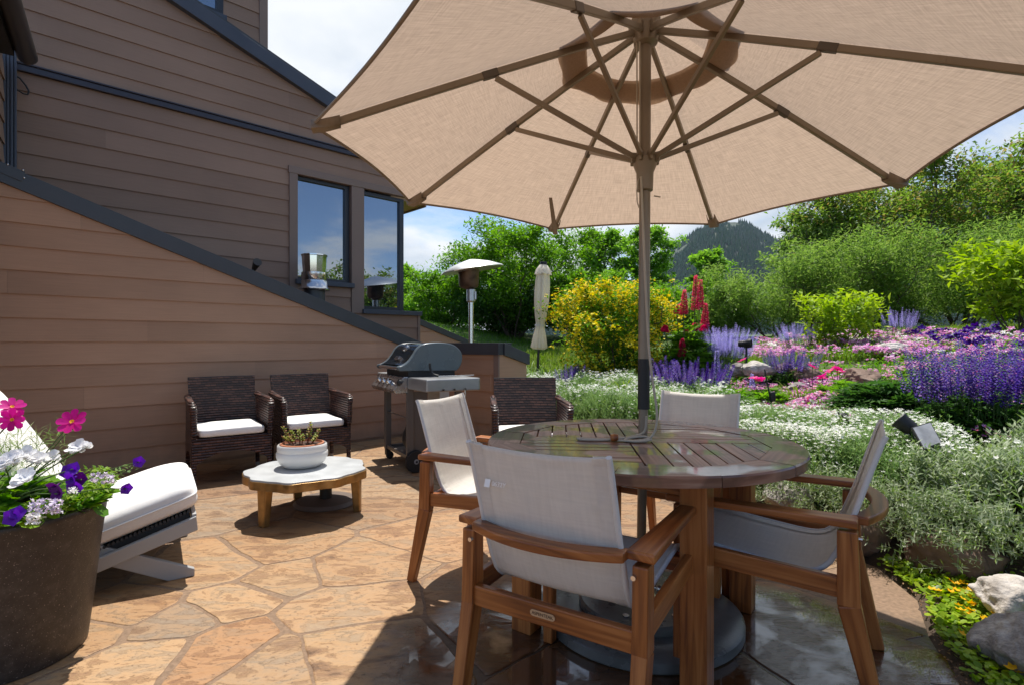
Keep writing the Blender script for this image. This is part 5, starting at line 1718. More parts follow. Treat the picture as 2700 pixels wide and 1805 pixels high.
# ---- white lounge chair at the left
LF = Vector((.83, .55, 0)).normalized()
ft = Vector((-1.547, 2.637, 0)); side_l = Vector((-LF.y, LF.x, 0))
WL_ = .72
lc = thing('lounge_chair', 'low white reclining lounge chair with crossed plank legs and thick white cushions', 'lounge chair', ft - LF * .45 + side_l * (WL_ / 2), math.atan2(LF.y, LF.x) - PI / 2)
M_WHITE = simple('pale_grey_paint', (.36, .36, .36), rough=.45, bump=.1, bscale=60)
for sx in (-1, 1):
    x = sx * (WL_ / 2 - .0)
    xi = sx * (WL_ / 2 - .034)
    mb = MB()
    # seat plank: on the ground behind, rising to the front
    vs = [(-.48, 0), (-.36, 0), (.462, .232), (.462, .312), (.44, .315)]
    pr_ = [(-.47, .0), (-.30, .0), (.462, .232), (.455, .300)]
    P8 = [(xx, y, z) for xx in (x - .016, x + .016) for y, z in pr_]
    mb.add(P8, [(3, 2, 1, 0), (4, 5, 6, 7)] + [(k, (k + 1) % 4, 4 + (k + 1) % 4, 4 + k) for k in range(4)])
    mb.build('seat_plank', [M_WHITE], lc, bevel=.004)
    mb = MB()
    pr_ = [(.34, .0), (.45, .0), (.45, .035), (-.10, .315), (-.42, .86), (-.47, .83), (-.16, .27)]
    n_ = len(pr_)
    P8 = [(xx, y, z) for xx in (xi - .016, xi + .016) for y, z in pr_]
    mb.add(P8, [tuple(range(n_ - 1, -1, -1)), tuple(range(n_, 2 * n_))] + [(k, (k + 1) % n_, n_ + (k + 1) % n_, n_ + k) for k in range(n_)])
    mb.build('leg_plank', [M_WHITE], lc, bevel=.004)
mb = MB(); mb.beam((-WL_ / 2, .447, .272), (WL_ / 2, .447, .272), .02, .075, up=(0, 0, 1)); mb.build('front_rail', [M_WHITE], lc, bevel=.003)
mb = MB(); mb.beam((-WL_ / 2 + .05, -.432, .845), (WL_ / 2 - .05, -.432, .845), .03, .05); mb.build('top_rail', [M_WHITE], lc, bevel=.003)
sl = Vector((0, .93, .30)).normalized()
mb = MB(); mb.beam((0, -.16, .112), (0, .43, .296), WL_ - .07, .030, up=(0, -.3, .95))
for k in range(34):
    y = -.12 + k * .0165
    mb.tube([(-WL_ / 2 + .018, y, .128 + .322 * (y + .12) + .016), (WL_ / 2 - .018, y, .128 + .322 * (y + .12) + .016)], .0072, 6)
mb.build('woven_seat', [simple('charcoal_cord', (.03, .03, .032), rough=.7)], lc)
RS = Matrix.Rotation(math.atan(.31), 3, 'X')
crown = lambda p: Vector((p.x * (1 - .03 * p.z * p.z), p.y, p.z * (1 + (.55 * (1 - abs(p.x) ** 3) * (1 - abs(p.y) ** 4) if p.z > 0 else 0))))
mb = MB(); mb.superq((0, .145, .300), (WL_ - .02, .66, .15), .45, .16, 64, 24, R3=RS, deform=crown); sc_ = mb.build('seat_cushion', [M_CUSH], lc, smooth=60)
mb = MB(); pp = [RS @ Vector(((WL_ - .015) / 2 * math.copysign(abs(math.cos(t)) ** .16, math.cos(t)), .332 * math.copysign(abs(math.sin(t)) ** .16, math.sin(t)), .004)) + Vector((0, .145, .300)) for t in [2 * PI * k / 90 for k in range(90)]]
mb.tube(pp, .005, 6, closed=True); mb.build('piping', [M_CUSH], sc_, smooth=60)
RB = Matrix.Rotation(R(57), 3, 'X')
mb = MB(); mb.superq((0, -.245, .60), (WL_ - .03, .74, .13), .5, .2, 64, 24, R3=Matrix.Rotation(R(180 - 60), 3, 'X'), deform=crown); mb.build('back_cushion', [M_CUSH], lc, smooth=60)
# ================================================================== planting
def rsd(k): return np.random.RandomState(k)


L_GREEN = leaf_mat('fresh_leaf', [(.075, .175, .020), (.11, .25, .026), (.17, .32, .035), (.10, .20, .028)], trans=.5)
L_BRIGHT = leaf_mat('lime_leaf', [(.20, .33, .025), (.28, .41, .035), (.37, .48, .06)], trans=.42)
L_DARK = leaf_mat('dark_leaf', [(.03, .085, .018), (.05, .125, .024), (.08, .17, .03)], trans=.36)
L_WILLOW = leaf_mat('willow_leaf', [(.10, .18, .035), (.15, .26, .05), (.20, .31, .065), (.25, .34, .09)], trans=.5)
L_OLIVE = leaf_mat('hawthorn_leaf', [(.10, .18, .03), (.15, .25, .04), (.21, .31, .055), (.27, .18, .07)], trans=.5)
L_SILVER = leaf_mat('silver_leaf', [(.20, .28, .13), (.31, .38, .22), (.46, .51, .37), (.13, .22, .05), (.27, .36, .10)], trans=.3, rough=.6)
L_GREYGR = leaf_mat('grey_green_leaf', [(.12, .23, .065), (.18, .30, .095), (.25, .35, .15), (.21, .32, .055)], trans=.35)
L_ASPEN = leaf_mat('aspen_leaf', [(.12, .26, .034), (.18, .35, .042), (.24, .41, .07)], trans=.52)
L_GRASS = leaf_mat('grass_blade', [(.10, .19, .02), (.16, .26, .03), (.24, .30, .06)], trans=.4)
F_WHITE = leaf_mat('white_petal', [(.80, .80, .76), (.74, .75, .70)], trans=.25, rough=.6)
F_YELLOW = leaf_mat('yellow_petal', [(.80, .64, .03), (.85, .72, .05), (.72, .54, .02)], trans=.25)
F_ORANGE = leaf_mat('golden_petal', [(.85, .55, .02), (.85, .42, .01)], trans=.25)
F_PURPLE = leaf_mat('violet_petal', [(.055, .02, .29), (.085, .03, .38), (.04, .012, .17), (.14, .035, .24)], trans=.22)
F_LAV = leaf_mat('lavender_petal', [(.30, .26, .62), (.42, .38, .74), (.24, .20, .50)], trans=.3)
F_RED = leaf_mat('crimson_petal', [(.62, .02, .12), (.74, .05, .19), (.48, .012, .075)], trans=.4)
F_PINK = leaf_mat('magenta_petal', [(.72, .02, .25), (.80, .05, .34), (.62, .015, .20)], trans=.3)
F_LILAC = leaf_mat('lilac_petal', [(.62, .20, .50), (.74, .36, .64), (.80, .60, .76), (.48, .08, .38)], trans=.3)
F_MIX = leaf_mat('mixed_petal', [(.62, .16, .48), (.74, .42, .66), (.24, .02, .24), (.80, .76, .74), (.78, .07, .20)], trans=.3)
F_DEEP = leaf_mat('deep_violet_petal', [(.05, .012, .20), (.085, .02, .30), (.04, .008, .12)], trans=.25)
F_BLACKP = leaf_mat('plum_petal', [(.06, .006, .10), (.10, .012, .16)], trans=.2)
M_STEM = simple('green_stem', (.06, .11, .025), rough=.6)
M_BARK = simple('grey_brown_bark', (.095, .07, .052), rough=.9, var=.4, vscale=8, bump=.6, bscale=40)
M_PALEBARK = simple('pale_bark', (.20, .18, .14), rough=.85, var=.35, vscale=6, bump=.4, bscale=40)


def bezier_tube(mb, P, r, n=5, mi=0):
    mb.tube(P, r, n, mi, cap=False)


def make_tree(name, label, cat, xy, h, w, seed, leaf, bark, nleaf=14000, ls=.10, stems=1, base=.3, spread=.5, shape='round', group=None, droop=0., clump=.28, aspect=.5, ragged=.35, nbr=26):
    rs = rsd(seed)
    z0 = float(ground_h(*xy)) - .05
    root = thing(name, label, cat, (xy[0], xy[1], z0), rs.rand() * 6, group)
    mb = MB(); cl = []
    for s in range(stems):
        a = 2 * PI * s / stems + rs.rand() * .8
        lean = spread * w * .5 * (0 if stems == 1 else (.35 + .65 * rs.rand()))
        hh = h * (1 if s == 0 else .72 + .28 * rs.rand())
        top = Vector((math.cos(a) * lean, math.sin(a) * lean, hh * .96))
        b0 = Vector((math.cos(a) * .03 * w * (stems > 1), math.sin(a) * .03 * w * (stems > 1), 0))
        n = 9; pts = []
        for i in range(n + 1):
            t = i / n
            p = b0.lerp(top, t); bow = math.sin(t * PI) * .12 * w * (stems > 1)
            p += Vector((math.cos(a) * bow * .5, math.sin(a) * bow * .5, 0)) + Vector(rs.normal(0, .015 * h, 3)) * (t > 0) * Vector((1, 1, 0)).length * .7
            pts.append(p)
        r0 = .022 * h / (stems ** .4)
        mb.tube(pts, [r0 * (1 - .88 * (i / n)) for i in range(n + 1)], 7, cap=False)
        for bnum in range(max(4, int(nbr / stems))):
            t = base + (1 - base) * (bnum + rs.rand()) / max(4, int(nbr / stems)); t = min(t, .985)
            k = t * n; i = min(int(k), n - 1); p0 = pts[i].lerp(pts[i + 1], k - i)
            u = (t - base) / (1 - base)
            if shape == 'round': prof = math.sqrt(max(.03, 1 - (2 * u - .85) ** 2 / 1.35))
            elif shape == 'column': prof = .75 * (1 - u ** 3) + .15
            else: prof = .35 + .65 * (1 - u) ** .7
            ln = w * .5 * prof * (.65 + .5 * rs.rand()) * (1 if stems == 1 else .75)
            an = bnum * 2.399 + rs.rand() * .6
            up = (.25 + .75 * u) * (1 - droop) + .1
            d = Vector((math.cos(an), math.sin(an), up)).normalized()
            bp = [p0 + d * (ln * q) + Vector((0, 0, -droop * ln * q * q * .5)) + Vector(rs.normal(0, .03 * ln, 3)) * q for q in (0, .35, .7, 1.)]
            mb.tube(bp, [r0 * .32 * (1 - t * .6), r0 * .24 * (1 - t * .6), r0 * .14 * (1 - t * .6), .004], 5, cap=False)
            for q in (.35, .5, .65, .8, .92, 1.03):
                kk = q * 3; ii = min(int(kk), 2); c = bp[ii].lerp(bp[ii + 1], kk - ii)
                cl.append((c.x, c.y, c.z, .6 + .5 * q))
                for _ in range(2):
                    o = rs.normal(0, .16 * ln, 3) * q
                    cl.append((c.x + o[0], c.y + o[1], c.z + o[2] * .8 - droop * abs(o[2]), .55 + .3 * rs.rand()))
        for q in range(6): cl.append((pts[-1].x + rs.normal(0, .03 * w), pts[-1].y + rs.normal(0, .03 * w), pts[-1].z + (q - 2) * .02 * h, .4))
        # ragged leading shoots that break the outline
        for q in range(int(ragged * 22 / stems) + 1):
            t = .70 + .3 * rs.rand(); p0 = pts[int(t * n)]
            o = Vector((rs.normal(0, .3 * w * (stems == 1) * .5 + .08 * w), rs.normal(0, .15 * w), 0))
            st = p0 + o * .8; en = st + Vector((o.x * .3, o.y * .3, h * (.06 + .12 * rs.rand())))
            mb.tube([p0, st, en], [.008, .006, .003], 4, cap=False)
            for v in np.linspace(.1, 1, 6): e = st.lerp(en, v); cl.append((e.x, e.y, e.z, .18))
    cl = np.array(cl)
    # bring the crown to the height and width the tree has
    rr_ = np.hypot(cl[:, 0], cl[:, 1])
    kz = h / np.percentile(cl[:, 2], 97); kr = (w / 2) / (np.percentile(rr_, 90) + clump * w * .11)
    cl[:, :2] *= kr; cl[:, 2] *= kz
    mb.v = [(a_[0] * kr, a_[1] * kr, a_[2] * kz) for a_ in mb.v]
    mb.build('trunk', [bark], root, smooth=60)
    wgt = cl[:, 3] ** 2 * (.25 + rs.rand(len(cl)) ** 2); wgt /= wgt.sum()
    idx = rs.choice(len(cl), nleaf, p=wgt)
    cs = clump * w * .17 * cl[idx, 3]
    P = cl[idx, :3] + rs.normal(0, 1, (nleaf, 3)) * np.stack([cs, cs, cs * .7], 1)
    ok = P[:, 2] > .12 * h * (base > .15) + .05
    P = P[ok]; m = len(P)
    parts = scatter(*diamond(1, aspect, 0, .12), P, rs.rand(m) * 2 * PI, rs.normal(.15 - droop * .9, .75, m), ls * 1.2 * (.6 + .7 * rs.rand(m)), rs.normal(0, .7, m))
    np_obj('crown', parts[0], parts[1], [leaf], parts[2], root)
    return root


GT = 'trees and tall shrubs beyond the garden'
# left distance
make_tree('poplar_tree', 'slim light green poplar tree seen just right of the corner window', 'tree', (-4.7, 24), 3.1, 2.0, 21, L_ASPEN, M_PALEBARK, 9000, .13, base=.12, shape='column', group=GT)
make_tree('poplar_tree', 'pale poplar tree half hidden by the tilted heater hood', 'tree', (-2.6, 25), 1.9, 2.6, 22, L_ASPEN, M_PALEBARK, 8000, .13, base=.1, shape='round', group=GT)
make_tree('poplar_tree', 'low bright tree behind the steel heater pole', 'tree', (-3.1, 20), 2.0, 1.8, 23, L_ASPEN, M_PALEBARK, 8000, .11, base=.05, group=GT)
make_tree('poplar_tree', 'bushy green tree at the foot of the corner window', 'tree', (-4.6, 19), 2.2, 2.0, 33, L_ASPEN, M_PALEBARK, 8000, .11, base=.05, group=GT)
# broad multi-stemmed tree behind the closed umbrella
make_tree('crabapple_tree', 'broad bright green multi-stemmed tree behind the closed cream umbrella', 'tree', (.05, 14.3), 2.75, 3.7, 24, L_GREEN, M_BARK, 36000, .08, stems=7, base=.10, spread=.95, group=GT, nbr=66, ragged=1.3)
make_tree('crabapple_tree', 'dark leafy lower tree between the closed umbrella and the yellow shrub', 'tree', (1.65, 13.6), 1.75, 2.3, 25, L_GREEN, M_BARK, 14000, .08, stems=4, base=.15, spread=.9, group=GT, nbr=40)
make_tree('crabapple_tree', 'low green tree at the right end of the lawn bank', 'tree', (-1.75, 15.5), 1.5, 2.2, 35, L_GREEN, M_BARK, 12000, .085, stems=4, base=.12, spread=.9, group=GT, nbr=40)
# centre
make_tree('aspen_tree', 'tall loose aspen left of the big umbrella pole', 'tree', (3.6, 20.5), 3.9, 2.4, 26, L_ASPEN, M_PALEBARK, 14000, .12, base=.15, shape='round', group=GT, ragged=.9)
make_tree('aspen_tree', 'tall loose aspen right of the umbrella pole in front of the mountain', 'tree', (5.2, 21), 4.1, 2.3, 27, L_ASPEN, M_PALEBARK, 13000, .12, base=.2, shape='round', group=GT, ragged=.9)
make_tree('aspen_tree', 'smaller rounded aspen directly behind the red lupine spikes', 'tree', (7.25, 20), 3.1, 1.6, 28, L_ASPEN, M_PALEBARK, 11000, .12, base=.08, shape='round', group=GT)
make_tree('aspen_tree', 'low green tree behind the yellow flowering shrub', 'tree', (2.4, 17.2), 2.0, 2.6, 29, L_ASPEN, M_PALEBARK, 9000, .10, base=.05, group=GT)
make_tree('aspen_tree', 'low broad tree between the umbrella pole and the red lupines', 'tree', (4.4, 15.8), 1.4, 2.4, 30, L_GREEN, M_PALEBARK, 10000, .09, base=.05, group=GT)
# willows on the right
WIL = [((6.6, 13.8), 1.75, 3.0, 'rounded grey green willow shrub left of the willow hedge, below the mountain', L_WILLOW, 16000),
       ((8.1, 12.8), 2.2, 3.6, 'grey green willow shrub behind the small lime leaved shrub', L_WILLOW, 20000),
       ((9.8, 12.2), 2.25, 4.0, 'dense willow shrub in the middle of the willow hedge', L_WILLOW, 24000),
       ((11.8, 12.0), 2.6, 4.0, 'dense willow shrub behind the large lime leaved shrub at the right edge', L_WILLOW, 22000),
       ((5.6, 15.2), 1.1, 2.2, 'lowest willow shrub right behind the lavender catmint', L_WILLOW, 11000)]
for i, (xy, h, w_, lab, lf, nl) in enumerate(WIL):
    make_tree('willow_shrub', lab, 'shrub', xy, h, w_, 40 + i, lf, M_BARK, nl, .085, stems=7, base=.1, spread=1.0, aspect=.27, group=GT, nbr=84, ragged=1.6, shape='cone')
HAW = [((8.75, 15.6), 3.6, 2.2, 'tall narrow leafy tree under the right rim of the umbrella, beside the mountain', L_WILLOW, 16000),
       ((10.4, 15.2), 4.6, 4.0, 'tall olive green tree behind the middle of the willow hedge', L_OLIVE, 22000),
       ((12.5, 15.0), 4.7, 4.0, 'tall olive tree with reddish tips behind the right half of the hedge', L_OLIVE, 22000),
       ((14.3, 14.4), 5.0, 3.6, 'tallest thin topped tree at the right edge of the picture', L_OLIVE, 22000)]
for i, (xy, h, w_, lab, lf, nl) in enumerate(HAW):
    make_tree('hawthorn_tree', lab, 'tree', xy, h, w_, 60 + i, lf, M_BARK, nl, .10, stems=3, base=.14, spread=.8, group=GT, nbr=60, ragged=2.2)

REF = [((13.5, 3.4), 2.4, 3.6, 'willow shrub right of the picture, seen mirrored in the corner window'), ((15.5, .6), 2.9, 4.0, 'dark tree right of the picture, mirrored in the corner window'),
       ((18.0, -3.2), 3.6, 2.6, 'slim tree right of the picture, mirrored in the left window')]
for i, (xy, h, w_, lab) in enumerate(REF):
    make_tree('hawthorn_tree', lab, 'tree', xy, h, w_, 75 + i, L_OLIVE, M_BARK, 9000, .14, stems=3, base=.12, spread=.8, group=GT, nbr=40, ragged=1.)

make_tree('undergrowth_shrub', 'low dark undergrowth at the foot of the broad multi stemmed tree', 'shrub', (-.1, 15.2), 1.15, 3.8, 95, L_DARK, M_BARK, 14000, .09, stems=8, base=.03, spread=1., group=GT, nbr=60)
make_tree('undergrowth_shrub', 'low leafy undergrowth behind the closed umbrella and yellow shrub', 'shrub', (2.6, 15.0), 1.1, 3.4, 96, L_GREEN, M_BARK, 12000, .09, stems=8, base=.03, spread=1., group=GT, nbr=60)

# ---- shrubs of the bed
def shrub(name, label, cat, px, py, h, w_, seed, leaf, nleaf, ls, flower=None, nfl=0, fs=.03, stems=9, aspect=.5, dist=None, base=.08):
    g = G(px, py) if dist is None else np.array([(px - CX) / FOC * dist, dist, 0])
    t = make_tree(name, label, cat, (g[0], g[1]), h, w_, seed, leaf, M_BARK, nleaf, ls, stems=stems, base=base, spread=1.0, aspect=aspect, nbr=stems * 9, ragged=0., clump=.30)
    if flower is not None:
        rs = rsd(seed + 500)
        cr = [c for c in t.children if c.name.startswith('crown')][0]
        nv = len(cr.data.vertices); co = np.empty(nv * 3, np.float32); cr.data.vertices.foreach_get('co', co); co = co.reshape(-1, 3)
        c0 = co.mean(0)
        d = np.linalg.norm((co - c0) / np.array([w_ / 2, w_ / 2, h / 2]), axis=1) * (.75 + .5 * rs.rand(nv)) + .10 * (co[:, 2] - c0[2]) / h
        d = np.where(d > 1.35, -1, d); pick = np.argsort(-d)[:int(nv * .55)]
        ctr = co[rs.choice(pick, nfl // 5)]
        P = np.repeat(ctr, 5, 0) + rs.normal(0, .028, (len(ctr) * 5, 3))
        P = P + (P - c0) / np.linalg.norm(P - c0, axis=1)[:, None] * .03
        petal = diamond(1, .8, 0, -.1)
        fl = combine([rotz_t(petal, k * 2 * PI / 5, .25) for k in range(5)])
        v, f, m = scatter(*fl, P, rs.rand(len(P)) * 6.28, rs.normal(-.3, .6, len(P)), fs * (.6 + .6 * rs.rand(len(P))))
        np_obj('blossom', v, f, [flower], m, t)
    return t


shrub('potentilla_shrub', 'big round shrub covered in yellow flowers behind the umbrella pole', 'shrub', 1625, 975, 1.36, 1.60, 80, L_GREEN, 19000, .042, F_YELLOW, 9000, .024, stems=14, dist=7.6)
shrub('dogwood_shrub', 'small lime leaved shrub in the middle of the grass strip behind the flowers', 'shrub', 2215, 905, .95, 1.15, 81, L_BRIGHT, 1700, .10, stems=9, aspect=.42, dist=8.6, base=.3)
shrub('dogwood_shrub', 'large lime leaved shrub at the right edge behind the flower bed', 'shrub', 2690, 900, 1.4, 1.5, 82, L_BRIGHT, 2900, .12, stems=8, aspect=.42, dist=8.2, base=.25)


# ---- spikes, palms, tufts
def spike_t(L=.35, r=.02, n=46, fl=.016, seed=0, mi=0, taper=True):
    rs = rsd(seed); ps = []
    for k in range(n):
        t = k / n
        rr = r * ((1.05 - t) ** .6 if taper else 1)
        ps.append(rotz_t(diamond(1, .85, mi, -.15), k * 2.4, .35 + .4 * rs.rand() - .3, (math.cos(k * 2.4 + PI / 2) * rr * .5, math.sin(k * 2.4 + PI / 2) * rr * .5, L * t), fl * (1.1 - .55 * t) * (.8 + .4 * rs.rand())))
    return combine(ps)


def stem_t(L, r=.003, mi=0):
    v = [(-r, 0, 0), (r, 0, 0), (r * .6, 0, L), (-r * .6, 0, L), (0, -r, 0), (0, r, 0), (0, r * .6, L), (0, -r * .6, L)]
    return np.array(v), np.array([(0, 1, 2, 3), (4, 5, 6, 7)]), np.array([mi, mi])


def up_shift(t, z):
    v, f, m = t
    return np.asarray(v) + np.array([0, 0, z]), f, m


def palm_leaf(n=8, L=.09, W=.24, mi=0):
    return combine([rotz_t(leaf_t(1, W, .15, .12, mi), -PI * .85 + 2 * PI * .85 * k / (n - 1), .15, (0, 0, 0), L * (1 - .25 * abs(k / (n - 1) - .5))) for k in range(n)])


def mound(seed, n, rx, ry, h, tmpl, s0, s1, tilt=(.3, .4), flat=.5):
    """leaves of a clump, sitting on and inside a dome"""
    rs = rsd(seed)
    a = rs.rand(n) * 2 * PI; q = np.sqrt(rs.rand(n)); z = (1 - q ** 2) ** flat * h * (.35 + .65 * rs.rand(n))
    P = np.stack([np.cos(a) * q * rx, np.sin(a) * q * ry, z], 1)
    return scatter(*tmpl, P, a - PI / 2 + rs.normal(0, .7, n), rs.normal(tilt[0], tilt[1], n), s0 + (s1 - s0) * rs.rand(n))


def spikes(seed, n, rx, ry, h0, h1, tmpl, lean=.25, s=(.8, 1.2)):
    rs = rsd(seed)
    a = rs.rand(n) * 2 * PI; q = np.sqrt(rs.rand(n))
    P = np.stack([np.cos(a) * q * rx, np.sin(a) * q * ry, h0 + (h1 - h0) * rs.rand(n) * (1 - .4 * q ** 2)], 1)
    return scatter(*tmpl, P, a - PI / 2 + rs.normal(0, .3, n), -lean * q + rs.normal(0, .07, n), s[0] + (s[1] - s[0]) * rs.rand(n))


def plant_at(name, label, cat, px, py, dist=None, group=None, lift=0.):
    g = G(px, py)
    if dist is not None:
        x = (px - CX) / FOC * dist; g = np.array([x, dist, float(ground_h(x, dist))])
    return thing(name, label, cat, (g[0], g[1], g[2] - .02 + lift), 0, group), g


def salvia(label, px, py, dist, rx, ry, h, n, seed, fl=F_PURPLE, nl=1600, big=1., name='salvia_plant', leafm=L_DARK, sp_len=.20, lean=.4):
    t, g = plant_at(name, label, 'flowering plant', px, py, dist)
    v, f, m = mound(seed, nl, rx, ry, h * .62, leaf_t(1, .42, .15, .3), .045 * big, .085 * big)
    np_obj('foliage', v, f, [leafm], m, t)
    tm = combine([up_shift(spike_t(sp_len, .016, 84, .017 * big, seed, 0), .05), (lambda q: (q[0], q[1], q[2] + 1))(up_shift(stem_t(.16, .0022), -.08))])
    v, f, m = spikes(seed + 1, n, rx, ry, h * .44, h * .70, tm, lean)
    np_obj('flower_spikes', v, f, [fl, M_STEM], m, t)
    return t


salvia('big clump of deep violet salvia spikes at the right edge of the bed', 2585, 1175, 3.7, .44, .34, .49, 150, 100, nl=2800, big=1.15, sp_len=.31, lean=.26)
salvia('violet salvia clump in front of the red lupine, right of the umbrella pole', 1815, 1030, 5.6, .42, .30, .46, 110, 101)
salvia('small violet salvia tuft beside the pale boulder in mid bed', 2085, 990, 5.9, .26, .2, .40, 46, 102)
salvia('airy lavender catmint mound right of the red lupine', 1910, 945, 7.0, .30, .28, .62, 190, 103, F_LAV, 1500, .8, 'catmint_plant', L_GREYGR, .26)
salvia('thin lavender catmint behind the small lime shrub, to its left', 2110, 890, 9.0, .34, .25, .45, 70, 104, F_LAV, 500, .8, 'catmint_plant', L_GREYGR, .22)
salvia('thin lavender catmint standing in the grass right of the small lime shrub', 2370, 890, 8.8, .2, .2, .50, 40, 105, F_LAV, 300, .8, 'catmint_plant', L_GREYGR, .24)
salvia('slim dark purple spikes at the foot of the yellow shrub', 1500, 985, 6.6, .22, .16, .42, 16, 106, F_PURPLE, 500, 1., 'salvia_plant', L_GREYGR, .16)

# red lupine: tall plant with separate spikes
lp, g = plant_at('lupine_plant', 'tall lupine with crimson flower spikes right of the yellow shrub', 'flowering plant', 1815, 960, 7.0)
v, f, m = mound(120, 420, .34, .3, .80, palm_leaf(9, 1, .26), .09, .15, (.1, .45))
np_obj('foliage', v, f, [L_GREEN], m, lp)
for i, (px, y0, y1) in enumerate([(1832, 818, 727), (1845, 812, 738), (1802, 830, 765), (1785, 832, 803), (1858, 862, 800), (1797, 940, 893), (1807, 896, 868), (1830, 872, 853), (1752, 876, 858), (1855, 876, 858)]):
    b0 = at_depth(px, y0, 7.0 + .25 * math.sin(i * 2.1)) - Vector(lp.location); b1 = at_depth(px + 3, y1, 7.0 + .25 * math.sin(i * 2.1)) - Vector(lp.location)
    Ls = (b1 - b0).length
    v, f, m = spike_t(Ls, .045, int(110 + 240 * Ls), .042, 130 + i, 0)
    r_ = np.array(Vector((0, 0, 1)).rotation_difference((b1 - b0).normalized()).to_matrix())
    v = v @ r_.T + np.array(b0)
    o = np_obj('flower_spike', v, f, [F_RED], m, lp)
    mb = MB(); mb.tube([b0 * .35 * Vector((1, 1, 0)).length if False else Vector((b0.x * .5, b0.y * .5, .1)), b0, b0.lerp(b1, .9)], .006, 5); mb.build('stem', [M_STEM], o)
lp2, g = plant_at('lupine_plant', 'pale lavender and white lupine spike in front of the catmint', 'flowering plant', 1890, 985, 6.1)
mb = MB(); mb.tube([(0, 0, 0), (0, 0, .55)], .006, 5); mb.build('stem', [M_STEM], lp2)
v, f, m = spike_t(.42, .04, 190, .036, 145); np_obj('flower_spike', v + np.array([0, 0, .12]), f, [F_LAV], m, lp2)
v, f, m = mound(146, 60, .2, .2, .2, palm_leaf(9, 1, .26), .08, .12, (.1, .4)); np_obj('foliage', v, f, [L_GREEN], m, lp2)
lp3, g = plant_at('lupine_plant', 'short pale lupine spike left of the white boulder', 'flowering plant', 1983, 1000, 5.6)
v, f, m = spike_t(.2, .03, 90, .03, 147); np_obj('flower_spike', v + np.array([0, 0, .12]), f, [F_LAV], m, lp3)
v, f, m = mound(148, 50, .15, .15, .15, palm_leaf(9, 1, .26), .06, .1, (.1, .4)); np_obj('foliage', v, f, [L_GREEN], m, lp3)
for i, (px, py, d, r_, h, lab) in enumerate([(2330, 1095, 4.35, .44, .36, 'broad mound of green palmate lupine leaves left of the big violet salvia'),
                                             (1915, 1060, 5.0, .30, .30, 'mound of palmate lupine leaves in front of the violet salvia clump'),
                                             (2010, 1050, 5.2, .26, .24, 'low palmate leaf mound beside the thin black garden stake'),
                                             (2225, 1040, 5.0, .3, .26, 'fine green leaf mound below the magenta cosmos flowers')]):
    t, g = plant_at('lupine_plant', lab, 'plant', px, py, d)
    v, f, m = mound(150 + i, int(330 * r_ / .3), r_, r_ * .8, h, palm_leaf(9, 1, .24), .07, .13, (.1, .4)); np_obj('foliage', v, f, [L_DARK if i == 0 else L_GREEN], m, t)


def blade_t(n=4, W=.06, curve=.5, mi=0):
    v, f = [], []
    for i in range(n + 1):
        t = i / n; w_ = W * (1 - t ** 1.5) / 2 + .002
        y = curve * t * t; z = math.sin(min(1, t) * PI * .5) * (1 - .25 * curve * t * t)
        v += [(-w_, y, z), (w_, y, z)]
    for i in range(n): f.append((2 * i, 2 * i + 1, 2 * i + 3, 2 * i + 2))
    return np.array(v), np.array(f), np.full(n, mi)


def tuft(label, px, py, d, n, r_, s0, s1, seed, mat=L_GRASS, name='daylily_plant', cat='plant', W=.05):
    t, g = plant_at(name, label, cat, px, py, d)
    rs = rsd(seed); a = rs.rand(n) * 6.28; q = np.sqrt(rs.rand(n)) * r_
    P = np.stack([np.cos(a) * q, np.sin(a) * q, np.zeros(n)], 1)
    v, f, m = scatter(*blade_t(5, W, .75), P, a - PI / 2 + rs.normal(0, .4, n), rs.normal(-.05, .12, n), s0 + (s1 - s0) * rs.rand(n))
    np_obj('blades', v, f, [mat], m, t)


tuft('bright arching daylily leaves left of the umbrella pole in the bed', 1650, 1030, 5.9, 90, .14, .28, .46, 160)
tuft('fine green iris leaves between the salvia and the pole', 1720, 1030, 6.0, 60, .12, .22, .36, 161)
tuft('grassy leaf tuft below the magenta cosmos in mid bed', 2110, 1035, 5.3, 160, .26, .16, .26, 162)
tuft('tall pale seed stems beside the closed umbrella', 1440, 945, 7.6, 120, .34, .28, .5, 163, L_GREYGR, 'penstemon_plant', 'plant', .03)
tuft('leafy pale stems left of the closed umbrella above the wall', 1385, 930, 8.2, 90, .3, .3, .55, 164, L_GREYGR, 'penstemon_plant', 'plant', .04)

# magenta cosmos over the bed
def cosmos_flower(s=1., mi=0, mc=1, n=8):
    pt = (np.array([(0, 0, 0), (.22, .32, .03), (.26, .82, .02), (.10, .98, .0), (-.10, .98, .0), (-.26, .82, .02), (-.22, .32, .03), (0, .5, -.03)]),
          np.array([(0, 1, 2, 7), (7, 2, 3, 4), (7, 4, 5, 6), (7, 6, 0, 0)]), np.array([mi] * 4))
    pt = (pt[0], np.array([(0, 1, 2, 7), (7, 2, 3, 4), (7, 4, 5, 6)] + [(0, 7, 6, 6)]), pt[2])
    pet = combine([rotz_t(pt, k * 2 * PI / n, .16 + .12 * math.sin(k * 3.3)) for k in range(n)])
    dot = []
    for k in range(7):
        dot.append(rotz_t(diamond(1, .9, mc, 0), k * 2.4, .5, (.05 * math.cos(k * 2.4), .05 * math.sin(k * 2.4), .05), .17))
    V, F, M = combine([pet] + dot)
    return V * s, F, M


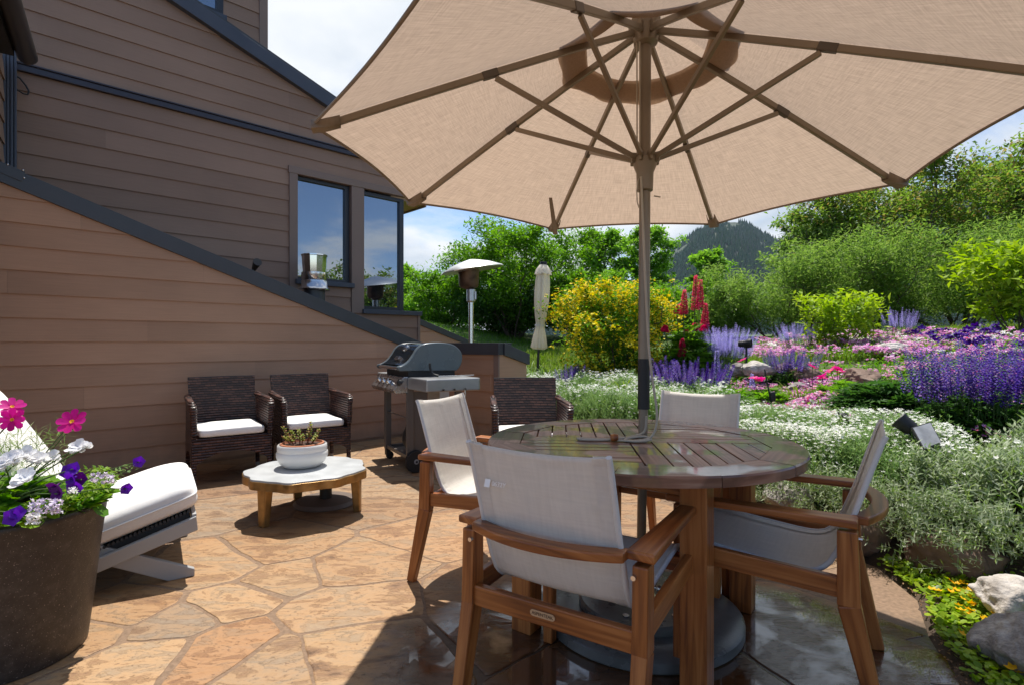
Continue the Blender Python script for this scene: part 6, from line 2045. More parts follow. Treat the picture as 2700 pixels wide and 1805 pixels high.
PET_N = 0
for i, (px, py, d, n, lab) in enumerate([(1957, 949, 5.6, 1, 'single magenta cosmos flower in front of the white boulder'), (2142, 966, 5.3, 1, 'magenta cosmos flower above the brown boulders, left one of the group'),
                                         (2208, 972, 5.2, 3, 'magenta cosmos with three open flowers below the middle boulder'), (2168, 992, 5.1, 2, 'magenta cosmos low beside the grassy tuft'),
                                         (2004, 1000, 5.2, 2, 'small deep pink cosmos behind the garden stake')]):
    c = at_depth(px, py, d); zg = float(ground_h(c.x, c.y))
    t = thing('cosmos_plant', lab, 'flower', (c.x, c.y, zg), 0, 'cosmos flowers in the bed')
    rs = rsd(170 + i)
    for k in range(n):
        p = Vector((rs.normal(0, .07) * (k > 0), rs.normal(0, .05) * (k > 0), c.z - zg + rs.normal(0, .02) * (k > 0)))
        mb = MB(); mb.tube([(p.x * .3, p.y * .3, 0), p * .6 + Vector((0, 0, .02)), p], .003, 5); mb.build('stem', [M_STEM], t)
        v, f, m = scatter(*cosmos_flower(), [tuple(p)], [rs.rand() * 6], [.5 + .3 * rs.rand() if k % 2 == 0 else .2], [.055])
        np_obj('flower', v, f, [F_PINK, F_ORANGE], m, t)


# ---- low carpets: nobody could count the stems
def poly_points(pxpoly, n, seed, lift=0., world=None):
    W = np.array([G(*p)[:2] for p in pxpoly]) if world is None else np.array(world, float)
    rs = rsd(seed); lo, hi = W.min(0), W.max(0); out = []
    while sum(map(len, out)) < n:
        q = lo + (hi - lo) * rs.rand(4000, 2)
        q = q[in_poly(q[:, 0], q[:, 1], [tuple(p) for p in W])]
        # patchy: dense and thin places
        out.append(q)
    q = np.concatenate(out)[:n]
    z = ground_h(q[:, 0], q[:, 1])
    return np.stack([q[:, 0], q[:, 1], z + lift], 1)


def sprig_t(L=.12, n=6, ll=.028, lw=.006, seed=0):
    """one shoot with pairs of narrow leaves"""
    rs = rsd(seed); ps = []
    for k in range(n):
        t = (k + 1) / n
        for s in (0, PI):
            ps.append(rotz_t(diamond(1, lw / ll, 0, .05), s + k * PI / 2, .55 + .3 * rs.rand(), (0, .12 * L * t * t, L * t), ll * (1 - .3 * t)))
    v = np.array([(-.0012, 0, 0), (.0012, 0, 0), (.001, .12 * L, L), (-.001, .12 * L, L)])
    ps.append((v, np.array([(0, 1, 2, 3)]), np.array([0])))
    return combine(ps)


def star_t(mi=1, n=5, W=.62):
    return combine([rotz_t(diamond(1, W, mi, -.12), k * 2 * PI / n, .22) for k in range(n)])


def patch_noise(P, sc, seed):
    return np.array([mnoise.noise(Vector((p[0] * sc, p[1] * sc, seed))) for p in P])


def cerastium(label, pxpoly, nsp, nfl, seed, leafm, s=1., fs=.014, hump=.12, lift=.0, world=None, L=.12, ll=.028, lw=.0062, flm=None):
    rs = rsd(seed)
    P = poly_points(pxpoly, nsp, seed, lift, world)
    hz = patch_noise(P, 2.6, seed) * .5 + .5
    P[:, 2] += hump * hz * rs.rand(nsp) ** .5
    v1 = scatter(*sprig_t(L, 6, ll, lw, seed), P, rs.rand(nsp) * 6.28, -np.abs(rs.normal(.35, .35, nsp)), s * (.7 + .6 * rs.rand(nsp)))
    parts = [v1]
    if nfl:
        Q = poly_points(pxpoly, nfl * 3, seed + 1, lift, world)
        k = patch_noise(Q, 3.1, seed + 7) + 1.1 * rs.rand(len(Q)); keep = np.argsort(-k)[:nfl]; Q = Q[keep]
        hq = patch_noise(Q, 2.6, seed) * .5 + .5
        Q[:, 2] += hump * hq + L * s * (.75 + .5 * rs.rand(nfl))
        parts.append(scatter(*star_t(), Q, rs.rand(nfl) * 6.28, rs.normal(.1, .5, nfl), fs * (.7 + .5 * rs.rand(nfl))))
    V, F, M = join_np(parts)
    return tag(np_obj('ground_cover', V, F, [leafm, flm or F_WHITE], M), label, 'ground cover', kind='stuff')


cerastium('drift of tiny white flowers on grey green foliage behind the wicker armchair', None, 16000, 3600, 200, L_GREYGR, 1.35, .014, .30, world=[(-.1, 6.2), (.3, 5.9), (.78, 5.1), (1.25, 4.3), (1.9, 4.6), (1.9, 5.5), (1.55, 6.2), (.9, 7.2), (.1, 7.7), (-.1, 7.4)])
cerastium('white flowering ground cover spilling over the stones right of the table', None, 10000, 4200, 201, L_GREYGR, 1.2, .0125, .20, world=[(1.2, 4.35), (1.66, 3.5), (1.92, 2.95), (2.5, 2.9), (2.7, 3.5), (2.5, 4.1), (1.9, 4.6)])
cerastium('silver leaved ground cover at the right edge in front of the violet salvia', None, 6200, 420, 202, L_SILVER, 1.1, .015, .21, world=[(1.92, 2.85), (2.25, 2.40), (2.7, 2.08), (3.3, 1.7), (4.2, 1.4), (4.2, 2.9), (3.4, 3.2), (2.5, 3.0)], L=.13, ll=.044, lw=.0115)
# shoots that hang over the stones at the edge
def fringe():
    rs = rsd(210); n = 1100
    E_ = np.array([(1.2, 4.3), (1.66, 3.45), (1.98, 2.78), (2.25, 2.42), (2.7, 2.1), (3.2, 1.75)])
    seg = rs.randint(0, 5, n); t = rs.rand(n)[:, None]
    P = E_[seg] * (1 - t) + E_[seg + 1] * t
    d = E_[seg + 1] - E_[seg]; nrm = np.stack([-d[:, 1], d[:, 0]], 1) / np.linalg.norm(d, axis=1)[:, None]
    off = rs.rand(n) ** 1.3 * .17
    P = P + -nrm * 0 + nrm * (-1 if nrm[0, 0] > 0 else 1) * (-.04 + off)[:, None] * np.sign(1)
    z = .36 - off * 1.5 * (.5 + .7 * rs.rand(n)) + .02
    out = nrm * (-1 if nrm[0, 0] > 0 else 1)
    yaw = np.arctan2(out[:, 1], out[:, 0]) - PI / 2 + rs.normal(0, .6, n)
    v, f, m = scatter(*sprig_t(.13, 6, .034, .0075, 9), np.stack([P[:, 0], P[:, 1], z], 1), yaw, -(.6 + .9 * rs.rand(n)), .7 + .6 * rs.rand(n))
    tag(np_obj('ground_cover', v, f, [L_SILVER], m), 'silver shoots hanging over the edge stones of the raised bed', 'ground cover', kind='stuff')


fringe()


def carpet(label, pxpoly, nl, nfl, seed, flm, leafm, fs=.02, ls=(.03, .06), h=.14, world=None, cl=6, clr=.03):
    rs = rsd(seed)
    P = poly_points(pxpoly, nl, seed, 0, world); hz = patch_noise(P, 2.2, seed) * .5 + .55; P[:, 2] += h * hz * rs.rand(nl)
    a = scatter(*leaf_t(1, .45, .15, .2, 0), P, rs.rand(nl) * 6.28, rs.normal(.35, .5, nl), ls[0] + (ls[1] - ls[0]) * rs.rand(nl))
    nc = nfl // cl
    Q = poly_points(pxpoly, nc, seed + 1, 0, world); hq = patch_noise(Q, 2.2, seed) * .5 + .55; Q[:, 2] += h * hq * (.85 + .3 * rs.rand(nc))
    Q = np.repeat(Q, cl, 0) + rs.normal(0, 1, (nc * cl, 3)) * np.array([clr, clr, clr * .35])
    b = scatter(*star_t(1, 5, .8), Q, rs.rand(len(Q)) * 6.28, rs.normal(.25, .45, len(Q)), fs * (.7 + .6 * rs.rand(len(Q))))
    V, F, M = join_np([a, b])
    return tag(np_obj('flower_carpet', V, F, [leafm] + [flm], M), label, 'flower carpet', kind='stuff')


carpet('mixed pink and plum petunia carpet right of the white ground cover', [(1950, 1045), (2100, 1020), (2240, 1045), (2265, 1110), (2190, 1135), (1990, 1105)], 3600, 2600, 220, F_MIX, L_GREEN, .026, h=.2)
carpet('bright white flower heads left of the solar lamp', [(2250, 1080), (2390, 1060), (2420, 1120), (2330, 1150), (2260, 1130)], 1400, 700, 221, F_WHITE, L_GREEN, .024, cl=5)
carpet('white and lime flower heads beside the thin garden stake', [(1990, 1010), (2060, 1000), (2100, 1045), (2010, 1060)], 700, 420, 222, F_WHITE, L_BRIGHT, .024, cl=5)
carpet('lilac and violet flower carpet on the upper terrace of the bed', [(1945, 935), (2060, 905), (2300, 895), (2480, 890), (2680, 905), (2760, 950), (2560, 975), (2420, 965), (2300, 960), (2000, 960)], 10500, 3600, 223, F_LILAC, L_GREEN, .030, (.03, .07), .26, cl=13, clr=.048)
carpet('pale lime foliage among the lilac flowers', [(1950, 940), (2200, 905), (2450, 900), (2700, 920), (2700, 960), (2300, 950)], 4200, 1100, 224, F_WHITE, L_BRIGHT, .026, (.03, .06), .27, cl=8, clr=.04)
carpet('plum and rose petunias mixed into the lilac flowers', [(1945, 935), (2300, 895), (2680, 905), (2760, 950), (2420, 965), (2000, 960)], 1200, 1300, 228, F_MIX, L_GREEN, .034, (.03, .07), .27, cl=6, clr=.05)
carpet('deep violet petunias scattered near the big salvia', [(2380, 905), (2600, 905), (2720, 930), (2700, 960), (2500, 945)], 1200, 330, 225, F_DEEP, L_GREEN, .05, h=.34, cl=4)
carpet('green mixed foliage filling the middle of the bed', None, 13000, 3200, 226, F_MIX, L_GREEN, .022, (.04, .08), .2, world=[(1.9, 4.5), (2.6, 4.1), (2.8, 3.6), (4.2, 3.3), (6.0, 4.2), (6.4, 6.4), (3.4, 7.2), (1.8, 6.6), (1.6, 5.6)])
carpet('leafy green undergrowth below the yellow shrub and lupines', None, 6500, 260, 227, F_DEEP, L_GREEN, .03, (.05, .10), .26, world=[(-.1, 7.7), (.9, 7.2), (1.6, 6.2), (3.0, 6.1), (3.6, 7.6), (2.0, 9.3), (-.1, 9.0)])


def grass(label, world, n, seed, s0, s1, mat, W=.03):
    rs = rsd(seed); P = poly_points(None, n, seed, -.01, world)
    v, f, m = scatter(*blade_t(2, W, .5), P, rs.rand(n) * 6.28, rs.normal(0, .2, n), s0 + (s1 - s0) * rs.rand(n))
    tag(np_obj('grass', v, f, [mat], m), label, 'grass', kind='stuff')


grass('strip of bright yellow green grass between the flowers and the willows', [(3.0, 7.8), (4.6, 7.4), (7.6, 6.6), (10.5, 6.2), (12.5, 9.5), (9.5, 10.5), (6.5, 11.4), (3.6, 11.5), (2.4, 9.6)], 26000, 230, .10, .22, L_GRASS, .06)
grass('rough green grass behind the closed umbrella', [(-.1, 8.7), (2.4, 9.3), (3.6, 11.5), (1.4, 12.8), (-.2, 10.6)], 9000, 232, .12, .26, L_GRASS, .05)
grass('mown lawn bank sloping down behind the patio heater', [(-6.5, 11), (-.2, 10.2), (1.2, 12.4), (-.5, 16), (-6.5, 17)], 16000, 231, .05, .10, leaf_mat('lawn_blade', [(.07, .17, .015), (.10, .22, .02), (.13, .26, .03)], trans=.35), .12)

# creeping jenny on the ground at the right
def jenny():
    rs = rsd(240); n = 8200
    wpoly = [(1.42, 1.35), (1.50, 1.72), (1.64, 2.08), (1.83, 2.4), (1.88, 2.78), (2.08, 2.68), (2.28, 2.38), (2.75, 2.05), (2.6, 1.3), (1.9, 1.2), (1.5, 1.2)]
    P = poly_points(None, n, 240, .005, wpoly); P[:, 2] += .05 * rs.rand(n) * (patch_noise(P, 6, 3) * .5 + .6)
    ov = combine([(np.array([(0, 0, 0), (.42, .35, .05), (.36, .8, .03), (0, 1, 0), (-.36, .8, .03), (-.42, .35, .05)]), np.array([(0, 1, 2, 3), (0, 3, 4, 5)]), np.array([0, 0]))])
    a = scatter(*ov, P, rs.rand(n) * 6.28, rs.normal(.3, .4, n), .017 + .015 * rs.rand(n))
    nq = 75
    Q = poly_points(None, nq, 241, .045, [(1.58, 1.75), (1.9, 2.5), (2.2, 2.35), (2.5, 1.9), (2.0, 1.6)])
    Q = np.repeat(Q, 2, 0) + rs.normal(0, .016, (nq * 2, 3)) * np.array([1, 1, .3])
    b = scatter(*star_t(1, 5, .75), Q, rs.rand(nq * 2) * 6.28, rs.normal(.2, .4, nq * 2), .015 + .008 * rs.rand(nq * 2))
    V, F, M = join_np([a, b])
    tag(np_obj('ground_cover', V, F, [leaf_mat('jenny_leaf', [(.17, .30, .02), (.26, .40, .03), (.36, .48, .04), (.09, .18, .015)], trans=.4, rough=.35), F_ORANGE], M), 'creeping round leaved ground cover with golden flowers along the patio edge', 'ground cover', kind='stuff')


carpet('fresh green shoots growing through the silver foliage at the right edge', None, 1500, 60, 250, F_WHITE, L_GREEN, .014, (.03, .055), .34, world=[(2.2, 2.5), (2.7, 2.15), (3.4, 1.8), (3.4, 2.4), (2.6, 2.75)])
carpet('green leaf clumps between the white flowers and the dark green mounds', None, 2600, 260, 251, F_MIX, L_GREEN, .022, (.03, .06), .26, world=[(1.7, 4.2), (2.3, 3.75), (3.4, 3.0), (4.2, 2.9), (4.2, 3.3), (2.8, 3.9), (2.0, 4.6)])
jenny()
rs = rsd(243); P = poly_points(None, 500, 243, .003, [(1.3, 1.2), (1.46, 1.75), (1.62, 2.1), (1.86, 2.7), (1.92, 2.7), (1.7, 2.1), (1.52, 1.7), (1.45, 1.2)])
v, f, m = scatter(*diamond(1, .6, 0, .2), P, rs.rand(500) * 6.28, rs.normal(.1, .3, 500), .006 + .010 * rs.rand(500))
tag(np_obj('leaf_litter', v, f, [leaf_mat('dry_leaf', [(.20, .10, .05), (.30, .18, .09), (.10, .05, .03)], trans=.1)], m), 'dry leaf litter along the edge of the patio stones', 'litter', kind='stuff')

# ---- boulders
M_ROCKB = stone_mat('brown_fieldstone', (.07, .042, .03), (.16, .10, .07), (.26, .18, .135), 5.)
M_ROCKG = stone_mat('grey_fieldstone', (.10, .085, .075), (.25, .225, .205), (.46, .43, .39), 8., bump=1.)
M_ROCKW = stone_mat('pale_fieldstone', (.25, .215, .18), (.47, .43, .385), (.62, .58, .54), 7., bump=1., rough=.8)


def boulder(label, c, size, seed, mat, rz=0., group=None):
    bm = bmesh.new(); bmesh.ops.create_icosphere(bm, subdivisions=5, radius=1.)
    rs = rsd(seed)
    planes = [(Vector(rs.normal(0, 1, 3)).normalized(), .62 + .25 * rs.rand()) for _ in range(19)]
    for v in bm.verts:
        d = v.co.normalized()
        r_ = 1.
        for n_, k in planes:
            q = d.dot(n_)
            if q > 1e-3: r_ = min(r_, k / q)
        r_ = r_ * .9 + .1
        r_ *= 1 + .10 * mnoise.fractal(d * 2.6 + Vector((seed, 0, 0)), 1, 2, 5) + .02 * mnoise.noise(d * 9 + Vector((0, seed, 0)))
        v.co = Vector((d.x * r_ * size[0] / 2, d.y * r_ * size[1] / 2, d.z * r_ * size[2] / 2))
    me = bpy.data.meshes.new('boulder'); bm.to_mesh(me); bm.free()
    me.materials.append(mat); me.polygons.foreach_set('use_smooth', [True] * len(me.polygons))
    o = bpy.data.objects.new('boulder', me); col.objects.link(o); o.location = c; o.rotation_euler = (0, 0, rz)
    return tag(o, label, 'boulder', group)


boulder('pale flat topped boulder at the right edge beside the golden flowers', (2.02, 2.16, .11), (.38, .30, .26), 301, M_ROCKW, .4)
boulder('large grey boulder in the bottom right corner, half in shade', (1.80, 1.83, .09), (.42, .38, .30), 302, M_ROCKG, 1.1)
GB = 'stones that edge the raised bed'
for i, (x, y, z, s, lab) in enumerate([(1.88, 2.94, .13, (.40, .34, .34), 'brown edge stone straight behind the right dining chair'), (1.72, 3.32, .14, (.42, .36, .36), 'large speckled edge stone seen through the gap over the right armrest'),
                                       (1.47, 3.80, .12, (.40, .34, .30), 'edge stone seen right of the back table leg'), (1.27, 4.2, .13, (.40, .34, .32), 'edge stone hidden in the shade behind the table legs'),
                                       (2.12, 2.58, .11, (.42, .30, .30), 'dark brown edge stone under the overhanging silver shoots'), (2.5, 2.27, .12, (.40, .32, .30), 'edge stone under the silver shoots at the right border'),
                                       (1.0, 4.63, .12, (.4, .34, .3), 'edge stone under the white flowers behind the table'), (.6, 5.3, .12, (.44, .36, .3), 'edge stone under the white flowers behind the wicker armchair')]):
    boulder(lab, (x, y, z), s, 310 + i, M_ROCKB if i not in (1, 7) else M_ROCKG, i * 1.3, GB)
for i, (px, py, d, s, m_, lab) in enumerate([(1995, 962, 6.0, (.40, .3, .22), M_ROCKW, 'whitish round boulder behind the single magenta cosmos'), (1950, 965, 6.2, (.30, .26, .20), M_ROCKG, 'dark grey boulder just left of the whitish one'),
                                             (2065, 965, 6.0, (.32, .28, .2), M_ROCKB, 'small tan boulder right of the whitish one'), (2130, 985, 5.8, (.42, .34, .28), M_ROCKB, 'big brown boulder in the middle of the mid bed row'),
                                             (2105, 1010, 5.5, (.30, .24, .14), M_ROCKG, 'low dark stone under the big brown boulder'), (2275, 985, 5.5, (.62, .4, .24), M_ROCKB, 'long arched brown boulder right of the magenta cosmos'),
                                             (2345, 912, 7.4, (.62, .4, .2), M_ROCKW, 'pale boulder among the lilac flowers below the grass strip'), (2690, 915, 7.0, (.6, .4, .24), M_ROCKB, 'reddish boulder at the right edge below the large lime shrub'),
                                             (2520, 905, 7.5, (.4, .3, .18), M_ROCKG, 'dark stone at the top of the flower terrace'), (2215, 1035, 5.2, (.34, .26, .14), M_ROCKG, 'flat grey stone left of the lupine leaf mound')]):
    c = at_depth(px, py, d) - Vector((0, 0, .045))
    boulder(lab, c, s, 330 + i, m_, i * .9, 'boulders of the mid bed row')


# ---- garden lamps
def spot(name, label, c, aim, r_=.05, L_=.12, stake=True):
    t = thing(name, label, 'garden lamp', c)
    a = Vector(aim).normalized(); q = a.to_track_quat('Z', 'Y').to_matrix()
    mb = MB(); mb.lathe([(.012, -L_ * .62), (r_ * .62, -L_ * .6), (r_ * .7, -L_ * .2), (r_ * .72, .0), (r_ * .95, .02), (r_, L_ * .38), (r_ * .9, L_ * .4), (r_ * .85, L_ * .28), (0, L_ * .28)], 24, rot=q)
    for k in range(3): mb.lathe([(r_ * .68, -L_ * (.5 - .15 * k)), (r_ * .82, -L_ * (.49 - .15 * k)), (r_ * .82, -L_ * (.46 - .15 * k)), (r_ * .68, -L_ * (.45 - .15 * k))], 24, rot=q)
    mb.build('lamp_head', [M_BLACK], t, smooth=40)
    gz = float(ground_h(c[0], c[1])) - c[2]
    mb = MB(); mb.beam((0, 0, gz - .05), (0, 0, -.02), .02, .02); mb.beam((-.03, 0, -.03), (.03, 0, -.03), .02, .05); mb.build('stake', [M_BLACK], t, bevel=.003)
    return t


spot('garden_spotlight', 'black spotlight on a stake above the lilac flowers pointing right', at_depth(1968, 905, 6.6), (.8, -.55, .08), .055, .15)
c = at_depth(2402, 1122, 3.12)
sl_ = thing('solar_lamp', 'black solar spotlight with tilted grey panel in the silver foliage', 'garden lamp', c)
mb = MB(); q = Vector((-.55, .55, .62)).normalized().to_track_quat('Z', 'Y').to_matrix()
mb.lathe([(.022, -.045), (.042, -.035), (.047, .03), (.054, .045), (.051, .05), (.045, .038), (.0, .034)], 28, (-.005, .03, .0), rot=q); mb.build('lamp_head', [M_BLACK], sl_, smooth=40)
pn = Vector((.10, -.62, .78)).normalized(); qp = pn.to_track_quat('Z', 'Y').to_matrix() @ Matrix.Rotation(R(-24), 3, 'Z')
pc_ = [at_depth(px, py, d) - c for px, py, d in ((2402, 1127, 3.04), (2435, 1187, 2.93), (2483, 1168, 2.95), (2452, 1112, 3.06))]
pn = (pc_[1] - pc_[0]).cross(pc_[2] - pc_[0]).normalized(); pm = sum(pc_, Vector()) / 4
if pn.y > 0: pn = -pn
mb = MB(); mb.add([p - pn * .006 for p in pc_] + [p + pn * .006 for p in pc_], [(0, 1, 2, 3), (7, 6, 5, 4)] + [(k, (k + 1) % 4, 4 + (k + 1) % 4, 4 + k) for k in range(4)]); mb.build('panel_frame', [M_BLACK], sl_)
mb = MB(); pi_ = [pm + (p - pm) * .9 for p in pc_]; mb.add([p + pn * .0065 for p in pi_] + [p + pn * .009 for p in pi_], [(0, 1, 2, 3), (7, 6, 5, 4)] + [(k, (k + 1) % 4, 4 + (k + 1) % 4, 4 + k) for k in range(4)]); mb.build('solar_panel', [simple('grey_solar_glass', (.30, .31, .33), rough=.25, var=.3, vscale=12)], sl_)
mb = MB(); mb.tube([(.02, .02, -.03), (.03, .02, -.35)], .012, 8); mb.build('stake', [M_BLACK], sl_)
for i, (x0, y0, x1, y1, d, lab) in enumerate([(2016, 972, 2038, 1085, 4.7, 'thin black garden stake lamp leaning among the pink flowers'), (2210, 1085, 2240, 1160, 3.7, 'short black garden stake lamp left of the solar lamp')]):
    a, b_ = at_depth(x0, y0, d), at_depth(x1, y1, d)
    t = thing('stake_light', lab, 'garden lamp', b_)
    mb = MB(); mb.tube([(0, 0, -.12), (0, 0, 0), (a - b_) * .5, (a - b_)], [.008, .009, .007, .006], 8); mb.build('stake', [M_BLACK], t, smooth=50)
    mb = MB(); mb.superq((a - b_) * (.75 if i else .36) + Vector((.02, 0, 0)), (.045, .05, .09), .5, .5, 20, 12); mb.build('lamp_head', [M_BLACK], t, smooth=60)
# ================================================================== flower tub at the left
PC = Vector((-1.86, 1.98, 0)); PH = .537
M_TUB = stone_mat('brown_speckled_fibrestone', (.024, .017, .014), (.033, .024, .020), (.060, .047, .039), 26., bump=.12, rough=.45)
_n = M_TUB.node_tree.nodes; _l = M_TUB.node_tree.links; _b = _n['Principled BSDF']
_tc = _n.new('ShaderNodeTexCoord'); _s = _n.new('ShaderNodeTexNoise'); _s.inputs['Scale'].default_value = 210.; _s.inputs['Detail'].default_value = 2
_l.new(_tc.outputs['Object'], _s.inputs['Vector'])
_m = _n.new('ShaderNodeMapRange'); _m.inputs['From Min'].default_value = .66; _m.inputs['From Max'].default_value = .74; _l.new(_s.outputs['Fac'], _m.inputs['Value'])
_x = _n.new('ShaderNodeMixRGB'); _l.new(_m.outputs['Result'], _x.inputs['Fac']); _l.new(_b.inputs['Base Color'].links[0].from_socket, _x.inputs[1]); _x.inputs[2].default_value = (.30, .25, .21, 1)
_l.new(_x.outputs['Color'], _b.inputs['Base Color'])
tub = thing('flower_tub', 'large round dark brown flower tub in the left foreground', 'planter', PC)
mb = MB(); mb.lathe([(.235, .0), (.243, .004), (.262, .16), (.285, .38), (.303, PH - .02), (.307, PH - .006), (.303, PH), (.288, PH), (.284, PH - .008), (.278, PH - .06), (.0, PH - .055)], 72)
mb.build('pot', [M_TUB], tub, smooth=50)
mb = MB(); mb.lathe([(.277, PH - .052), (.15, PH - .02), (0, PH - .01)], 40); mb.build('soil', [M_TUB], tub, smooth=60)
top = PC + Vector((0, 0, PH - .03))


def tub_plant(name, label, cat, off=(0, 0, 0), group=None): return thing(name, label, cat, top + Vector(off), 0, group)


def in_tub(n, seed, r0=.0, r1=.29, sector=None):
    rs = rsd(seed); a = rs.rand(n) * 2 * PI if sector is None else sector[0] + (sector[1] - sector[0]) * rs.rand(n)
    q = r0 + (r1 - r0) * np.sqrt(rs.rand(n)); return np.cos(a) * q, np.sin(a) * q, a


# broad green leaves filling the tub
t = tub_plant('nasturtium_plant', 'broad bright green leaves filling the left side of the tub', 'plant')
rs = rsd(400); x, y, a = in_tub(760, 400, .02, .30)
ov = (np.array([(0, 0, 0), (.36, .28, .06), (.40, .68, .03), (.18, .98, -.03), (-.18, .98, -.03), (-.40, .68, .03), (-.36, .28, .06), (0, .5, -.02)]), np.array([(0, 1, 2, 7), (7, 2, 3, 4), (7, 4, 5, 6), (0, 7, 6, 6)]), np.array([0] * 4))
z = .03 + .16 * rs.rand(760) * (1.1 - np.hypot(x, y) / .3)
v, f, m = scatter(*ov, np.stack([x, y, z], 1), a - PI / 2 + rs.normal(0, .6, 760), rs.normal(.25, .4, 760), .035 + .035 * rs.rand(760))
np_obj('foliage', v, f, [leaf_mat('tub_leaf', [(.07, .19, .012), (.12, .28, .018), (.20, .36, .03)], trans=.35, rough=.35)], m, t)
# fine trailing foliage at the right rim
t = tub_plant('bacopa_plant', 'small leaved trailing plant spilling over the right rim of the tub', 'plant')
rs = rsd(401); n = 800; x, y, a = in_tub(n, 401, .17, .33, (-1.2, 1.1)); z = .05 + .07 * rs.rand(n) - .10 * np.clip(np.hypot(x, y) - .29, 0, 1) * 8 * rs.rand(n) * .4
v, f, m = scatter(*leaf_t(1, .55, .15, .2), np.stack([x, y, z], 1), rs.rand(n) * 6.28, rs.normal(.3, .5, n), .012 + .016 * rs.rand(n))
np_obj('foliage', v, f, [leaf_mat('trailing_leaf', [(.10, .20, .02), (.18, .30, .03), (.28, .38, .07)], trans=.35)], m, t)
# feathery cosmos foliage
t = tub_plant('cosmos_plant', 'feathery cosmos with one large magenta flower above the middle of the tub', 'flower')
def feathers(n, seed, cx, cy, h, r_):
    rs = rsd(seed); ps = []
    th = combine([rotz_t(diamond(1, .05, 0, .1), k * 1.9, .5 + .25 * math.sin(k * 2.), (0, 0, .06 * k), .55) for k in range(12)] + [(np.array([(-.006, 0, 0), (.006, 0, 0), (.003, 0, .95), (-.003, 0, .95)]), np.array([(0, 1, 2, 3)]), np.array([0]))])
    a = rs.rand(n) * 6.28; q = np.sqrt(rs.rand(n)) * r_
    P = np.stack([cx + np.cos(a) * q, cy + np.sin(a) * q, .05 + h * rs.rand(n)], 1)
    return scatter(*th, P, rs.rand(n) * 6.28, rs.normal(-.1, .5, n), .07 + .06 * rs.rand(n))


v, f, m = feathers(110, 402, .0, -.02, .22, .22)
L_FEATH = leaf_mat('feathery_leaf', [(.12, .20, .04), (.20, .28, .08), (.30, .36, .16)], trans=.3)
np_obj('foliage', v, f, [L_FEATH], m, t)
M_COSM = leaf_mat('cosmos_petal', [(.50, .008, .19), (.60, .014, .25), (.70, .03, .32)], trans=.35, rough=.5)


def add_flower(parent, base, c, aim, s, mats, stemr=.0022, tm=None):
    mb = MB(); b_, c_ = Vector(base), Vector(c)
    mb.tube(smooth_path([b_, b_.lerp(c_, .5) + Vector((.012, .0, .03)), c_], 5), stemr, 6); st = mb.build('stem', [M_STEM], parent, smooth=60)
    a = Vector(aim).normalized(); r_ = np.array(a.to_track_quat('Z', 'Y').to_matrix())
    v, f, m = tm if tm is not None else cosmos_flower()
    o = np_obj('flower', (v * s) @ r_.T + np.array(c_), f, mats, m, parent)
    return o


def tubp(px, py, d): return at_depth(px, py, d) - top


add_flower(t, (.03, -.02, .04), tubp(191, 1111, 1.86), (.15, -.80, .50), .048, [M_COSM, F_ORANGE])
mb = MB(); p = tubp(216, 1093, 1.90); mb.superq(p, (.014, .014, .014), 1, 1, 10, 8); mb.tube([p, Vector((.05, 0, .10))], .0018, 5); mb.build('bud', [M_STEM], t, smooth=60)
t2 = tub_plant('cosmos_plant', 'cosmos with two magenta flowers at the left border of the picture', 'flower')
add_flower(t2, (-.10, -.15, .04), tubp(33, 1105, 1.72), (.35, -.9, .15), .038, [M_COSM, F_ORANGE]); add_flower(t2, (-.12, -.12, .04), tubp(32, 1072, 1.78), (.5, -.5, .7), .038, [M_COSM, F_ORANGE])
v, f, m = feathers(34, 403, -.12, -.12, .16, .12); np_obj('foliage', v, f, [L_FEATH], m, t2)


# white double flowers, each a ruffled head
def ruffle(seed, n=26, mi=0):
    rs = rsd(seed); ps = []
    pt = (np.array([(0, 0, 0), (.36, .45, .06), (.30, .92, .0), (0, 1.0, -.06), (-.30, .92, .0), (-.36, .45, .06)]), np.array([(0, 1, 2, 3), (0, 3, 4, 5)]), np.array([mi] * 2))
    for k in range(n):
        ps.append(rotz_t(pt, k * 2.4 + rs.rand() * .3, .1 + .9 * (1 - k / n) * .6 + .2 * rs.rand(), (.18 * rs.normal(), .18 * rs.normal(), .12 * rs.rand()), .75 + .3 * rs.rand()))
    return combine(ps)


WHITE = leaf_mat('white_ruffled_petal', [(.82, .82, .82), (.76, .76, .78)], trans=.25)
tw = tub_plant('geranium_plant', 'white ruffled flower heads standing in the middle of the tub', 'flower')
for i, (px, py, d, s, n) in enumerate([(30, 1213, 1.80, .034, 30), (62, 1205, 1.84, .036, 30), (100, 1212, 1.86, .03, 24), (66, 1262, 1.72, .036, 28), (205, 1180, 1.95, .032, 28), (225, 1180, 1.97, .028, 20), (140, 1208, 1.92, .030, 24), (10, 1225, 1.78, .03, 20)]):
    add_flower(tw, (.0 + .02 * i - .08, -.05, .03), tubp(px, py, d), (.1, -.6, .8), s, [WHITE], .0025, ruffle(410 + i, n))
VIO = leaf_mat('petunia_petal', [(.10, .02, .36), (.14, .03, .46), (.07, .012, .25)], trans=.3)


def trumpet(seed=0, mi=0):
    n = 10; V, F = [], []
    for lv, (r_, z) in enumerate([(.10, -.9), (.16, -.45), (.42, -.1), (.95, .05)]):
        for k in range(n): a = 2 * PI * k / n; q = 1 + (.10 * (-1) ** k if lv == 3 else 0); V.append((r_ * q * math.cos(a), r_ * q * math.sin(a), z + (.06 * (-1) ** k if lv == 3 else 0)))
    for lv in range(3):
        for k in range(n): F.append((lv * n + k, lv * n + (k + 1) % n, (lv + 1) * n + (k + 1) % n, (lv + 1) * n + k))
    return np.array(V), np.array(F), np.full(len(F), mi)


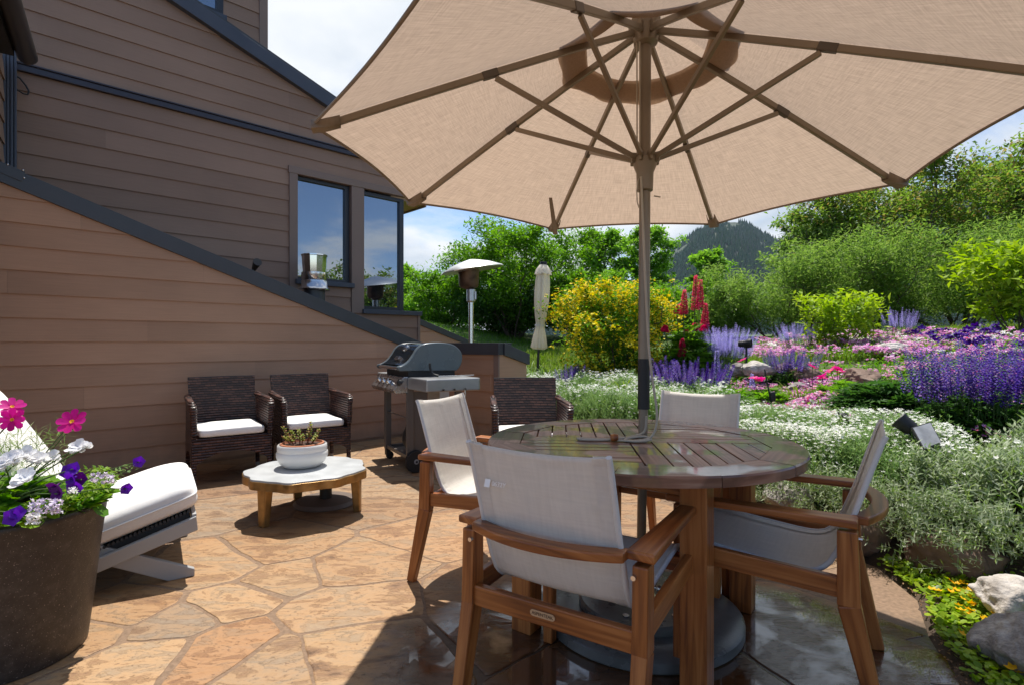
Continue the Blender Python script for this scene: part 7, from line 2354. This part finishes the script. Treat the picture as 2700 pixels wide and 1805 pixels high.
tp = tub_plant('petunia_plant', 'trailing petunia with two violet trumpets reaching right over the white cushion', 'flower')
add_flower(tp, (.12, .05, .03), tubp(366, 1216, 1.98), (.55, -.7, .25), .021, [VIO], .002, trumpet())
add_flower(tp, (.15, -.02, .03), tubp(333, 1287, 1.96), (.75, -.45, -.15), .022, [VIO], .002, trumpet())
rs = rsd(420); n = 90; tt = rs.rand(n)
pa, pb = np.array(tubp(270, 1275, 1.97)), np.array(tubp(352, 1222, 1.98)); P = pa + (pb - pa) * tt[:, None] + rs.normal(0, .007, (n, 3))
v, f, m = scatter(*leaf_t(1, .4, .1, .1), P, rs.rand(n) * 6.28, rs.normal(.3, .5, n), .012 + .010 * rs.rand(n)); np_obj('foliage', v, f, [L_GREYGR], m, tp)
tq = tub_plant('petunia_plant', 'dark plum petunias in the middle of the tub', 'flower')
for i, (px, py, d) in enumerate([(192, 1235, 1.86), (208, 1262, 1.86), (185, 1262, 1.84), (142, 1285, 1.76), (196, 1285, 1.84), (150, 1300, 1.75), (175, 1240, 1.9)]):
    add_flower(tq, (.0, -.05, .02), tubp(px, py, d), (.3 * math.sin(i * 2), -.8, .4 * math.cos(i)), .026, [F_BLACKP if i % 2 else VIO], .002, trumpet())
tr = tub_plant('petunia_plant', 'violet petunia hanging at the lower left of the tub', 'flower')
add_flower(tr, (-.10, -.20, .02), tubp(32, 1362, 1.70), (.2, -.9, .2), .028, [VIO], .002, trumpet()); add_flower(tr, (-.12, -.20, .02), tubp(46, 1350, 1.71), (.6, -.6, .4), .022, [VIO], .002, trumpet())
for i, (x0, x1, y0, y1, d, n, lab) in enumerate([(75, 165, 1315, 1352, 1.73, 150, 'pale lilac alyssum cushion at the front rim of the tub'), (240, 300, 1245, 1272, 1.93, 70, 'pale lilac alyssum behind the right rim of the tub'), (70, 105, 1352, 1380, 1.70, 60, 'small white alyssum tuft hanging over the front rim'), (180, 205, 1285, 1300, 1.82, 30, 'little white alyssum cluster below the plum petunias')]):
    ta = tub_plant('alyssum_plant', lab, 'flower'); rs = rsd(430 + i)
    px = x0 + (x1 - x0) * rs.rand(n); py = y0 + (y1 - y0) * rs.rand(n); dd = d + rs.normal(0, .02, n)
    P = np.stack([(px - CX) / FOC * dd, dd, EYE - (py - CY) / FOC * dd], 1) - np.array(top)
    v, f, m = scatter(*star_t(0, 4, .9), P, rs.rand(n) * 6.28, rs.normal(.8, .4, n), .005 + .003 * rs.rand(n))
    np_obj('blossom', v, f, [leaf_mat('alyssum_petal', [(.62, .52, .72), (.76, .72, .80), (.45, .33, .58)], trans=.2) if i < 2 else WHITE], m, ta)
    v, f, m = scatter(*leaf_t(1, .35, .1, .1), P[:max(20, n // 2)] - np.array([0, -.01, .012]), rs.rand(max(20, n // 2)) * 6.28, rs.normal(.5, .4, max(20, n // 2)), .014); np_obj('foliage', v, f, [L_GREEN], m, ta)

# ================================================================== air between here and the mountain
mb = MB(); mb.box((250, 650, 240), (3600, 2100, 520))
hz = mb.build('haze', [])
m = bpy.data.materials.new('haze_air'); m.use_nodes = True
N = m.node_tree.nodes; N.remove(N['Principled BSDF'])
pv = N.new('ShaderNodeVolumePrincipled'); pv.inputs['Color'].default_value = (.62, .76, 1, 1); pv.inputs['Density'].default_value = .00007; pv.inputs['Anisotropy'].default_value = .2
m.node_tree.links.new(pv.outputs['Volume'], N['Material Output'].inputs['Volume'])
hz.data.materials.append(m)
tag(hz, kind='stuff'); hz['label'] = 'thin blue haze in the air towards the mountain'; hz['category'] = 'haze'
